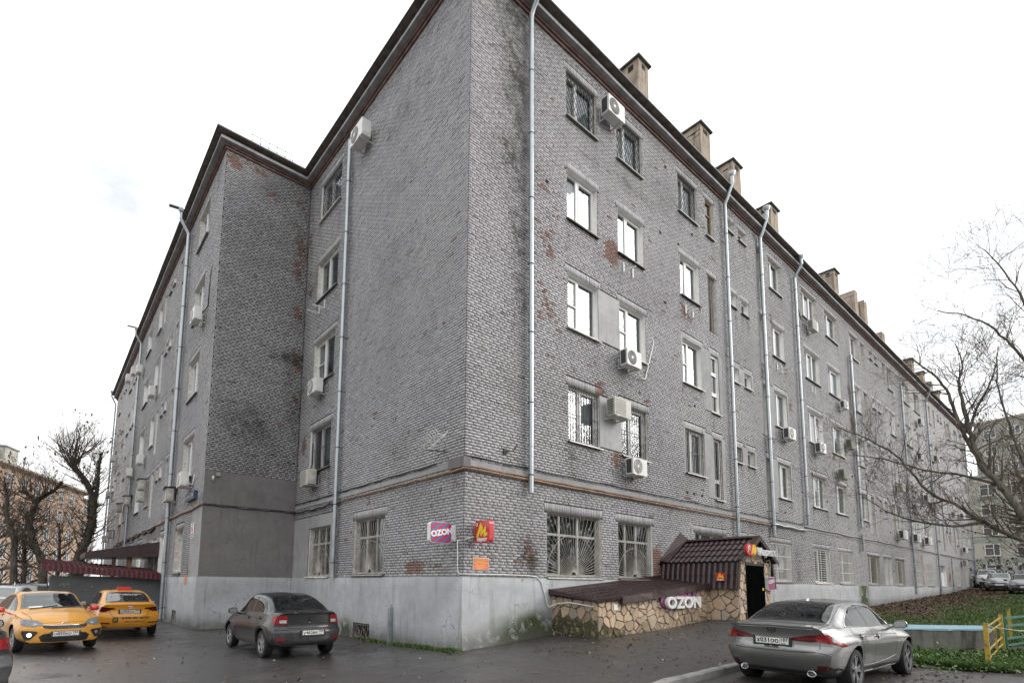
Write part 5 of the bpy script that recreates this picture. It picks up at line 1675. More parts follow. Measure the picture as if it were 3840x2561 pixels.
MB().box(-.045,.045,-.06,.06,-.1,1.02).add([(-.045,-.06,1.02),(.045,-.06,1.02),(.045,.06,1.02),(-.045,.06,1.02),(0.02,.05,1.14)],[(0,1,4),(1,2,4),(2,3,4),(3,0,4)]).build('post', MT['galv_old'], r)
m = MB().tube([(.1,-.02,.78),(.15,-.1,.8),(.9,-.07,.79)] , .012, 5)

# ------------------------------------------------------------------ annex and awning at the left wing
AX = empty('annex', (-5.5, 18.6, -2.0), 0, 'low dark grey annex with a maroon metal tile roof', 'shed')
m = MB().box(-7.6,-3.56,18.6,24,-2.2,-.02)
adopt(m.build('wall', MT['annex']), AX)
def an(s, t_, h): 
    x = -7.92 + s
    return (x, 22.5 - t_, .80-.33*(s/4.35) - t_*.085 + h)
tile_sheet('roof_sheet', an, 4.35, 4.25, 'roof_maroon', parent=AX, step=.45, pw=6)
def an2(s, t_, h):
    x = -7.92+s
    return (x, 18.24-h, .80-.33*(s/4.35) - 4.25*.085 + .02 - t_)
tile_sheet('fascia', an2, 4.35, .27, 'roof_maroon', parent=AX, step=.27, rise=.004, pw=6, amp=.009)
m = MB().add([(-7.94,18.24,.18),(-7.94,22.5,.55),(-7.94,22.5,.83),(-7.94,18.22,.47)],[(0,1,2,3)]); adopt(m.build('verge', MT['galv_old']), AX)
m = MB()
for a, b in (((-7.3,-.45),(-7.15,-.33)),((-7.15,-.33),(-7.12,-.46)),((-7.12,-.46),(-7.0,-.32)),((-7.0,-.32),(-6.95,-.45)),((-6.45,-.62),(-6.32,-.60)),((-6.2,-.42),(-6.14,-.5))):
    m.bar((a[0],18.592,a[1]),(b[0],18.592,b[1]),.006,.05,(0,1,0))
adopt(m.build('paint_mark', MT['white_print']), AX)
AW = empty('awning', (-5, 22, 1.0), 0, 'dark brown wedge shaped entrance awning on the left wing', 'awning')
m = MB().prism([(-3.48,1.75),(-6.42,1.12),(-6.42,.87),(-3.48,1.0)], lambda a, b, w: (a, w, b), 20.35, 24.2)
adopt(m.build('canopy', MT['trim_brown']), AW)
m = MB().box(-5.35,-5.2,20.6,20.75,-1.9,1.0); adopt(m.build('post', MT['trim_brown']), AW)
m = MB().box(-4.72,-4.52,20.9,21.1,-1.9,1.0); adopt(m.build('post', MT['rust_pipe']), AW)
# ------------------------------------------------------------------ cars
def pchip(pts):
    xs = np.array([p_[0] for p_ in pts], float); ys = np.array([p_[1] for p_ in pts], float)
    h = np.diff(xs); d = np.diff(ys)/h
    m = np.zeros(len(xs))
    for i in range(1, len(xs)-1):
        if d[i-1]*d[i] > 0:
            w1, w2 = 2*h[i]+h[i-1], h[i]+2*h[i-1]
            m[i] = (w1+w2)/(w1/d[i-1]+w2/d[i])
    m[0], m[-1] = d[0], d[-1]
    def f(x):
        x = np.clip(np.asarray(x, float), xs[0], xs[-1])
        i = np.clip(np.searchsorted(xs, x)-1, 0, len(h)-1)
        t = (x-xs[i])/h[i]
        return (2*t**3-3*t**2+1)*ys[i] + (t**3-2*t**2+t)*h[i]*m[i] + (-2*t**3+3*t**2)*ys[i+1] + (t**3-t**2)*h[i]*m[i+1]
    return f

def catmull(P, k, sharp=()):
    """P: (n,2) polyline -> smooth samples, k per segment"""
    out = []
    n = len(P)
    for i in range(n-1):
        p0 = P[i-1] if i > 0 else P[i]*2-P[i+1]
        p1, p2 = P[i], P[i+1]
        p3 = P[i+2] if i < n-2 else np.array([-P[n-2][0], P[n-2][1]])
        if i in sharp: p0 = p1*2-p2
        if i+1 in sharp: p3 = p2*2-p1
        t01 = max(1e-4, np.linalg.norm(p1-p0))**.5; t12 = max(1e-4, np.linalg.norm(p2-p1))**.5; t23 = max(1e-4, np.linalg.norm(p3-p2))**.5
        m1 = (p2-p1) + t12*((p1-p0)/t01 - (p2-p0)/(t01+t12))
        m2 = (p2-p1) + t12*((p3-p2)/t23 - (p3-p1)/(t12+t23))
        for q in range(k[i]):
            t = q/k[i]
            out.append((2*p1-2*p2+m1+m2)*t**3 + (-3*p1+3*p2-2*m1-m2)*t**2 + m1*t + p1)
    out.append(P[-1])
    return np.array(out)

class Car:
    def __init__(s, cv, xr, xf, wheels, rw, plan=(.16,.20), decay=(.75,.8), sharp=(4,)):
        s.sharp = sharp
        s.cv = {k: pchip(v) for k, v in cv.items()}
        s.xr, s.xf = pchip(xr), pchip(xf)
        s.x0, s.x1 = cv['zt'][0][0], cv['zt'][-1][0]
        s.xr0, s.xf0 = s.x0, s.x1
        s.wheels, s.rw, s.plan, s.decay = wheels, rw, plan, decay
        s.build()
    def section(s, x):
        g = lambda k: float(s.cv[k](x))
        zt, c = g('zt'), g('c')
        P = np.array([(g('wb')*.86, g('zb')), (g('wb'), g('zb')+.07), (g('wm')*.985, g('zm')-.16), (g('wm'), g('zm')), (g('ws'), g('zs')), (g('wt'), zt-c), (g('wt')*.55, zt-c*.28), (0, zt)])
        return catmull(P, [2,4,3,7,8,4,5], s.sharp)
    def warp(s, x, y, z, w):
        a = (np.abs(y)/np.maximum(w, .05))
        e = lambda r, p_: np.clip(a, 0, 1)**p_*r
        # rear
        t = np.clip((x-s.x0)/s.decay[0], 0, 1); fall = (1-t)**2
        x = x + ((s.xr(z)-s.xr0) + e(s.plan[0], 3.2))*fall
        t = np.clip((s.x1-x)/s.decay[1], 0, 1); fall = (1-t)**2
        x = x + ((s.xf(z)-s.xf0) - e(s.plan[1], 2.6))*fall
        return x
    def build(s):
        n = 110
        u = np.linspace(0, 1, n)
        xs = s.x0 + (s.x1-s.x0)*(u + .045*np.sin(2*PI*u)*-1)
        rows = []
        for x in xs:
            S = s.section(x)
            y, z = S[:, 0], S[:, 1]
            for xw in s.wheels:     # slight arch flare
                y = y + .014*np.exp(-((x-xw)/.40)**2)*(z < .85)*(z > .2)*(y > .5)
            w = y.max()
            X = s.warp(np.full(len(y), x), y, z, w)
            rows.append(np.stack([X, y, z], 1))
        k = len(rows[0])
        V, F = [], []
        for r in rows:
            L = r.copy(); Rr = r[:-1].copy(); Rr[:, 1] *= -1
            V.append(np.concatenate([L, Rr[::-1]]))       # left bottom .. top .. right bottom
        m = 2*k-1
        V = np.concatenate(V)
        for i in range(n-1):
            for j in range(m-1):
                F.append((i*m+j, i*m+j+1, (i+1)*m+j+1, (i+1)*m+j))
            F.append((i*m+m-1, i*m, (i+1)*m, (i+1)*m+m-1))     # floor
        V = [tuple(v) for v in V]
        for end, i in ((0, 0), (1, n-1)):      # caps with in-between columns
            r = rows[i]; w = r[:, 1].max()
            nc = 10
            grid = []
            xx = xs[i]
            for j in range(k-1):
                row = [i*m+j]
                for c in range(1, nc):
                    y = r[j, 1]*(1-2*c/nc); z = r[j, 2]
                    ztop = z
                    xw = float(s.warp(np.array([xx]), np.array([y]), np.array([z]), w)[0])
                    row.append(len(V)); V.append((xw, y, z))
                row.append(i*m+m-1-j)
                grid.append(row)
            for j in range(k-2):
                for c in range(nc):
                    q = (grid[j][c], grid[j][c+1], grid[j+1][c+1], grid[j+1][c])
                    F.append(q if end == 0 else q[::-1])
            for c in range(nc):
                q = (grid[-1][c], grid[-1][c+1], i*m+k-1)
                F.append(q if end == 0 else q[::-1])
        s.V, s.F = V, F
        s.bvh = BVHTree.FromPolygons([Vector(v) for v in V], F)
    # --- panels laid on the skin
    def ray(s, o, d):
        h = s.bvh.ray_cast(Vector(o), Vector(d).normalized(), 12)
        return (h[0], h[1]) if h[0] is not None else (None, None)
    def frame(s, view):
        if view == 'L': return lambda a, b: ((a, 3, b), (0, -1, 0))
        if view == 'R': return lambda a, b: ((a, -3, b), (0, 1, 0))
        if view == 'B': return lambda a, b: ((-4, a, b), (1, 0, 0))
        if view == 'F': return lambda a, b: ((7, a, b), (-1, 0, 0))
        if view == 'T': return lambda a, b: ((a, b, 4), (0, 0, -1))
        if view[0] == 'BR' or view[0] == 'BL' or view[0] in ('FR', 'FL'):
            sy = 1 if view[0][1] == 'L' else -1; sx = -1 if view[0][0] == 'B' else 1
            d = Vector((-sx*math.cos(view[1]), -sy*math.sin(view[1]), 0))
            ax = Vector((-d.y*1, d.x, 0))
            c = Vector((view[2], 0, 0))
            if ax.y*sy < 0: ax = -ax
            return lambda a, b: (tuple(c + ax*a - d*6 + Vector((0, 0, b))), tuple(d))
    def panel(s, poly, view, offd=.004, step=.05, thick=.0, mi=0, mb=None):
        fr = s.frame(view)
        pts = []
        n = len(poly)
        for i in range(n):
            a, b = Vector(poly[i]), Vector(poly[(i+1) % n])
            k = max(1, int((b-a).length/step))
            pts += [a.lerp(b, q/k) for q in range(k)]
        nb = len(pts)
        edges = [(i, (i+1) % nb) for i in range(nb)]
        xs = [p_[0] for p_ in pts]; ys = [p_[1] for p_ in pts]
        def inside(px, py):
            c = False
            for i in range(nb):
                x1, y1 = pts[i]; x2, y2 = pts[(i+1) % nb]
                if (y1 > py) != (y2 > py) and px < (x2-x1)*(py-y1)/(y2-y1)+x1: c = not c
            return c
        x = min(xs)+step*.5
        while x < max(xs):
            y = min(ys)+step*.5
            while y < max(ys):
                if inside(x, y) and min((Vector((x, y))-q).length for q in pts) > step*.4: pts.append(Vector((x, y)))
                y += step
            x += step
        v, e, f, *_ = delaunay_2d_cdt(pts, edges, [], 1, 1e-5)
        P = []
        for q in v:
            o, d = fr(q[0], q[1])
            h, nn = s.ray(o, d)
            if h is None: P.append(None)
            else:
                if nn.dot(Vector(d)) > 0: nn = -nn
                P.append(h + nn*offd)
        mb = mb or MB()
        idx = {}; vs = []
        for i, q in enumerate(P):
            if q is not None: idx[i] = len(vs); vs.append(q)
        fs = [tuple(idx[i] for i in q) for q in f if all(i in idx for i in q)]
        mb.add(vs, fs, mi)
        return mb
    def line(s, pts, view, w=.009, offd=.0025, mb=None, close=False, step=.06):
        fr = s.frame(view)
        pts = list(pts) + ([pts[0]] if close else [])
        H = []
        for i in range(len(pts)-1):
            a, b = Vector(pts[i]), Vector(pts[i+1])
            k = max(1, int((b-a).length/step))
            for q in range(k + (1 if i == len(pts)-2 else 0)):
                p_ = a.lerp(b, q/k)
                o, d = fr(p_[0], p_[1]); h, nn = s.ray(o, d)
                if h is None: H.append(None); continue
                if nn.dot(Vector(d)) > 0: nn = -nn
                H.append((h + nn*offd, nn))
        mb = mb or MB()
        for i in range(len(H)-1):
            if H[i] is None or H[i+1] is None: continue
            (a, na), (b, nb_) = H[i], H[i+1]
            d = b-a
            if d.length < 1e-5 or d.length > .4: continue
            d.normalize()
            sa, sb = d.cross(na).normalized()*w/2, d.cross(nb_).normalized()*w/2
            mb.add([a-sa, a+sa, b+sb, b-sb], [(0,1,2,3)])
        return mb
    def tubeline(s, pts, view, r=.01, offd=.004, mb=None, step=.05):
        fr = s.frame(view); H = []
        for i in range(len(pts)-1):
            a, b = Vector(pts[i]), Vector(pts[i+1]); k = max(1, int((b-a).length/step))
            for q in range(k + (1 if i == len(pts)-2 else 0)):
                p_ = a.lerp(b, q/k); o, d = fr(p_[0], p_[1]); h, nn = s.ray(o, d)
                if h is None: continue
                if nn.dot(Vector(d)) > 0: nn = -nn
                H.append(h+nn*offd)
        mb = mb or MB()
        if len(H) > 1: mb.tube(H, r, 6)
        return mb

_pending = []
def finish_bodies():
    """cut the wheel arches of every body in one go"""
    if not _pending: return
    bpy.context.view_layer.update()
    dg = bpy.context.evaluated_depsgraph_get()
    for o, cut in _pending:
        me = bpy.data.meshes.new_from_object(o.evaluated_get(dg))
        me.name = 'body'
        old = o.data
        o.modifiers.clear(); o.data = me
        auto_smooth(me, 38)
    for o, cut in _pending:
        cm = cut.data
        bpy.data.objects.remove(cut); bpy.data.meshes.remove(cm)
    _pending.clear()

_wheel = {}
def wheel_kit(r, wd, style):
    k = (r, wd, style)
    if k in _wheel: return _wheel[k]
    Mx = Matrix.Rotation(-PI/2, 4, 'X')          # local z -> +y (outer face)
    t = MB()
    ri = r*.70 if style != 'steel' else r*.63
    if style == 'sport': ri = r*.745
    t.lathe([(ri,-wd/2),(r*.96,-wd/2),(r,-wd*.36),(r*1.004,0),(r,wd*.36),(r*.965,wd*.48),(ri*1.03,wd*.5),(ri,wd*.45),(ri*.99,-wd*.4)], Mx, 40)
    for i in range(44):
        a = 2*PI*i/44
        t.obox(Mx @ Vector((r*1.0*math.cos(a), r*1.0*math.sin(a), wd*.2)), Mx.to_3x3() @ Vector((-math.sin(a), math.cos(a), 0)), Mx.to_3x3() @ Vector((0,0,1)), Mx.to_3x3() @ Vector((math.cos(a), math.sin(a), 0)), r*.045, wd*.14, .006)
    tm = t.mesh('tyre', MT['rubber']); auto_smooth(tm, 40)
    m = MB()
    m.lathe([(ri,wd*.44),(ri*.94,wd*.40),(ri*.92,wd*.30),(ri*.90,-.02),(ri*.3,-.04),(0,-.04)], Mx, 40, 1)
    n = {'sport': 5, 'six': 6, 'seven': 7, 'five': 5, 'steel': 9}[style]
    for i in range(n):
        for dbl in ((-1, 1) if style in ('sport', 'seven') else (0,)):
            a = 2*PI*i/n + .3
            spread = .20 if style == 'sport' else .11
            b = a + dbl*spread
            p0 = Vector((ri*.16*math.cos(a), ri*.16*math.sin(a), wd*.38)); p1 = Vector((ri*.95*math.cos(b), ri*.95*math.sin(b), wd*.40))
            wa, wb = (ri*.10, ri*.10) if style in ('sport','seven') else ((ri*.17, ri*.20) if style in ('six','five') else (ri*.10, ri*.12))
            d = (p1-p0).normalized(); sd_ = Vector((-d.y, d.x, 0)).normalized()
            vs = [p0-sd_*wa, p0+sd_*wa, p1+sd_*wb, p1-sd_*wb]
            lo = [v_ - Vector((0,0,wd*.22)) for v_ in vs]
            mid = (p0+p1)/2 + Vector((0,0,-wd*.03))
            vs = [Mx @ v_ for v_ in vs]; lo = [Mx @ v_ for v_ in lo]
            m.add(vs+lo, [(0,1,2,3),(0,4,5,1),(1,5,6,2),(2,6,7,3),(3,7,4,0)])
    m.lathe([(ri*.26,wd*.25),(ri*.25,wd*.41),(ri*.2,wd*.44),(0,wd*.44)], Mx, 20)
    m.lathe([(ri*1.01,wd*.40),(ri*1.0,wd*.485),(ri*.955,wd*.48),(ri*.93,wd*.36)], Mx, 40)
    rm = m.mesh('rim', [MT['alloy' if style == 'sport' else 'alloy_silver'], MT['black_plastic']]); auto_smooth(rm, 35)
    _wheel[k] = (tm, rm)
    return _wheel[k]

def plate(parent, loc, rotz, s1_, s2_, back=False):
    """Russian style plate 0.52 x 0.112, facing local -y before rotz"""
    r = MB().box(-.26,.26,-.004,.004,-.056,.056).mesh('number_plate', MT['plate'])
    o = link('number_plate', r, parent, loc, rotz)
    m = MB()
    for a, b, c, d in ((-.257,.257,-.054,-.049),(-.257,.257,.049,.054),(-.257,-.252,-.054,.054),(.252,.257,-.054,.054),(.118,.122,-.054,.054)): m.box(a,b,-.006,-.003,c,d)
    m.box(-.30,.30,.004,.012,-.085,.062)
    m.build('plate_frame', MT['ink'], o)
    text('plate_number', s1_, .10, Matrix.Translation((-.067,-.0065,.0)) @ Matrix.Rotation(PI/2, 4, 'X'), MT['ink'], o, width=.345, ext=.0008, bold=.002)
    text('plate_region', s2_, .075, Matrix.Translation((.187,-.0065,.014)) @ Matrix.Rotation(PI/2, 4, 'X'), MT['ink'], o, width=.105, ext=.0008, bold=.0015)
    text('plate_country', 'RUS', .03, Matrix.Translation((.178,-.0065,-.036)) @ Matrix.Rotation(PI/2, 4, 'X'), MT['ink'], o, width=.06, ext=.0008)
    return o

def make_car(name, label, cat, car, loc, heading, paint, wheel_style, tyre_w, track, group=None, steer=0.0, trim=None):
    root = empty(name, loc, heading, label, cat, group)
    me = bpy.data.meshes.new('body'); me.from_pydata(car.V, [], car.F)
    me.materials.append(MT[paint]); me.materials.append(MT['gap']); me.update()
    body = link('body', me, root)
    c = MB()
    ra = car.rw + .055
    for xw in car.wheels:
        for sy in (-1, 1):
            c.lathe([(ra, sy*.50), (ra, sy*1.3)] if sy > 0 else [(ra, -1.3), (ra, -.50)], Matrix.Translation((xw, 0, car.rw+.012)) @ Matrix.Rotation(-PI/2, 4, 'X'), 44, 0, True)
    cme = c.mesh('cutter', MT['gap'])
    co = link('cutter', cme, root)
    bmod = body.modifiers.new('arch', 'BOOLEAN'); bmod.operation = 'DIFFERENCE'; bmod.object = co; bmod.solver = 'EXACT'
    try: bmod.material_mode = 'TRANSFER'
    except Exception: pass
    _pending.append((body, co))
    tm, rm = wheel_kit(car.rw, tyre_w, wheel_style)
    for i, xw in enumerate(car.wheels):
        for sy in (-1, 1):
            w = link('wheel', tm, root, (xw, sy*track/2, car.rw))
            w.rotation_euler = (rnd.uniform(0, 0), rnd.uniform(0, 6.28), 0) if sy > 0 else (0, rnd.uniform(0, 6.28), PI)
            w.rotation_mode = 'ZXY' if False else 'XYZ'
            ry = rnd.uniform(0, 6.28)
            w.matrix_basis = Matrix.Translation((xw, sy*track/2, car.rw)) @ Matrix.Rotation((0 if sy > 0 else PI) + (steer if i else 0), 4, 'Z') @ Matrix.Rotation(ry, 4, 'Y')
            link('rim', rm, w)
    return root, body

def mirror_part(root, x, y, z, sgn, paint, sc=1.0):
    """door mirror; sgn=+1 left"""
    m = MB()
    prof = [(0,-.055),(.05,-.07),(.16,-.072),(.215,-.05),(.225,.0),(.20,.05),(.12,.072),(.03,.062)]
    vs = []
    for dx, s_ in ((-.055,.97),(-.05,1.0),(.02,.98),(.075,.72),(.098,.32)):
        vs.append([(x+dx, y+sgn*(.11+(a-.11)*s_)*1.0*sc, z+b*s_*sc) for a, b in prof])
    k = len(prof)
    fl = [v_ for r_ in vs for v_ in r_]
    m.add(fl, [(i*k+j, i*k+(j+1) % k, (i+1)*k+(j+1) % k, (i+1)*k+j) for i in range(4) for j in range(k)] + [tuple(range(4*k, 5*k))])
    m.add([(x-.05, y+sgn*.01, z-.04), (x+.05, y+sgn*.01, z-.05), (x+.06, y-sgn*.10, z-.09), (x-.02, y-sgn*.10, z-.09),(x-.05, y+sgn*.01, z-.06), (x+.05, y+sgn*.01, z-.075), (x+.06, y-sgn*.10, z-.13), (x-.02, y-sgn*.10, z-.13)],
          [(0,1,2,3),(4,7,6,5),(0,4,5,1),(1,5,6,2),(2,6,7,3),(3,7,4,0)])
    o = m.build('mirror', MT[paint], root); auto_smooth(o.data, 45)
    q = [(x-.057, y+sgn*(.11+(a-.11)*.86)*sc, z+b*.84*sc) for a, b in prof]
    MB().add(q, [tuple(range(k))]).build('mirror_glass', MT['chrome'], o)
    return o

def handle(root, car, x, z, view, paint, L=.20):
    s = 1 if view == 'L' else -1
    h, n = car.ray((x, 3*s, z), (0, -s, 0))
    if h is None: return
    m = MB()
    pts = [h+n*.008+Vector((-L/2,0,0)), h+n*.035+Vector((-L*.38,0,0)), h+n*.040, h+n*.035+Vector((L*.38,0,0)), h+n*.008+Vector((L/2,0,0))]
    m.tube(pts, [.010,.014,.015,.014,.010], 8)
    o = m.build('door_handle', MT[paint], root, True)
    MB().lathe([(0,0),(.05,.0)], Matrix.Translation(h+n*.003) @ n.to_track_quat('Z', 'Y').to_matrix().to_4x4(), 16).build('recess', MT['gap'], o)

# ---- silver sedan (nearest, right)
cvA = dict(
 zt=[(-.98,1.03),(-.80,1.055),(-.52,1.065),(-.40,1.08),(-.05,1.235),(.38,1.385),(.9,1.425),(1.25,1.43),(1.62,1.40),(2.02,1.20),(2.42,1.0),(2.6,.965),(3.1,.90),(3.45,.80),(3.68,.70)],
 c=[(-.98,.02),(-.5,.025),(.2,.045),(1.,.065),(1.6,.06),(2.3,.05),(2.7,.06),(3.3,.06),(3.68,.05)],
 zs=[(-.98,.965),(-.6,.985),(-.1,.96),(.5,.935),(1.4,.905),(2.2,.885),(2.7,.86),(3.2,.79),(3.68,.64)],
 ws=[(-.98,.70),(-.6,.765),(-.1,.80),(.5,.805),(1.4,.80),(2.2,.80),(2.8,.80),(3.3,.74),(3.68,.60)],
 wt=[(-.98,.62),(-.5,.655),(-.3,.64),(.1,.585),(.6,.54),(1.2,.54),(1.6,.56),(2.0,.61),(2.4,.68),(2.8,.69),(3.3,.62),(3.68,.46)],
 wm=[(-.98,.81),(-.6,.875),(0,.905),(.7,.875),(1.4,.862),(2.1,.872),(2.8,.90),(3.3,.85),(3.68,.70)],
 zm=[(-.98,.70),(0,.76),(1.4,.72),(2.8,.72),(3.68,.52)],
 wb=[(-.98,.70),(-.6,.78),(0,.80),(.7,.80),(1.4,.79),(2.1,.80),(2.8,.82),(3.68,.68)],
 zb=[(-.98,.27),(-.5,.22),(0,.2),(1.4,.17),(2.8,.19),(3.68,.22)])
xrA = [(.2,-.78),(.30,-.85),(.42,-.94),(.58,-1.0),(.64,-1.0),(.70,-.95),(.85,-.935),(.97,-.965),(1.03,-.985),(1.1,-.93)]
xfA = [(.2,3.58),(.35,3.66),(.5,3.68),(.62,3.66),(.72,3.60),(.85,3.4)]
carA = Car(cvA, xrA, xfA, (0, 2.8), .325, (.20,.30), (.7,.9))
GA = gz(2.9, -6.7)
rA, bA = make_car('sedan', 'dusty silver sedan parked by the kerb, seen from behind', 'car', carA, (2.24, -6.66, -1.83), R(-1.4), 'paint_silver', 'sport', .225, 1.555)
def both(fn):
    for v, s in (('L', 1), ('R', -1)): fn(v, s)
dlo = [(-.10,1.005),(.10,1.12),(.34,1.225),(.62,1.30),(.95,1.335),(1.30,1.335),(1.58,1.30),(1.86,1.17),(2.12,1.01),(2.16,.965),(1.4,.965),(.6,.985),(.05,1.0)]
def sideA(v, s):
    carA.panel(dlo, v, .004).build('side_window', MT['car_glass'], rA, True)
    carA.tubeline(dlo+[dlo[0]], v, .009, .004).build('window_trim', MT['chrome'], rA, True)
    m = carA.panel([(.985,.98),(1.065,.975),(1.055,1.33),(.985,1.33)], v, .006); carA.panel([(.30,1.0),(.34,.995),(.225,1.165),(.20,1.155)], v, .006, mb=m)
    m.build('pillar', MT['black_plastic'], rA, True)
    g = MB()
    carA.line([(.10,.98),(.05,.92),(.20,.86),(.33,.72),(.43,.50),(.52,.28)], v, mb=g)
    carA.line([(1.03,.97),(1.04,.7),(1.02,.3)], v, mb=g); carA.line([(2.16,.93),(2.21,.75),(2.17,.45),(2.10,.28)], v, mb=g); carA.line([(.5,.275),(2.1,.265)], v, mb=g, w=.014)
    g.build('panel_gap', MT['gap'], bA)
    carA.tubeline([(-.35,.865),(.2,.875),(.9,.855),(1.6,.82),(2.3,.80)], v, .010, -.005).build('body_crease', MT['paint_silver'], rA, True)
    carA.tubeline([(.45,.36),(1.0,.34),(1.7,.36),(2.2,.42)], v, .012, -.007).build('body_crease', MT['paint_silver'], rA, True)
    carA.tubeline([(.42,.245),(1.2,.23),(2.3,.235)], v, .025, -.008).build('sill_trim', MT['paint_silver'], rA, True)
    mirror_part(rA, 1.93, s*.90, .995, s, 'paint_silver')
    handle(rA, carA, .33, .83, v, 'paint_silver'); handle(rA, carA, 1.25, .80, v, 'paint_silver')
    # lights
    carA.panel([(.30,.80),(.32,.875),(.60,.915),(.80,.925),(.80,.845),(.60,.83),(.45,.80)] if False else [(s*.28,.80),(s*.30,.84),(s*.52,.885),(s*.69,.903),(s*.69,.80),(s*.55,.785)], 'B', .010, .03).build('taillight', MT['lens_dark_red'], rA, True)
    o = carA.panel([(-.165,.80),(-.165,.905),(.0,.905),(.12,.85),(.37,.715),(.25,.725),(.08,.765)], ('B'+v, PI/4, 0), .012, .03).build('taillight', MT['lens_red'], rA, True)
    carA.panel([(.045,.80),(.055,.88),(.085,.88),(.125,.79),(.09,.78)], ('B'+v, PI/4, 0), .016, .03).build('reversing_lamp', MT['lens_clear'], o, True)
    carA.panel([(s*.35,.815),(s*.38,.832),(s*.70,.86),(s*.70,.845)], 'B', .014, .03).build('light_bar', MT['lens_red'], rA, True)
    carA.panel([(s*.60,.36),(s*.62,.43),(s*.76,.43),(s*.80,.37)], 'B', .006, .03).build('reflector', MT['lens_dark_red'], rA, True)
    h, n = carA.ray((-4, s*.52, .29), (1, 0, 0))
    ex = MB().lathe([(.036,-.10),(.046,-.10),(.05,.015),(.045,.028),(.038,.02),(.034,-.08),(.0,-.08)], Matrix.Translation((h.x-.02, s*.52, .295)) @ Matrix.Rotation(-PI/2, 4, 'Y') @ Matrix.Scale(1.35, 4, (0,1,0)), 22)
    ex.build('exhaust_pipe', MT['chrome'], rA, True)
    # headlight just seen on the far side
    carA.panel([(2.95,.62),(3.05,.74),(3.45,.72),(3.6,.62),(3.3,.58)], v, .008, .05).build('headlight', MT['lens_head'], rA, True)
both(sideA)
carA.panel([(-.385,-.60),(-.40,0),(-.385,.60),(-.2,.60),(.30,.515),(.42,.48),(.46,0),(.42,-.48),(.30,-.515),(-.2,-.60)], 'T', .004, .07).build('rear_window', MT['car_glass'], rA, True)
carA.panel([(1.68,-.54),(1.66,0),(1.68,.54),(2.34,.66),(2.42,.0),(2.34,-.66)], 'T', .004, .08).build('windscreen', MT['car_glass'], rA, True)
g = MB()
for s in (1, -1):
    carA.line([(s*.66,1.0),(s*.67,.93),(s*.66,.86),(s*.665,.70),(s*.62,.635)], 'B', mb=g); 
    carA.line([(-.93,s*.665),(-.6,s*.67),(-.42,s*.66)], 'T', mb=g)
    carA.line([(-.40,s*.655),(.1,s*.60),(.5,s*.545)], 'T', mb=g, w=.006)
carA.line([(-.62,.632),(0,.628),(.62,.632)], 'B', mb=g)
g.build('panel_gap', MT['gap'], bA)
m = carA.panel([(-.86,.20),(-.82,.40),(-.5,.335),(0,.33),(.5,.335),(.82,.40),(.86,.20)], 'B', .012, .06)
m.build('diffuser', MT['black_plastic'], rA, True)
carA.panel([(-.33,.70),(-.31,.86),(.31,.86),(.33,.70)], 'B', .002, .05).build('plate_recess', MT['paint_silver'], rA, True)
carA.panel([(-.60,1.015),(0,1.03),(.60,1.015),(.58,1.035),(0,1.05),(-.58,1.035)], 'B', .012, .05).build('lid_lip', MT['paint_silver'], rA, True)
h, n = carA.ray((-4, 0, .78), (1, 0, 0))
plate(rA, (h.x-.018, 0, .775), -PI/2, 'х031оо', '197')
h, n = carA.ray((-4, 0, .955), (1, 0, 0))
Mx = Matrix.Translation((h.x-.012, 0, .952)) @ Matrix.Rotation(-PI/2, 4, 'Z') @ Matrix.Rotation(PI/2, 4, 'X')
m = MB().tube([Mx @ Vector((.062*math.cos(a), .045*math.sin(a), 0)) for a in np.linspace(0, 2*PI, 25)], .008, 6)
m.tube([Mx @ Vector(p_) for p_ in ((.02,.035,0),(-.028,-.018,0),(.042,-.018,0))], .007, 6)
m.build('emblem', MT['black_plastic'], rA, True)
carA.tubeline([(-.86,.56),(-.74,.625),(-.55,.652),(0,.658),(.55,.652),(.74,.625),(.86,.56)], 'B', .011, -.003).build('bumper_ledge', MT['paint_silver'], rA, True)
carA.tubeline([(-.60,.985),(-.3,.99),(0,1.0),(.3,.99),(.60,.985)], 'B', .008, .006).build('lid_edge', MT['paint_silver'], rA, True)
t_ = MB().box(h.x-.03,h.x-.024,-.11,.11,.682,.700).build('plate_strip', MT['ink'], rA)
text('strip_lettering', 'UCT', .018, Matrix.Translation((h.x-.032,0,.691)) @ Matrix.Rotation(-PI/2, 4, 'Z') @ Matrix.Rotation(PI/2, 4, 'X'), MT['white_print'], rA, ext=.0005)
m = MB().add([(.05,-.02,1.40),(.25,-.02,1.425),(.22,0,1.47),(.05,.02,1.40),(.25,.02,1.425)],[(0,1,2),(3,2,4),(0,2,3)]) ; m.v = [(a+.35,b,c-.02) for a,b,c in m.v]
m.build('roof_fin', MT['paint_silver'], rA)

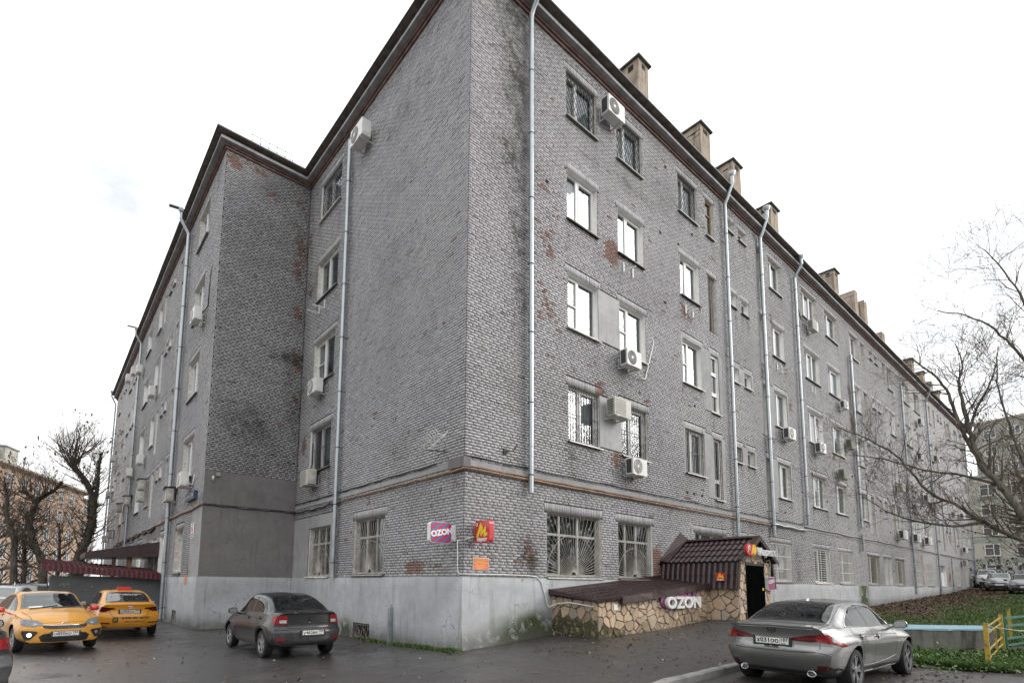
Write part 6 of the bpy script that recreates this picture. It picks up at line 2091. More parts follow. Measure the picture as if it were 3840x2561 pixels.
# ---- dark grey sedan by the plinth
cvB = dict(
 zt=[(-.80,1.06),(-.70,1.085),(-.50,1.10),(-.36,1.11),(.0,1.28),(.4,1.43),(.8,1.495),(1.15,1.51),(1.5,1.48),(1.9,1.27),(2.25,1.05),(2.45,1.0),(2.9,.94),(3.25,.84),(3.50,.72)],
 c=[(-.8,.02),(-.4,.03),(.3,.05),(1.,.06),(1.5,.05),(2.2,.05),(2.6,.06),(3.5,.05)],
 zs=[(-.8,1.0),(-.4,1.02),(.3,1.0),(1.2,.975),(2.1,.94),(2.6,.90),(3.1,.82),(3.5,.66)],
 ws=[(-.8,.70),(-.4,.76),(.3,.79),(1.2,.79),(2.1,.78),(2.7,.76),(3.2,.70),(3.5,.58)],
 wt=[(-.8,.64),(-.4,.66),(-.2,.64),(.3,.585),(.8,.565),(1.4,.58),(1.9,.62),(2.3,.67),(2.8,.66),(3.2,.58),(3.5,.45)],
 wm=[(-.8,.80),(-.4,.85),(0,.868),(.7,.855),(1.4,.85),(2.1,.855),(2.63,.868),(3.2,.81),(3.5,.68)],
 zm=[(-.8,.66),(1.3,.66),(3.5,.54)],
 wb=[(-.8,.72),(-.4,.79),(0,.81),(1.3,.81),(2.6,.81),(3.5,.66)],
 zb=[(-.8,.30),(-.4,.27),(0,.25),(1.3,.22),(2.6,.24),(3.5,.25)])
xrB = [(.25,-.72),(.34,-.80),(.50,-.83),(.64,-.83),(.70,-.78),(.8,-.765),(1.0,-.775),(1.08,-.80),(1.15,-.76)]
xfB = [(.2,3.42),(.35,3.49),(.5,3.50),(.62,3.48),(.75,3.42),(.9,3.2)]
carB = Car(cvB, xrB, xfB, (0, 2.634), .315, (.15,.26), (.6,.8))
rB, bB = make_car('sedan', 'dark grey sedan with tinted windows parked against the grey plinth', 'car', carB, (-2.97, 2.84, gz(-2.97, 2.9)+.005), R(90.7), 'paint_dark', 'six', .19, 1.50)
dloB = [(-.02,1.05),(.10,1.17),(.30,1.29),(.55,1.37),(.9,1.405),(1.25,1.405),(1.48,1.37),(1.78,1.20),(2.02,1.04),(2.02,1.0),(1.2,1.03),(.4,1.045)]
def sideB(v, s):
    carB.panel(dloB, v, .004).build('side_window', MT['car_glass'], rB, True)
    carB.panel([(.93,1.03),(1.01,1.025),(1.0,1.41),(.94,1.41)], v, .006).build('pillar', MT['black_plastic'], rB, True)
    m = carB.panel([(.24,1.045),(.27,1.045),(.26,1.27),(.235,1.255)], v, .006); m.build('pillar', MT['black_plastic'], rB, True)
    g = MB()
    carB.line([(.12,1.02),(.12,.9),(.32,.72),(.42,.5),(.46,.3)], v, mb=g); carB.line([(.97,1.02),(.97,.7),(.95,.3)], v, mb=g); carB.line([(2.06,.98),(2.1,.75),(2.05,.32)], v, mb=g)
    g.build('panel_gap', MT['gap'], bB)
    arch = lambda xw: [(xw+.42*math.cos(a), .33+.42*math.sin(a)) for a in np.linspace(-.1, PI+.1, 18)]
    for xw in (0, 2.634): carB.tubeline(arch(xw), v, .030, -.004).build('arch_trim', MT['black_plastic'], rB, True)
    carB.tubeline([(.4,.275),(1.3,.26),(2.22,.27)], v, .035, -.01).build('sill_trim', MT['black_plastic'], rB, True)
    mirror_part(rB, 1.86, s*.88, 1.03, s, 'black_plastic', 1.05)
    handle(rB, carB, .28, .90, v, 'paint_dark'); handle(rB, carB, 1.12, .885, v, 'paint_dark')
    o = carB.panel([(-.15,.80),(-.155,.985),(-.1,1.005),(.08,.995),(.22,.955),(.18,.84),(.1,.80)], ('B'+v, PI/4, 0), .014, .03).build('taillight', MT['lens_red'], rB, True)
    carB.panel([(-.135,.825),(-.135,.90),(.0,.895),(.0,.83)], ('B'+v, PI/4, 0), .020, .03).build('reversing_lamp', MT['lens_clear'], o, True)
    carB.panel([(-.135,.91),(-.135,.955),(.0,.95),(.0,.905)], ('B'+v, PI/4, 0), .020, .03).build('light_bar', MT['lens_red'], o, True)
    carB.panel([(s*.58,.43),(s*.58,.49),(s*.74,.49),(s*.74,.44)], 'B', .016, .03).build('reflector', MT['lens_red'], rB, True)
    carB.panel([(2.85,.66),(2.9,.80),(3.25,.78),(3.45,.66),(3.2,.62)], v, .008, .05).build('headlight', MT['lens_head'], rB, True)
both(sideB)
carB.panel([(-.33,-.60),(-.35,0),(-.33,.60),(-.1,.60),(.25,.54),(.40,.49),(.44,0),(.40,-.49),(.25,-.54),(-.1,-.60)], 'T', .004, .07).build('rear_window', MT['car_glass'], rB, True)
carB.panel([(1.56,-.55),(1.53,0),(1.56,.55),(2.16,.65),(2.24,0),(2.16,-.65)], 'T', .004, .08).build('windscreen', MT['car_glass'], rB, True)
carB.tubeline([(-.80,.66),(-.5,.68),(0,.685),(.5,.68),(.80,.66)], 'B', .010, -.003).build('bumper_ledge', MT['paint_dark'], rB, True)
m = carB.panel([(-.84,.24),(-.80,.50),(-.62,.51),(-.45,.40),(.45,.40),(.62,.51),(.80,.50),(.84,.24)], 'B', .010, .06); m.build('bumper_lower', MT['black_plastic'], rB, True)
g = MB()
for s in (1,-1): carB.line([(s*.55,1.06),(s*.55,.86),(s*.56,.78),(s*.46,.71)], 'B', mb=g)
carB.line([(-.46,.71),(.46,.71)], 'B', mb=g); carB.line([(-.78,.68),(-.5,.66)], 'B', mb=g); carB.line([(.78,.68),(.5,.66)], 'B', mb=g)
g.build('panel_gap', MT['gap'], bB)
carB.panel([(-.52,1.045),(0,1.06),(.52,1.045),(.50,1.085),(0,1.10),(-.50,1.085)], 'B', .02, .05).build('lid_lip', MT['paint_dark'], rB, True)
h, n = carB.ray((-4, -.0, .60), (1, 0, 0))
plate(rB, (h.x-.02, -.07, .60), -PI/2, 'у462вк', '797')
h, n = carB.ray((-4, 0, .93), (1, 0, 0))
MB().tube([(h.x-.008,y_,.93+z_) for y_, z_ in ((0,.055),(.035,0),(0,-.055),(-.035,0),(0,.055))], .010, 5).build('emblem', MT['black_plastic'], rB)
MB().lathe([(0,0),(.012,.0),(.012,.006),(0,.006)], Matrix.Translation((h.x-.004,0,.835)) @ Matrix.Rotation(-PI/2, 4, 'Y'), 10).build('lock', MT['chrome'], rB)

# ---- yellow taxi seen from behind
cvC = dict(cvB)
cvC['zt'] = [(-.86,1.03),(-.74,1.055),(-.55,1.07),(-.40,1.085),(.0,1.24),(.4,1.38),(.8,1.445),(1.2,1.46),(1.55,1.43),(1.9,1.25),(2.3,1.02),(2.5,.97),(2.95,.90),(3.3,.80),(3.52,.70)]
cvC['zs'] = [(-.86,.965),(-.4,.985),(.3,.965),(1.2,.94),(2.1,.90),(2.6,.87),(3.1,.79),(3.52,.64)]
for k in ('c','ws','wt','wm','zm','wb','zb'):
    a = cvB[k]; cvC[k] = [(-.86, a[0][1])] + a[1:-1] + [(3.52, a[-1][1])]
xrC = [(.25,-.76),(.34,-.84),(.50,-.89),(.66,-.885),(.72,-.85),(.85,-.82),(1.0,-.845),(1.06,-.865),(1.12,-.82)]
xfC = [(.2,3.44),(.35,3.51),(.5,3.52),(.62,3.50),(.75,3.44),(.9,3.2)]
carC = Car(cvC, xrC, xfC, (0, 2.6), .305, (.17,.28), (.65,.8))
rC, bC = make_car('taxi', 'yellow taxi seen from behind, with a red roof box, beside the annex', 'taxi', carC, (-5.72, 10.47, -1.95), R(91.3), 'paint_yellow2', 'seven', .185, 1.50)
def down(pts, dz): return [(a, b+dz) for a, b in pts]
dloC = [(-.08,1.01),(.10,1.13),(.32,1.245),(.6,1.325),(.95,1.36),(1.3,1.36),(1.55,1.32),(1.85,1.16),(2.08,1.0),(2.08,.965),(1.2,.995),(.4,1.01)]
def sideC(v, s):
    carC.panel(dloC, v, .004).build('side_window', MT['car_glass'], rC, True)
    carC.panel([(.93,1.0),(1.01,.995),(1.0,1.36),(.94,1.36)], v, .006).build('pillar', MT['black_plastic'], rC, True)
    g = MB()
    carC.line([(.12,1.0),(.12,.88),(.32,.70),(.44,.45)], v, mb=g); carC.line([(.97,1.0),(.97,.7),(.95,.3)], v, mb=g); carC.line([(2.1,.95),(2.12,.7),(2.05,.32)], v, mb=g)
    g.build('panel_gap', MT['gap'], bC)
    mirror_part(rC, 1.85, s*.89, 1.0, s, 'black_plastic')
    handle(rC, carC, .3, .86, v, 'paint_yellow2'); handle(rC, carC, 1.15, .85, v, 'paint_yellow2')
    carC.panel([(-.30,.885),(-.29,.915),(-.12,.935),(.0,.955),(.25,.945),(.16,.85),(.0,.80),(-.1,.80),(-.18,.85)], ('B'+v, PI/4, 0), .012, .03).build('taillight', MT['lens_dark_red'], rC, True)
    carC.panel([(s*.50,.44),(s*.50,.47),(s*.80,.48),(s*.80,.45)], 'B', .010, .03).build('reflector', MT['lens_dark_red'], rC, True)
    carC.panel([(2.9,.62),(2.95,.76),(3.3,.74),(3.46,.62)], v, .008, .05).build('headlight', MT['lens_head'], rC, True)
both(sideC)
rw_ = [(-.37,-.58),(-.39,0),(-.37,.58),(-.1,.58),(.28,.52),(.42,.47),(.45,0),(.42,-.47),(.28,-.52),(-.1,-.58)]
w_ = carC.panel(rw_, 'T', .004, .07).build('rear_window', MT['car_glass'], rC, True)
carC.panel([(-.34,.57),(-.35,.12),(.2,.10),(.38,.46),(.28,.5),(-.1,.56)], 'T', .007, .07).build('sky_reflection', MT['car_glass_clear'], w_, True)  # paler patch on the rear glass, reflected sky put in as colour
carC.panel([(1.6,-.55),(1.57,0),(1.6,.55),(2.2,.65),(2.28,0),(2.2,-.65)], 'T', .004, .08).build('windscreen', MT['car_glass'], rC, True)
carC.tubeline([(-.82,.66),(-.5,.72),(-.36,.735)], 'B', .008, -.003).build('body_crease', MT['paint_yellow2'], rC, True)
carC.tubeline([(.82,.66),(.5,.72),(.36,.735)], 'B', .008, -.003).build('body_crease', MT['paint_yellow2'], rC, True)
m = carC.panel([(-.84,.24),(-.82,.38),(-.62,.36),(-.5,.31),(.5,.31),(.62,.36),(.82,.38),(.84,.24)], 'B', .010, .06); m.build('bumper_lower', MT['black_plastic'], rC, True)
g = MB()
for s in (1,-1): carC.line([(s*.60,1.02),(s*.60,.90),(s*.52,.80),(s*.44,.66),(s*.36,.63)], 'B', mb=g)
carC.line([(-.36,.63),(.36,.63)], 'B', mb=g)
g.build('panel_gap', MT['gap'], bC)
carC.panel([(-.5,1.0),(0,1.015),(.5,1.0),(.48,1.04),(0,1.055),(-.48,1.04)], 'B', .016, .05).build('lid_lip', MT['paint_yellow2'], rC, True)
h, n = carC.ray((-4, 0, .80), (1, 0, 0))
plate(rC, (h.x-.018, 0, .80), -PI/2, 'с905ко', '797')
BK = lambda x, y, z: Matrix.Translation((x, y, z)) @ Matrix.Rotation(-PI/2, 4, 'Z') @ Matrix.Rotation(PI/2, 4, 'X')
h, n = carC.ray((-4, 0, .935), (1, 0, 0))
Mx = BK(h.x-.010, 0, .935)
m = MB().tube([Mx @ Vector((.065*math.cos(a), .036*math.sin(a), 0)) for a in np.linspace(0, 2*PI, 21)], .007, 5)
for q in (-.02,.02): m.tube([Mx @ Vector((q-.008,-.03,0)), Mx @ Vector((q+.008,.03,0))], .007, 5)
m.tube([Mx @ Vector((-.02,-.004,0)), Mx @ Vector((.02,.004,0))], .006, 5); m.build('emblem', MT['chrome'], rC, True)
h, n = carC.ray((-4, -.2, .60), (1, 0, 0))
text('phone_lettering', '8-495-401-67-07', .085, BK(h.x-.012, -.16, .605), MT['ink'], rC, width=.74, bold=.002)
text('web_lettering', 'такси-некст.рф', .075, BK(h.x-.012, -.16, .50), MT['ink'], rC, width=.62)
MB().box(h.x-.014,h.x-.005,.30,.44,.485,.63).build('logo_block', MT['ink'], rC)
text('logo_lettering', 'НЕ\nКТ', .06, BK(h.x-.017, .37, .557), MT['yellow_print'], rC, width=.085)
tl = math.atan2(.30, .80)
text('window_lettering', 'Яндекс Такси\n999-99-99', .075, Matrix.Translation((.12,-.10,1.305)) @ Matrix.Rotation(-PI/2, 4, 'Z') @ Matrix.Rotation(R(21), 4, 'X'), MT['white_print'], rC, width=.62)
MB().prism(rrect(-.20,.20,0,.10,.03), lambda a, b, w: (w, a, b), .72, .86).build('roof_box', MT['red_plastic'], rC).location = (0, .0, 1.45)

# ---- yellow taxi seen from the front
cvD = dict(cvC)
cvD['zt'] = [(-.86,1.03),(-.74,1.05),(-.4,1.10),(.0,1.25),(.4,1.39),(.8,1.45),(1.2,1.46),(1.50,1.43),(1.85,1.25),(2.28,1.02),(2.45,.985),(2.85,.935),(3.2,.85),(3.42,.74),(3.50,.69)]
cvD['zs'] = [(-.86,.965),(-.4,.985),(.3,.965),(1.2,.94),(2.1,.91),(2.6,.875),(3.1,.79),(3.50,.64)]
for k in ('c','ws','wt','wm','zm','wb','zb'):
    a = cvC[k]; cvD[k] = a[:-1] + [(3.50, a[-1][1])]
cvD['wm'] = [(-.86,.80),(-.4,.85),(0,.868),(.7,.855),(1.4,.85),(2.1,.855),(2.6,.87),(3.2,.84),(3.5,.76)]
cvD['ws'] = cvD['ws'][:-2] + [(3.2,.73),(3.5,.64)]
cvD['wb'] = cvD['wb'][:-1] + [(3.5,.74)]
xfD = [(.2,3.44),(.28,3.52),(.45,3.53),(.58,3.52),(.66,3.485),(.75,3.44),(.85,3.34)]
carD = Car(cvD, xrC, xfD, (0, 2.6), .305, (.17,.24), (.65,.7))
rD, bD = make_car('taxi', 'yellow taxi facing the viewer, with red door mirrors and a lit fog lamp', 'taxi', carD, (-8.05, 9.9, -1.955), R(-78.6), 'paint_yellow', 'seven', .185, 1.50, None, .0)
def sideD(v, s):
    carD.panel(dloC, v, .004).build('side_window', MT['car_glass'], rD, True)
    carD.panel([(.93,1.0),(1.01,.995),(1.0,1.36),(.94,1.36)], v, .006).build('pillar', MT['black_plastic'], rD, True)
    g = MB()
    carD.line([(.97,1.0),(.97,.7),(.95,.3)], v, mb=g); carD.line([(2.1,.95),(2.14,.7),(2.05,.32)], v, mb=g)
    g.build('panel_gap', MT['gap'], bD)
    carD.line([(2.35,.87),(2.8,.835),(3.1,.79)], v).build('panel_gap', MT['gap'], bD)
    mirror_part(rD, 1.85, s*.89, 1.0, s, 'red_plastic')
    handle(rD, carD, .3, .86, v, 'paint_yellow'); handle(rD, carD, 1.15, .85, v, 'paint_yellow')
    o = carD.panel([(-.01,.665),(.06,.71),(.2,.765),(.42,.80),(.60,.79),(.50,.68),(.30,.635),(.15,.63)], ('F'+v, PI/4, 3.0), .010, .03).build('headlight', MT['lens_head'], rD, True)
    carD.panel([(s*.50,.665),(s*.55,.70),(s*.60,.70),(s*.60,.65)], 'F', .016, .03).build('lamp', MT['lens_clear'], o, True)
    o = carD.panel([(s*.52,.50),(s*.56,.53),(s*.78,.545),(s*.80,.50),(s*.74,.32),(s*.64,.33)], 'F', .008, .03).build('fog_recess', MT['black_plastic'], rD, True)
    h, n = carD.ray((7, s*.665, .44), (-1, 0, 0))
    MB().lathe([(.048,-.02),(.045,.012),(0,.016)], Matrix.Translation(h+n*.010) @ n.to_track_quat('Z', 'Y').to_matrix().to_4x4(), 18).build('fog_lamp', MT['lit'] if s < 0 else MT['lens_head'], o, True)
both(sideD)
carD.panel([(1.56,-.55),(1.53,0),(1.56,.55),(2.18,.66),(2.27,.0),(2.18,-.66)], 'T', .004, .06).build('windscreen', MT['car_glass_clear'], rD, True)
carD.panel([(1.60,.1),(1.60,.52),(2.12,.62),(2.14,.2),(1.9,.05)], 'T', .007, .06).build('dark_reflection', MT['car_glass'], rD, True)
m = carD.panel([(2.13,-.5),(2.13,-.22),(2.19,-.22),(2.19,-.5)], 'T', .010, .05); m.build('paper_pass', MT['white_print'], rD, True)
carD.panel([(-.37,-.58),(-.39,0),(-.37,.58),(.42,.47),(.45,0),(.42,-.47)], 'T', .004, .07).build('rear_window', MT['car_glass'], rD, True)
g = MB()
carD.line([(2.33,.66),(2.8,.63),(3.15,.60),(3.33,.50),(3.40,.2),(3.40,-.2),(3.33,-.50),(3.15,-.60),(2.8,-.63),(2.33,-.66)], 'T', mb=g)
g.build('panel_gap', MT['gap'], bD)
for y_ in ((-.5,.1),(-.05,.5)): carD.tubeline([(2.27,y_[0]),(2.20,(y_[0]+y_[1])/2),(2.14,y_[1])], 'T', .009, .014).build('wiper', MT['black_plastic'], rD)
carD.panel([(-.45,.655),(-.3,.645),(0,.64),(.3,.645),(.45,.655),(.42,.60),(.3,.575),(0,.57),(-.3,.575),(-.42,.60)], 'F', .008, .04).build('grille', MT['black_plastic'], rD, True)
carD.tubeline([(-.46,.665),(-.3,.655),(0,.65),(.3,.655),(.46,.665)], 'F', .010, .012).build('grille_trim', MT['chrome'], rD, True)
o = carD.panel([(-.50,.40),(-.42,.46),(-.3,.48),(.3,.48),(.42,.46),(.50,.40),(.46,.29),(.38,.27),(-.38,.27),(-.46,.29)], 'F', .008, .04).build('lower_grille', MT['black_plastic'], rD, True)
m = MB()
for z_ in (.31,.34,.37,.41,.44): carD.tubeline([(-.44,z_),(0,z_),(.44,z_)], 'F', .006, .014, mb=m)
m.build('grille_slat', MT['gap'], o)
FW = lambda x, y, z: Matrix.Translation((x, y, z)) @ Matrix.Rotation(PI/2, 4, 'Z') @ Matrix.Rotation(PI/2, 4, 'X')
h, n = carD.ray((7, 0, .45), (-1, 0, 0))
plate(rD, (h.x+.03, .0, .455), PI/2, 'о850ко', '799')
h, n = carD.ray((7, 0, .705), (-1, 0, 0))
Mx = FW(h.x+.006, 0, .705) @ Matrix.Rotation(R(-35), 4, 'X')
MB().tube([Mx @ Vector((.085*math.cos(a), .03*math.sin(a), 0)) for a in np.linspace(0, 2*PI, 21)], .006, 5).build('emblem', MT['chrome'], rD, True)
text('emblem_lettering', 'KIA', .045, Mx, MT['ink'], rD, width=.11)



# ---- background and edge cars from the same skins
def simple_car(name, label, cat, car, loc, heading, paint, glass='car_glass', group=None, front=False, tall=1.0, roofbox=None, rails=False):
    r, b = make_car(name, label, cat, car, loc, heading, paint, 'seven', .19, 1.52, group)
    dl = dloC
    for v in ('L','R'):
        car.panel(dl, v, .004, .09).build('side_window', MT[glass], r, True)
        mirror_part(r, 1.85, .9 if v == 'L' else -.9, 1.0, 1 if v == 'L' else -1, paint)
        s = 1 if v == 'L' else -1
        car.panel([(s*.44,.655),(s*.52,.72),(s*.80,.79),(s*.82,.68),(s*.62,.62)], 'F', .01, .05).build('headlight', MT['lens_clear'], r, True)
        car.panel([(s*.50,.83),(s*.52,.95),(s*.80,.96),(s*.84,.82)], 'B', .012, .05).build('taillight', MT['lens_red'], r, True)
    car.panel([(1.6,-.55),(1.57,0),(1.6,.55),(2.18,.64),(2.26,0),(2.18,-.64)], 'T', .004, .1).build('windscreen', MT[glass], r, True)
    car.panel([(-.37,-.57),(-.39,0),(-.37,.57),(.40,.46),(.42,-.46)], 'T', .004, .1).build('rear_window', MT[glass], r, True)
    car.panel([(-.45,.64),(.45,.64),(.42,.55),(-.42,.55)], 'F', .008, .06).build('grille', MT['black_plastic'], r, True)
    car.panel([(-.7,.46),(.7,.46),(.66,.25),(-.66,.25)], 'F', .008, .08).build('lower_grille', MT['black_plastic'], r, True)
    car.panel([(-.82,.24),(-.8,.42),(.8,.42),(.82,.24)], 'B', .01, .08).build('bumper_lower', MT['black_plastic'], r, True)
    h, n = car.ray((7, 0, .5), (-1, 0, 0)); MB().box(-.26,.26,-.005,.005,-.056,.056).build('number_plate', MT['plate'], r, False, (h.x+.012, 0, .5), PI/2)
    h, n = car.ray((-4, 0, .75), (1, 0, 0)); MB().box(-.26,.26,-.005,.005,-.056,.056).build('number_plate', MT['plate'], r, False, (h.x-.012, 0, .75), PI/2)
    if rails:
        for s in (.52,-.52): MB().tube([(.1,s,1.36),(.2,s,1.46),(1.3,s,1.49),(1.45,s,1.42)], .02, 6).build('roof_rail', MT['chrome'], r)
    r.scale = (1.08 if tall > 1.05 else 1, 1.1 if tall > 1.05 else 1, tall)
    return r
simple_car('parked_car', 'black car cut by the left picture edge, its rear lamp showing', 'car', carB, (-9.06, -.80, gz(-9.3, -.5)), R(102), 'paint_black')
simple_car('suv', 'silver SUV facing the viewer at the far end of the right wall', 'car', carD, (60.5, -2.9, gz(58, -3)-.02), R(186), 'paint_silver', 'car_glass_clear', None, True, 1.16, rails=True)
simple_car('parked_car', 'dark grey car half cut by the right picture edge, far back', 'car', carD, (53.2, -5.25, gz(52, -5)-.02), R(184), 'paint_grey', tall=1.12)
simple_car('van', 'white car hidden mostly behind the far silver SUV', 'car', carD, (69.5, -.9, gz(68, -1.5)), R(190), 'paint_white', 'car_glass_clear', tall=1.3)
def polar(bear, dist): return (CAMP.x+dist*math.cos(R(bear)), CAMP.y+dist*math.sin(R(bear)))
for i, (b, d, hd, pt, lab, tall, rails) in enumerate(((92.6, 27, 80, 'paint_white', 'white car at the left picture edge behind the front taxi', 1.08, False), (91.8, 34, 95, 'paint_grey', 'grey car roof seen between the white car and the dark SUV', 1.05, False),
      (90.4, 31, 92, 'paint_black', 'dark SUV with roof rails parked by the low brick wall', 1.14, True))):
    x, y = polar(b, d)
    simple_car('parked_car' if not rails else 'suv', lab, 'car', carC, (x, y, gz(x, y)), R(hd), pt, 'car_glass_clear', 'cars parked behind the taxis', False, tall, rails=rails)
x, y = polar(91.0, 31.5)
tx = simple_car('taxi', 'third taxi, mostly hidden, with a checkered yellow roof sign', 'taxi', carC, (x, y, gz(x, y)-.05), R(85), 'paint_yellow2', 'car_glass', 'cars parked behind the taxis')
rs = MB().prism(rrect(-.29,.29,0,.14,.03), lambda a, b, w: (w, a, b), .66, .80).build('roof_sign', MT['yellow_print'], tx); rs.location = (0,0,1.46)
m = MB()
for i in range(10):
    for j in range(2):
        if (i+j) % 2 == 0: m.box(.652,.66,-.27+.054*i,-.27+.054*(i+1),.07+.03*j,.07+.03*(j+1))
m.build('checker', MT['ink'], rs)
finish_bodies()

# ------------------------------------------------------------------ right side: slab, fence, lawn
t = NT('slab_concrete'); p = t.pos(); n = t.noise(p, 2.2, 6, .65)
st_ = t.noise(t.n('Mapping', {'Vector': p, 'Scale': (4,4,.7)}).outputs[0], 1.2, 5)
t.set(Base_Color=t.mix(t.step(st_, .45, .7), t.ramp(n, [(.3,(.10,.10,.09)),(.7,(.20,.195,.17))]), (.055,.055,.045)), Roughness=.9); t.bump(n, .5, .03); MT['slab'] = t.mat
t = NT('worn_blue_paint'); p = t.pos(); n = t.noise(p, 6, 6, .7)
t.set(Base_Color=t.mix(t.step(n, .56, .62), (.21,.37,.44), (.50,.53,.52)), Roughness=.7); MT['blue_paint'] = t.mat
sl = empty('concrete_block', (11.2, -7.2, -1.75), 0, 'concrete block with a peeling light blue top beside the silver sedan', 'block')
A_, B_, C_, D_ = (9.0,-5.93), (11.56,-8.08), (13.3,-7.65), (10.9,-5.45)
m = MB()
zt_ = -1.245
base = [A_, B_, C_, D_]
m.add([(x,y,-2.05) for x, y in base]+[(x,y,zt_-.05) for x, y in base]+[(x*.997+.03,y*.997-.02,zt_) for x, y in base], [(0,1,5,4),(1,2,6,5),(2,3,7,6),(3,0,4,7),(4,5,9,8),(5,6,10,9),(6,7,11,10),(7,4,8,11),(8,9,10,11)])
adopt(m.build('block', MT['slab']), sl)
m = MB(); k = 14
V = []
for i in range(k+1):
    q = i/k
    a = Vector((A_[0]+(B_[0]-A_[0])*q*.985, A_[1]+(B_[1]-A_[1])*q*.985, 0)); b = Vector((D_[0]+(C_[0]-D_[0])*q*.985, D_[1]+(C_[1]-D_[1])*q*.985, 0))
    V += [(a.x-.012, a.y-.012, zt_-.02-rnd.uniform(0,.025)), (a.x-.01, a.y-.01, zt_+.004), (b.x, b.y, zt_+.004)]
m.add(V, [(3*i+j, 3*(i+1)+j, 3*(i+1)+j+1, 3*i+j+1) for i in range(k) for j in range(2)])
adopt(m.build('painted_top', MT['blue_paint']), sl)
t = NT('yellow_fence_paint'); p = t.obj(); n = t.noise(p, 9, 6, .7)
t.set(Base_Color=t.mix(t.step(n, .50, .58), (.42,.31,.03), (.17,.13,.09)), Roughness=.6); MT['fence_yellow'] = t.mat
t = NT('green_fence_paint'); p = t.obj(); n = t.noise(p, 9, 6, .7)
t.set(Base_Color=t.mix(t.step(n, .55, .63), (.03,.16,.115), (.12,.10,.07)), Roughness=.6); MT['fence_green'] = t.mat
fe = empty('fence', (10, -8.3, -1.75), 0, 'low yellow steel fence section with flaking paint at the lawn edge', 'fence')
fg = empty('fence', (13.3, -8.4, -1.7), 0, 'low green steel fence section behind the yellow one', 'fence')
def post(x, y, h, mt, par, w=.055):
    z = gz(x, y); adopt(MB().box(x-w/2,x+w/2,y-w/2,y+w/2,z-.15,z+h).build('post', MT[mt]), par)
post(7.6, -8.42, .93, 'fence_yellow', fe, .075); post(7.75,-8.38,.78,'fence_yellow', fe, .05); post(12.2, -8.15, .95, 'fence_yellow', fe, .08); post(10, -8.28, .72, 'fence_yellow', fe, .04)
zA, zB = gz(7.6,-8.4), gz(12.2,-8.15)
for h in (.86, .70, .34, .16):
    adopt(MB().bar((7.6,-8.42,zA+h-.03*(h > .8)), (12.2,-8.15,zB+h), .022, .032).build('rail', MT['fence_yellow']), fe)
post(12.45,-8.2,.88,'fence_green',fg,.05); post(14.9,-8.75,.88,'fence_green',fg,.05); post(14.3,-8.1,1.0,'fence_yellow',fg,.07)
zA, zB = gz(12.4,-8.2), gz(14.9,-8.75)
for h in (.84,.62,.28,.10):
    adopt(MB().bar((12.45,-8.2,zA+h), (14.9,-8.75,zB+h), .035, .055).build('rail', MT['fence_green']), fg)
m = MB().tube([(7.6,-8.42,zA+.83),(8.5,-8.85,zA+.72),(9.6,-9.4,zA+.70),(11,-10.2,zA+.82)], .012, 5)
tag(m.build('rope', MT['old_white'], None, True), 'pale rope tied to the yellow fence post, leading right', 'rope')

def lawn_edge(x):           # lawn lies between the wall and this line
    return np.interp(x, [6.2,7,9,12,16,24,40,60,75], [-7.6,-8.9,-9.2,-8.9,-9.3,-9.2,-8.2,-7,-6])
def lawn_top(x):
    return np.interp(x, [6.2,7.5,9,11.5,13,14,75], [-6.9,-6.2,-5.6,-3.4,-1.2,-.12,-.12])
def soil_mat():
    t = NT('lawn_soil')
    p = t.pos(); s = t.n('SeparateXYZ', {0: p})
    n = t.noise(p, 1.6, 6, .65); f_ = t.noise(p, 22, 5, .7)
    c = t.ramp(f_, [(.3,(.028,.019,.013)),(.52,(.075,.045,.028)),(.72,(.14,.085,.05))])
    gk = t.math('ADD', t.step(s.outputs['Y'], -3.0, -5.6), t.math('MULTIPLY_ADD', n, 1.5, -.85), 0, True)
    c = t.mix(gk, c, t.ramp(f_, [(.3,(.018,.030,.008)),(.7,(.060,.095,.022))]))
    t.set(Base_Color=c, Roughness=.95); t.bump(f_, .8, .04)
    return t.mat
MT['soil'] = soil_mat()
xs = np.concatenate([np.arange(6.2, 20, .4), np.arange(20, 75.1, 1.2)]); vs = np.linspace(0, 1, 22)
V = []
for x in xs:
    a, b = lawn_edge(x), lawn_top(x)
    for v in vs:
        y = a+(b-a)*v
        V.append((x, y, gz(x, y) + .03*min(1, 8*v, 8*(1-v)+.3)*1.0 + .012))
n = len(vs)
I = (np.arange(len(xs)-1)[:, None]*n + np.arange(n-1)[None, :]).ravel()
tag(link('lawn', np_mesh('lawn', V, np.stack([I, I+n, I+n+1, I+1], 1), MT['soil'], True)), kind='structure')

def leaf_mat(name, stops, rough=.75):
    t = NT(name)
    ri = t.n('NewGeometry').outputs['Random Per Island']
    t.set(Base_Color=t.ramp(ri, stops), Roughness=rough, Specular_IOR_Level=.3)
    return t.mat
MT['litter'] = leaf_mat('fallen_leaves', [(0,(.025,.016,.011)),(.3,(.060,.035,.022)),(.6,(.10,.060,.036)),(.85,(.15,.095,.055)),(1,(.22,.16,.08))])
MT['grass'] = leaf_mat('grass_blades', [(0,(.035,.07,.016)),(.5,(.075,.15,.032)),(.85,(.12,.20,.05)),(1,(.19,.19,.08))])
MT['ivy'] = leaf_mat('herb_leaves', [(0,(.03,.065,.016)),(.5,(.06,.125,.032)),(.85,(.10,.17,.05)),(1,(.20,.20,.07))], .55)
MT['dead_leaf'] = leaf_mat('dead_leaves', [(0,(.14,.075,.048)),(.5,(.22,.125,.08)),(1,(.30,.19,.12))])
MT['far_twigs'] = leaf_mat('far_twigs', [(0,(.07,.06,.05)),(.5,(.11,.09,.075)),(1,(.16,.14,.11))])

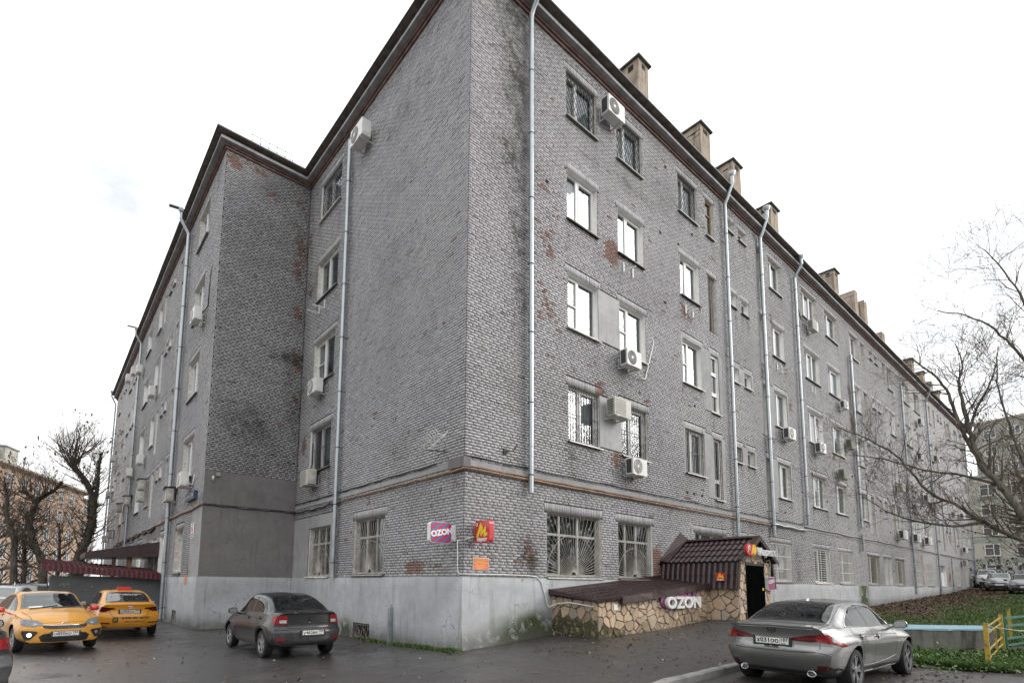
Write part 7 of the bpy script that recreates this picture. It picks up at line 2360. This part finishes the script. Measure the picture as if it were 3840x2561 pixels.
def leaves(x, y, z, size, tilt, name, mat_, flip=None, up=False):
    n = len(x)
    a = rng.random(n)*2*PI
    d = np.stack([np.cos(a), np.sin(a), rng.normal(0, tilt, n)], 1)
    e = np.stack([-np.sin(a), np.cos(a), rng.normal(0, tilt, n)], 1)*.36
    c = np.stack([x, y, z], 1); s = size[:, None]
    up_ = np.zeros((n, 3)); up_[:, 2] = rng.uniform(.0, .25, n)
    V = np.stack([c-d*s*.5, c+e*s-d*s*.05+up_*s, c+d*s*.5, c-e*s-d*s*.05+up_*s*.6], 1).reshape(-1, 3)
    F = (np.arange(n)*4)[:, None] + np.array([[0,1,2,3]])
    return tag(link(name, np_mesh(name, V, F, MT[mat_])), kind='stuff')
N = 22000
x = 11 + 52*rng.random(N)**1.7; f = rng.random(N)**.8
y = lawn_top(x)*f + lawn_edge(x)*(1-f)
k = rng.random(N) < np.clip((y+8.6)/4.5, .30, 1)
x, y = x[k], y[k]
z = gz_np(x, y) + .05 + rng.random(len(x))*.02
leaves(x, y, z, rng.uniform(.05, .11, len(x))*(1+(x-11)/70), .35, 'fallen_leaves', 'litter')
# leaves and scraps on the asphalt
N = 1500
x = np.concatenate([rng.uniform(3, 8.5, 380), rng.uniform(-9, 4, 620), rng.uniform(-3.4, -1, 160), rng.uniform(.5, 9.5, 420)])
y = np.concatenate([rng.uniform(-8.6, -6.9, 380), rng.uniform(-8, 9, 620), rng.uniform(11.2, 11.42, 60), rng.uniform(9, 11.4, 100), rng.uniform(-5, -1.75, 420)])
z = np.array([pz(a, b) for a, b in zip(x, y)]) + .012
leaves(x, y, z, rng.uniform(.04, .085, len(x)), .25, 'scattered_leaves', 'litter')
MT['scrap'] = pm('paper_scrap', (.6,.6,.58), .8, .2, 9)
x = rng.uniform(-8, 7, 70); y = rng.uniform(-6, 6, 70); k = ~((x > -.3) & (y > -1.8)); x, y = x[k], y[k]
leaves(x, y, np.array([pz(a, b) for a, b in zip(x, y)])+.012, rng.uniform(.03,.07,len(x)), .15, 'paper_scraps', 'scrap')
def blades(x, y, z, h, name, mat_='grass', w=.012):
    n = len(x); a = rng.random(n)*2*PI
    s = np.stack([np.cos(a), np.sin(a), np.zeros(n)], 1)*w
    c = np.stack([x, y, z], 1)
    ln = np.stack([rng.normal(0,.35,n), rng.normal(0,.35,n), np.ones(n)], 1)*h[:, None]
    V = np.stack([c-s, c+s, c+ln*.6+s*.7+s*0, c+ln*np.array([1.25,1.25,1])], 1).reshape(-1, 3)
    F = (np.arange(n)*4)[:, None] + np.array([[0,1,2,3]])
    return tag(link(name, np_mesh(name, V, F, MT[mat_])), kind='stuff')
N = 60000
x = 6.6 + 44*rng.random(N)**2.0; f = rng.random(N)**1.5
y = lawn_edge(x) + (lawn_top(x)-lawn_edge(x))*f
patch = np.sin(x*1.7+y*.8)+np.sin(x*.6-y*2.1)+rng.normal(0,.7,N)
k = patch + (-4.3-y)*.9 > .1
k &= ~((x > 8.3) & (x < 13.4) & (y > -.84*(x-9.0)-5.95-.9))
x, y = x[k], y[k]
blades(x, y, gz_np(x, y)+.03, rng.uniform(.06,.16,len(x)), 'grass', 'grass', .014)
# tufts at the foot of the left wall
N = 2600
y = np.concatenate([rng.normal(.35,.25,500), rng.normal(1.7,.45,900), rng.normal(2.6,.35,400), rng.normal(3.9,.4,400), rng.normal(4.6,.3,400)])
x = -.10 - np.abs(rng.normal(0, .07, N))
blades(x, y, np.array([pz(a, b) for a, b in zip(x, y)]), rng.uniform(.03,.11,N), 'wall_grass')
# ground cover plants by the block and fence
cl = [(rng.uniform(6.6, 14.5), rng.uniform(-9.1, -6.2)) for _ in range(60)] + [(rng.normal(8.0,.9), rng.normal(-7.7,.4)) for _ in range(110)] + [(rng.normal(11.5,1.5), rng.normal(-8.5,.4)) for _ in range(70)]
X_, Y_, Z_, S_ = [], [], [], []
for a, b in cl:
    if not (8.6 < a and b > -.84*(a-9.0)-5.95-.75 and a < 13.6): 
        for _ in range(26):
            X_.append(a+rng.normal(0,.13)); Y_.append(b+rng.normal(0,.13)); Z_.append(gz(a,b)+.04+abs(rng.normal(0,.06))); S_.append(rng.uniform(.035,.085))
leaves(np.array(X_), np.array(Y_), np.array(Z_), np.array(S_), .55, 'ground_cover', 'ivy')

# ------------------------------------------------------------------ trees
def bark(name, a, b, moss=0):
    t = NT(name); p = t.pos()
    n = t.noise(t.n('Mapping', {'Vector': p, 'Scale': (6,6,1.5)}).outputs[0], 2.2, 6, .65); n2 = t.noise(p, 1.1, 4)
    c = t.ramp(n, [(.35, a), (.65, b)])
    if moss: c = t.mix(t.step(n2, .48, .62, 0, moss), c, (.035,.045,.012))
    t.set(Base_Color=c, Roughness=.95); t.bump(n, .7, .03)
    return t.mat
MT['bark'] = bark('bark', (.05,.043,.037), (.15,.13,.11), .45)
MT['bark_right'] = bark('bark_lichen', (.06,.053,.045), (.19,.17,.14), .35)
MT['twig'] = pm('twig_bark', (.105,.08,.064), .9, .3, 6)
MT['ivy_dark'] = leaf_mat('ivy_leaves', [(0,(.018,.026,.010)),(.6,(.04,.055,.020)),(1,(.085,.08,.035))])

class Tree:
    def __init__(s, seed): s.r = random.Random(seed); s.trunk, s.crown, s.tips = MB(), MB(), []
    def limb(s, pts, r0, r1, n=8):
        """bends through given points, gently wobbly"""
        P = [Vector(p_) for p_ in pts]; out = []
        for i in range(len(P)-1):
            p0, p1, p2, p3 = P[max(i-1,0)], P[i], P[i+1], P[min(i+2,len(P)-1)]
            for q in range(5):
                t = q/5
                out.append(.5*((2*p1)+(p2-p0)*t+(2*p0-5*p1+4*p2-p3)*t*t+(3*p1-p0-3*p2+p3)*t**3))
        out.append(P[-1])
        L = (P[-1]-P[0]).length
        out = [o + Vector((s.r.gauss(0,.006),s.r.gauss(0,.006),s.r.gauss(0,.006)))*L*.4 if 0 < i < len(out)-1 else o for i, o in enumerate(out)]
        m = len(out)-1
        rr = [r0+(r1-r0)*i/m for i in range(m+1)]
        s.trunk.tube(out, rr, n)
        return out, rr
    def grow(s, p, d, L, r, lvl, up=.12, kids=(3,4), droop=0.0):
        n = 4 if lvl else 3
        pts, rr = [p], [r]
        q = p.copy(); d = d.normalized()
        for i in range(n):
            d = (d + Vector((s.r.gauss(0,.20), s.r.gauss(0,.20), s.r.gauss(0,.16)+up-droop*i*.1))).normalized()
            q = q + d*L/n; pts.append(q.copy()); rr.append(max(.0032, r*(1-.82*(i+1)/n)))
        (s.trunk if lvl >= 3 else s.crown).tube(pts, rr, 6 if lvl >= 3 else (4 if lvl == 2 else 3), False)
        s.tips.append(q.copy())
        if lvl <= 0: return
        for _ in range(s.r.randint(*kids)):
            t = s.r.uniform(.25, .98); i = min(n-1, int(t*n)); u = t*n-i
            bp = pts[i].lerp(pts[i+1], u); br = rr[i]+(rr[i+1]-rr[i])*u
            dd = (pts[i+1]-pts[i]).normalized()
            ax = Vector((s.r.gauss(0,1),s.r.gauss(0,1),s.r.gauss(0,1))); ax = (ax - dd*ax.dot(dd)).normalized()
            nd = dd*s.r.uniform(.55,1.0) + ax*s.r.uniform(.5,.95)
            s.grow(bp, nd, L*s.r.uniform(.42,.72), max(.0045, br*.62), lvl-1, up, kids, droop)
    def sprout(s, out, rr, count, Lr, lvl, up=.12, lo=.15, kids=(3,4), droop=0, rs=.5):
        for _ in range(count):
            t = s.r.uniform(lo, 1); i = min(len(out)-2, int(t*(len(out)-1)))
            dd = (out[i+1]-out[i]).normalized()
            ax = Vector((s.r.gauss(0,1),s.r.gauss(0,1),s.r.gauss(0,1)+.3)); ax = (ax-dd*ax.dot(dd)).normalized()
            s.grow(out[i].copy(), dd*s.r.uniform(.3,.9)+ax*.8, s.r.uniform(*Lr), max(.006, rr[i]*rs*s.r.uniform(.6,1)), lvl, up, kids, droop)
    def finish(s, name, label, cat, base, bk, group=None, leafn=0, leafmat='dead_leaf', lsize=(.07,.13), zmax=None):
        root = empty(name, base, 0, label, cat, group)
        o = adopt(s.trunk.build('trunk', MT[bk], None, True), root)
        o = adopt(s.crown.build('crown', MT['twig']), root)
        if leafn:
            tips = [t for t in s.tips if zmax is None or t.z < zmax]
            c = [s.r.choice(tips) + Vector((s.r.gauss(0,.10),s.r.gauss(0,.10),s.r.gauss(0,.10)-.05)) for _ in range(leafn)]
            lo = leaves(np.array([a.x for a in c]), np.array([a.y for a in c]), np.array([a.z for a in c]), rng.uniform(*lsize, leafn), .9, 'leaves', leafmat)
            adopt(lo, root)
        return root

# bare tree at the right edge, its trunk just outside the picture
T = Tree(5)
gzr = gz(17.2, -10.6)
fork = (16.6,-9.55,.95)
out, rr = T.limb([(17.2,-10.6,gzr-.1),(17.0,-10.2,-.6),fork], .24, .17, 12)
for pts, r0, r1, cnt in (
  ([fork,(16.2,-8.9,1.75),(16,-8.49,2.1),(15.9,-8.07,3.10),(15.8,-7.61,3.98),(15.8,-7.42,5.12),(15.7,-7.32,6.1)], .13, .06, 24),
  ([(15.9,-8.1,3.0),(15.9,-7.75,3.75),(15.8,-7.4,4.6),(15.6,-7.15,5.6),(15.4,-6.97,6.6),(15.2,-6.6,7.3),(15.0,-6.1,7.9)], .085, .02, 32),
  ([(15.7,-7.32,6.1),(15.9,-7.25,6.9),(16.1,-7.35,7.6),(16.2,-7.2,8.4)], .05, .015, 22),
  ([(15.8,-7.42,5.12),(16.1,-7.6,5.9),(16.3,-7.95,6.7),(16.4,-8.2,7.5)], .05, .015, 22),
  ([fork,(16.3,-9.2,.9),(16.0,-8.43,1.33),(15.6,-7.6,2.0),(15.3,-6.97,2.6),(15.0,-6.3,3.15),(14.8,-5.7,4.3),(14.6,-4.9,5.1),(14.4,-4.0,5.7)], .085, .018, 38),
  ([(15.6,-7.6,2.0),(15.4,-6.9,1.9),(15.0,-6.0,2.1),(14.8,-5.2,2.5),(14.6,-4.4,3.3)], .05, .012, 26),
  ([(16,-8.0,3.2),(15.6,-7.2,3.6),(15.2,-6.2,3.9),(14.9,-5.2,4.4),(14.7,-4.2,4.7)], .05, .012, 28),
  ([(16.2,-8.9,1.75),(16.6,-8.9,3.0),(17.0,-9.0,4.6),(17.2,-9.1,6.2),(17.2,-8.9,7.2),(17.0,-8.4,8.4),(16.6,-7.7,9.3),(16.2,-6.8,9.8)], .085, .015, 38),
  ([(17.2,-9.1,6.2),(17.3,-9.1,8),(17.0,-8.9,9.6),(16.7,-8.5,10.8),(16.4,-8.1,11.6)], .05, .012, 28),
  ([(16.6,-8.9,3.0),(16.2,-8.6,3.9),(16.0,-8.35,5.2),(15.9,-8.2,6.6),(15.8,-8.3,7.8)], .05, .012, 24),
  ):
    o_, r_ = T.limb(pts, r0, r1, 8)
    T.sprout(o_, r_, cnt, (.7,1.9), 2, .08, .22, (3,5))
T.finish('bare_tree', 'large bare tree with long twiggy limbs reaching in from the right edge', 'tree', (17.2,-10.6,gzr), 'bark_right', None, 360, 'dead_leaf', (.05,.09), 6.0)

# second bare tree farther right, behind
T = Tree(8)
bx, by = 27.0, -8.6
g0 = gz(bx, by)
o_, r_ = T.limb([(bx,by,g0-.1),(bx-.1,by+.1,1.5),(bx-.3,by+.35,3.4),(bx-.3,by+.5,5.0)], .22, .10, 10)
T.sprout(o_, r_, 22, (1.6,3.6), 3, .16, .3, (3,4), rs=.6)
T.finish('bare_tree', 'bare tree standing behind the large limbs, near the far cars', 'tree', (bx,by,g0), 'bark_right', None, 300, 'dead_leaf', (.07,.12))
T = Tree(18)
bx, by = 44.0, -7.2
g0 = gz(bx, by)
o_, r_ = T.limb([(bx,by,g0-.1),(bx,by,2.5),(bx-.3,by+.2,5.0)], .2, .09, 8)
T.sprout(o_, r_, 26, (2.2,4.6), 3, .10, .2, (3,4), rs=.6)
T.finish('bare_tree', 'slim leafless tree farthest back on the right, in front of the yellow building', 'tree', (bx,by,g0), 'bark_right', None, 500, 'dead_leaf', (.1,.18))

# trees at the left
def ivy_on(pts_r, n, root, size=(.07,.13)):
    X_, Y_, Z_ = [], [], []
    for _ in range(n):
        o_, r_ = pts_r[rnd.randrange(len(pts_r))]
        i = rnd.randrange(len(o_)-1); q = o_[i].lerp(o_[i+1], rnd.random()); a = rnd.random()*2*PI; rr_ = r_[i]*rnd.uniform(.9,1.2)+.02
        X_.append(q.x+rr_*math.cos(a)); Y_.append(q.y+rr_*math.sin(a)); Z_.append(q.z)
    adopt(leaves(np.array(X_), np.array(Y_), np.array(Z_), rng.uniform(*size, n), .9, 'ivy', 'ivy_dark'), root)
T = Tree(21)
a1 = T.limb([(-6.3,34.5,-2.1),(-6.15,34.5,.65),(-5.8,34.5,2.25),(-5.5,34.5,3.5),(-5.55,34.5,4.8)], .30, .21, 10)
a2 = T.limb([(-5.55,34.5,4.8),(-5.65,34.4,5.6),(-6.0,34.5,6.4),(-6.5,34.5,7.1),(-6.92,34.6,7.55)], .20, .15, 9)
a3 = T.limb([(-5.52,34.5,4.3),(-5.4,34.5,5.6),(-5.4,34.5,7.3),(-5.33,34.5,8.6)], .17, .06, 9)
for q, up in (((-6.92,34.6,7.5),.25),((-6.8,34.6,7.45),.35),((-6.7,34.5,7.3),.4)): 
    for _ in range(8): T.grow(Vector(q), Vector((rnd.uniform(-1.0,.8),rnd.uniform(-.5,.5),1)), rnd.uniform(1.8,3.4), .05, 2, up*.3, (4,6))
for o_, c_ in ((a1,26),(a2,22),(a3,48)): T.sprout(o_[0], o_[1], c_, (1.,2.6), 2, .14, .25, (3,5), rs=.25)
rt = T.finish('pollarded_tree', 'tall ivy covered pollarded tree beside the left wing', 'tree', (-6.3,34.5,gz(-6.3,34.5)), 'bark', 'trees before the peach building', 160, 'dead_leaf', (.10,.18))
ivy_on([a1, a1, a1, a2, a3], 1500, rt)
T = Tree(23)
a1 = T.limb([(-7.6,34.6,-2.1),(-7.9,34.6,.9),(-8.4,34.6,2.1),(-8.72,34.6,3.5),(-8.5,34.6,4.8)], .24, .15, 10)
a2 = T.limb([(-8.5,34.6,4.8),(-8.1,34.6,5.3),(-7.6,34.6,5.75),(-7.3,34.6,6.3)], .12, .05, 8)
a3 = T.limb([(-8.5,34.6,4.6),(-8.8,34.7,5.2),(-9.4,34.6,5.5)], .14, .06, 8)
for o_, c_ in ((a1,40),(a2,40),(a3,30)): T.sprout(o_[0], o_[1], c_, (1.,2.4), 2, .10, .15, (3,5), rs=.3)
rt = T.finish('pollarded_tree', 'crooked ivy tree rising behind the annex roof end, before the peach building', 'tree', (-7.6,34.6,gz(-7.6,34.6)), 'bark', 'trees before the peach building', 260, 'dead_leaf', (.07,.13))
ivy_on([a1, a2], 800, rt)
T = Tree(25)
a1 = T.limb([(-9.2,34.6,-2.1),(-9.3,34.6,1.2),(-9.45,34.6,2.7),(-9.85,34.6,3.9),(-9.94,34.6,5.1),(-10.2,34.6,6.0)], .20, .08, 9)
T.sprout(a1[0], a1[1], 36, (1.2,2.6), 2, .12, .2, (3,5), rs=.35)
rt = T.finish('pollarded_tree', 'dark leaning tree nearest the left picture edge', 'tree', (-9.2,34.6,gz(-9.2,34.6)), 'bark', 'trees before the peach building', 380, 'dead_leaf', (.10,.18))
T = Tree(27)
a1 = T.limb([(-8.75,38,-2.1),(-8.8,38,.5),(-8.95,38,2.6),(-8.9,38,4.6)], .18, .06, 8)
T.sprout(a1[0], a1[1], 60, (1.4,3.0), 2, .06, .15, (3,5), rs=.4)
T.finish('young_tree', 'thin tree with dry brown leaves between two ivy trees', 'tree', (-8.75,38,gz(-8.75,38)), 'bark', 'trees before the peach building', 420, 'dead_leaf', (.08,.15))
T = Tree(29)
a1 = T.limb([(-6.9,42,-2.1),(-6.9,42,1.5),(-7.1,42,4.2)], .16, .05, 8)
T.sprout(a1[0], a1[1], 64, (1.6,3.2), 2, .03, .1, (3,5), rs=.4)
T.finish('young_tree', 'small tree with dry leaves behind the crooked ivy tree', 'tree', (-6.9,42,gz(-6.9,42)), 'bark', 'trees before the peach building', 450, 'dead_leaf', (.08,.15))
T = Tree(31)
a1 = T.limb([(-10.4,40,-2.1),(-10.4,40,2),(-10.6,40,4.5)], .2, .07, 8)
T.sprout(a1[0], a1[1], 60, (1.6,3.2), 2, .05, .1, (3,5), rs=.4)
T.finish('young_tree', 'bushy brown leaved tree at the far left edge', 'tree', (-10.4,40,gz(-10.4,40)), 'bark', 'trees before the peach building', 450, 'dead_leaf', (.08,.15))
T = Tree(33)
a1 = T.limb([(-5.2,46,-2.1),(-5.2,46,2),(-5.1,46,5.2)], .15, .05, 8)
T.sprout(a1[0], a1[1], 36, (1.4,2.8), 2, .06, .1, (3,5), rs=.4)
T.finish('young_tree', 'thin tree right of the tall ivy tree, against the wing', 'tree', (-5.2,46,gz(-5.2,46)), 'bark', 'trees before the peach building', 300, 'dead_leaf', (.08,.15))

# ------------------------------------------------------------------ background buildings
MT['peach'] = pm('peach_plaster', (.46,.335,.25), .9, .2, .35, use='pos')
MT['peach_trim'] = pm('peach_trim', (.42,.36,.30), .9, .2, .5, use='pos')
MT['far_roof'] = pm('far_roof', (.17,.17,.18), .7, .2, 1, use='pos')
MT['far_glass'] = pm('far_window_glass', (.11,.12,.125), .15, .4, .6, use='pos')
MT['pale_yellow'] = pm('pale_yellow_panels', (.44,.43,.365), .9, .15, .4, use='pos')
MT['pale_green'] = pm('pale_green_band', (.30,.345,.29), .9, .15, .6, use='pos')
MT['tower_grey'] = pm('tower_panels', (.30,.29,.255), .9, .2, .3, use='pos')
MT['old_chimney'] = pm('old_chimney', (.44,.43,.38), .9, .5, .8, use='pos', bump=.4)
def facade_building(name, label, p0, p1, z0, z1, depth, wallm, floors, pitch, ww, wh, sill0, overhang=.6, roof_h=1.2, bands=None, group=None):
    p0, p1 = Vector(p0+(0,)), Vector(p1+(0,))
    d = p1-p0; L = d.length; d.normalize(); n_ = Vector((d.y,-d.x,0))
    if n_.dot(CAMP-p0) < 0: n_ = -n_
    W = lambda a, o, z: tuple(p0 + d*a + n_*o + Vector((0,0,z)))
    root = empty(name, W(L/2, 0, z0), 0, label, 'building', group)
    m = MB(); m.add([W(0,0,z0),W(L,0,z0),W(L,0,z1),W(0,0,z1),W(0,-depth,z0),W(L,-depth,z0),W(L,-depth,z1),W(0,-depth,z1)],[(0,1,2,3),(1,5,6,2),(5,4,7,6),(4,0,3,7),(3,2,6,7)])
    wl = adopt(m.build('wall', wallm), root)
    fh = (z1-z0-1.2)/floors
    wm = MB().box(0,ww,-.06,.04,0,wh).mesh('window', MT['far_glass'])
    fmb = MB()
    for a, b, c, e in ((0,.08,0,wh),(ww-.08,ww,0,wh),(.08,ww-.08,0,.08),(.08,ww-.08,wh-.08,wh),(ww*.55,ww*.55+.09,.08,wh-.08),(.08,ww*.55,wh*.64,wh*.64+.07)): fmb.box(a,b,.04,.10,c,e)
    fm = fmb.mesh('frame', MT['white_plastic'])
    sm = MB().box(-.1,ww+.1,-.02,.16,-.1,-.0).mesh('sill', MT['peach_trim'])
    ang = math.atan2(d.y, d.x)
    for fl in range(floors):
        a = pitch*.4
        while a+ww < L-.4:
            flip = n_.dot(Vector((-d.y, d.x, 0))) < 0
            w = link('window', wm, root)
            w.matrix_parent_inverse = Matrix.Translation(-root.location)
            B = Matrix((d, n_, Vector((0,0,1)))).transposed().to_4x4(); B.translation = Vector(W(a, .0, z0+sill0+fl*fh))
            w.matrix_basis = B
            link('frame', fm, w); link('sill', sm, w)
            a += pitch
    m = MB()
    m.add([W(-.5,overhang,z1),W(L+.5,overhang,z1),W(L+.5,overhang,z1+.25),W(-.5,overhang,z1+.25),W(-.5,-.1,z1-.3),W(L+.5,-.1,z1-.3)],[(0,1,2,3),(4,5,1,0)])
    adopt(m.build('cornice', MT['peach_trim'] if not bands else MT['pale_green']), root)
    m = MB()
    m.add([W(-.5,overhang,z1+.252),W(L+.5,overhang,z1+.252),W(L+.5,-depth/2,z1+roof_h),W(-.5,-depth/2,z1+roof_h),W(L+.5,-depth-.5,z1+.252),W(-.5,-depth-.5,z1+.252)],[(0,1,2,3),(3,2,4,5)])
    adopt(m.build('roof', MT['far_roof']), root)
    if bands:
        for fl in range(floors):
            m = MB(); zz = z0+sill0+fl*fh-.9
            m.add([W(0,.012,zz),W(L,.012,zz),W(L,.012,zz+.6),W(0,.012,zz+.6)],[(0,1,2,3)]); adopt(m.build('band', bands), root)
    return root, W
rt, W = facade_building('apartment_building', 'peach plastered building with a wide eave behind the ivy trees', (-19.5,62.5), (-3.3,99.6), -2., 14.1, 14, MT['peach'], 5, 3.4, 1.5, 1.9, 1.5, .9, 2.2)
for a, w_, h, z_ in ((20.6,2.7,4.6,14.2),(25.6,3.2,3.9,14.2)):
    m = MB(); m.add([W(a,-4,z_),W(a+w_,-4,z_),W(a+w_,-6,z_),W(a,-6,z_),W(a,-4,z_+h),W(a+w_,-4,z_+h),W(a+w_,-6,z_+h),W(a,-6,z_+h)],[(0,1,5,4),(1,2,6,5),(2,3,7,6),(3,0,4,7),(4,5,6,7)])
    c = adopt(m.build('chimney', MT['old_chimney']), rt)
    m = MB(); m.add([W(a-.15,-3.85,z_+h),W(a+w_+.15,-3.85,z_+h),W(a+w_+.15,-6.15,z_+h),W(a-.15,-6.15,z_+h),W(a-.15,-3.85,z_+h+.2),W(a+w_+.15,-3.85,z_+h+.2),W(a+w_+.15,-6.15,z_+h+.2),W(a-.15,-6.15,z_+h+.2)],[(0,1,5,4),(1,2,6,5),(2,3,7,6),(3,0,4,7),(4,5,6,7),(0,3,2,1)])
    o = m.build('cap', MT['far_roof'], c)
facade_building('apartment_building', 'lower set back peach block with glazed balconies, right of the wide eave', (-4.6,101.5), (-.9,109), -2., 13.6, 10, MT['peach'], 5, 2.4, 2.0, 1.7, 1.6, .7, 1.4)
facade_building('apartment_building', 'pale yellow building with green bands seen through the right branches', (86,8), (82,-22), .2, 14.3, 14, MT['pale_yellow'], 5, 3.0, 1.5, 1.5, 1.3, .3, .6, MT['pale_green'])
facade_building('tower_block', 'tall grey brown tower block behind the right tree', (118,4.9), (112,-26), .3, 29, 16, MT['tower_grey'], 9, 3.2, 1.6, 1.5, 1.3, .2, .5)
# low walls
bw = empty('brick_wall', (-9, 44, -2), 0, 'low brown brick wall behind the parked cars on the left', 'wall')
MT['brown_brick'] = pm('brown_brick', (.13,.09,.07), .9, .4, 5, use='pos', bump=.3)
adopt(MB().box(-22,-5.6,44,44.3,-2.2,-.55).build('wall', MT['brown_brick']), bw); adopt(MB().box(-22,-5.6,43.94,44.36,-.55,-.45).build('coping', MT['concrete']), bw)
pf = empty('panel_fence', (76, -8, .1), 0, 'pale grey metal panel fence behind the far silver SUV', 'fence')
MT['fence_pale'] = pm('pale_fence', (.50,.53,.56), .6, .1, .8, use='pos')
for i in range(10):
    y_ = 0.6-i*2.3
    m = MB()
    for k in range(12): m.box(76.0 + .03*(k % 2), 76.06+.03*(k % 2), y_-k*.19, y_-(k+1)*.19+.004, -.1, 2.1)
    adopt(m.build('panel', MT['fence_pale']), pf)
# shrubs and bare trees far behind the cars
N = 2600
a_ = rng.uniform(R(-4), R(8.6), N); d_ = rng.uniform(72, 80, N); zz = rng.random(N)**1.6*3.0
leaves(CAMP.x+d_*np.cos(a_)*1.05, CAMP.y+d_*np.sin(a_), .2+zz, rng.uniform(.12,.28,N), 1.0, 'far_bushes', 'far_twigs')
for i, (x, y, h, lab) in enumerate(((62,-8.5,6,'small far bare tree above the silver SUV, before the pale yellow building'),(68,-5.2,7,'far bare tree close to the end of the grey wall'),(66,-12,8,'far bare tree before the tower block, at the right picture edge'),(56,-9.5,7,'far bare tree between the cars and the right picture edge'))):
    T = Tree(60+i)
    g0 = gz(x, y)
    o_, r_ = T.limb([(x,y,g0-.1),(x+.1,y,g0+h*.3),(x-.1,y+.2,g0+h*.6),(x,y,g0+h*.8)], .16, .05, 7)
    T.sprout(o_, r_, 40, (1.6,3.4), 2, .12, .1, (3,5), rs=.5)
    T.finish('bare_tree', lab, 'tree', (x,y,g0), 'bark_right', 'bare trees far behind the cars', 120, 'dead_leaf', (.1,.18))

# unseen block across the yard, added to darken car reflections and the left wall
MT['opp_wall'] = pm('opposite_wall', (.16,.125,.10), .9, .25, .5, use='pos')
facade_building('apartment_building', 'brown brick block across the yard, mirrored in the car windows', (-74,-58), (-74,46), -2.0, 14.5, 12, MT['opp_wall'], 5, 3.6, 1.7, 1.9, 1.4)

N = 11000
x = rng.uniform(-30, 90, N); y = rng.uniform(-44, -31, N); z = rng.random(N)**1.5*11
leaves(x, y, gz_np(x, y)+z, rng.uniform(.35,.95,N), 1.2, 'park_wood', 'far_twigs')
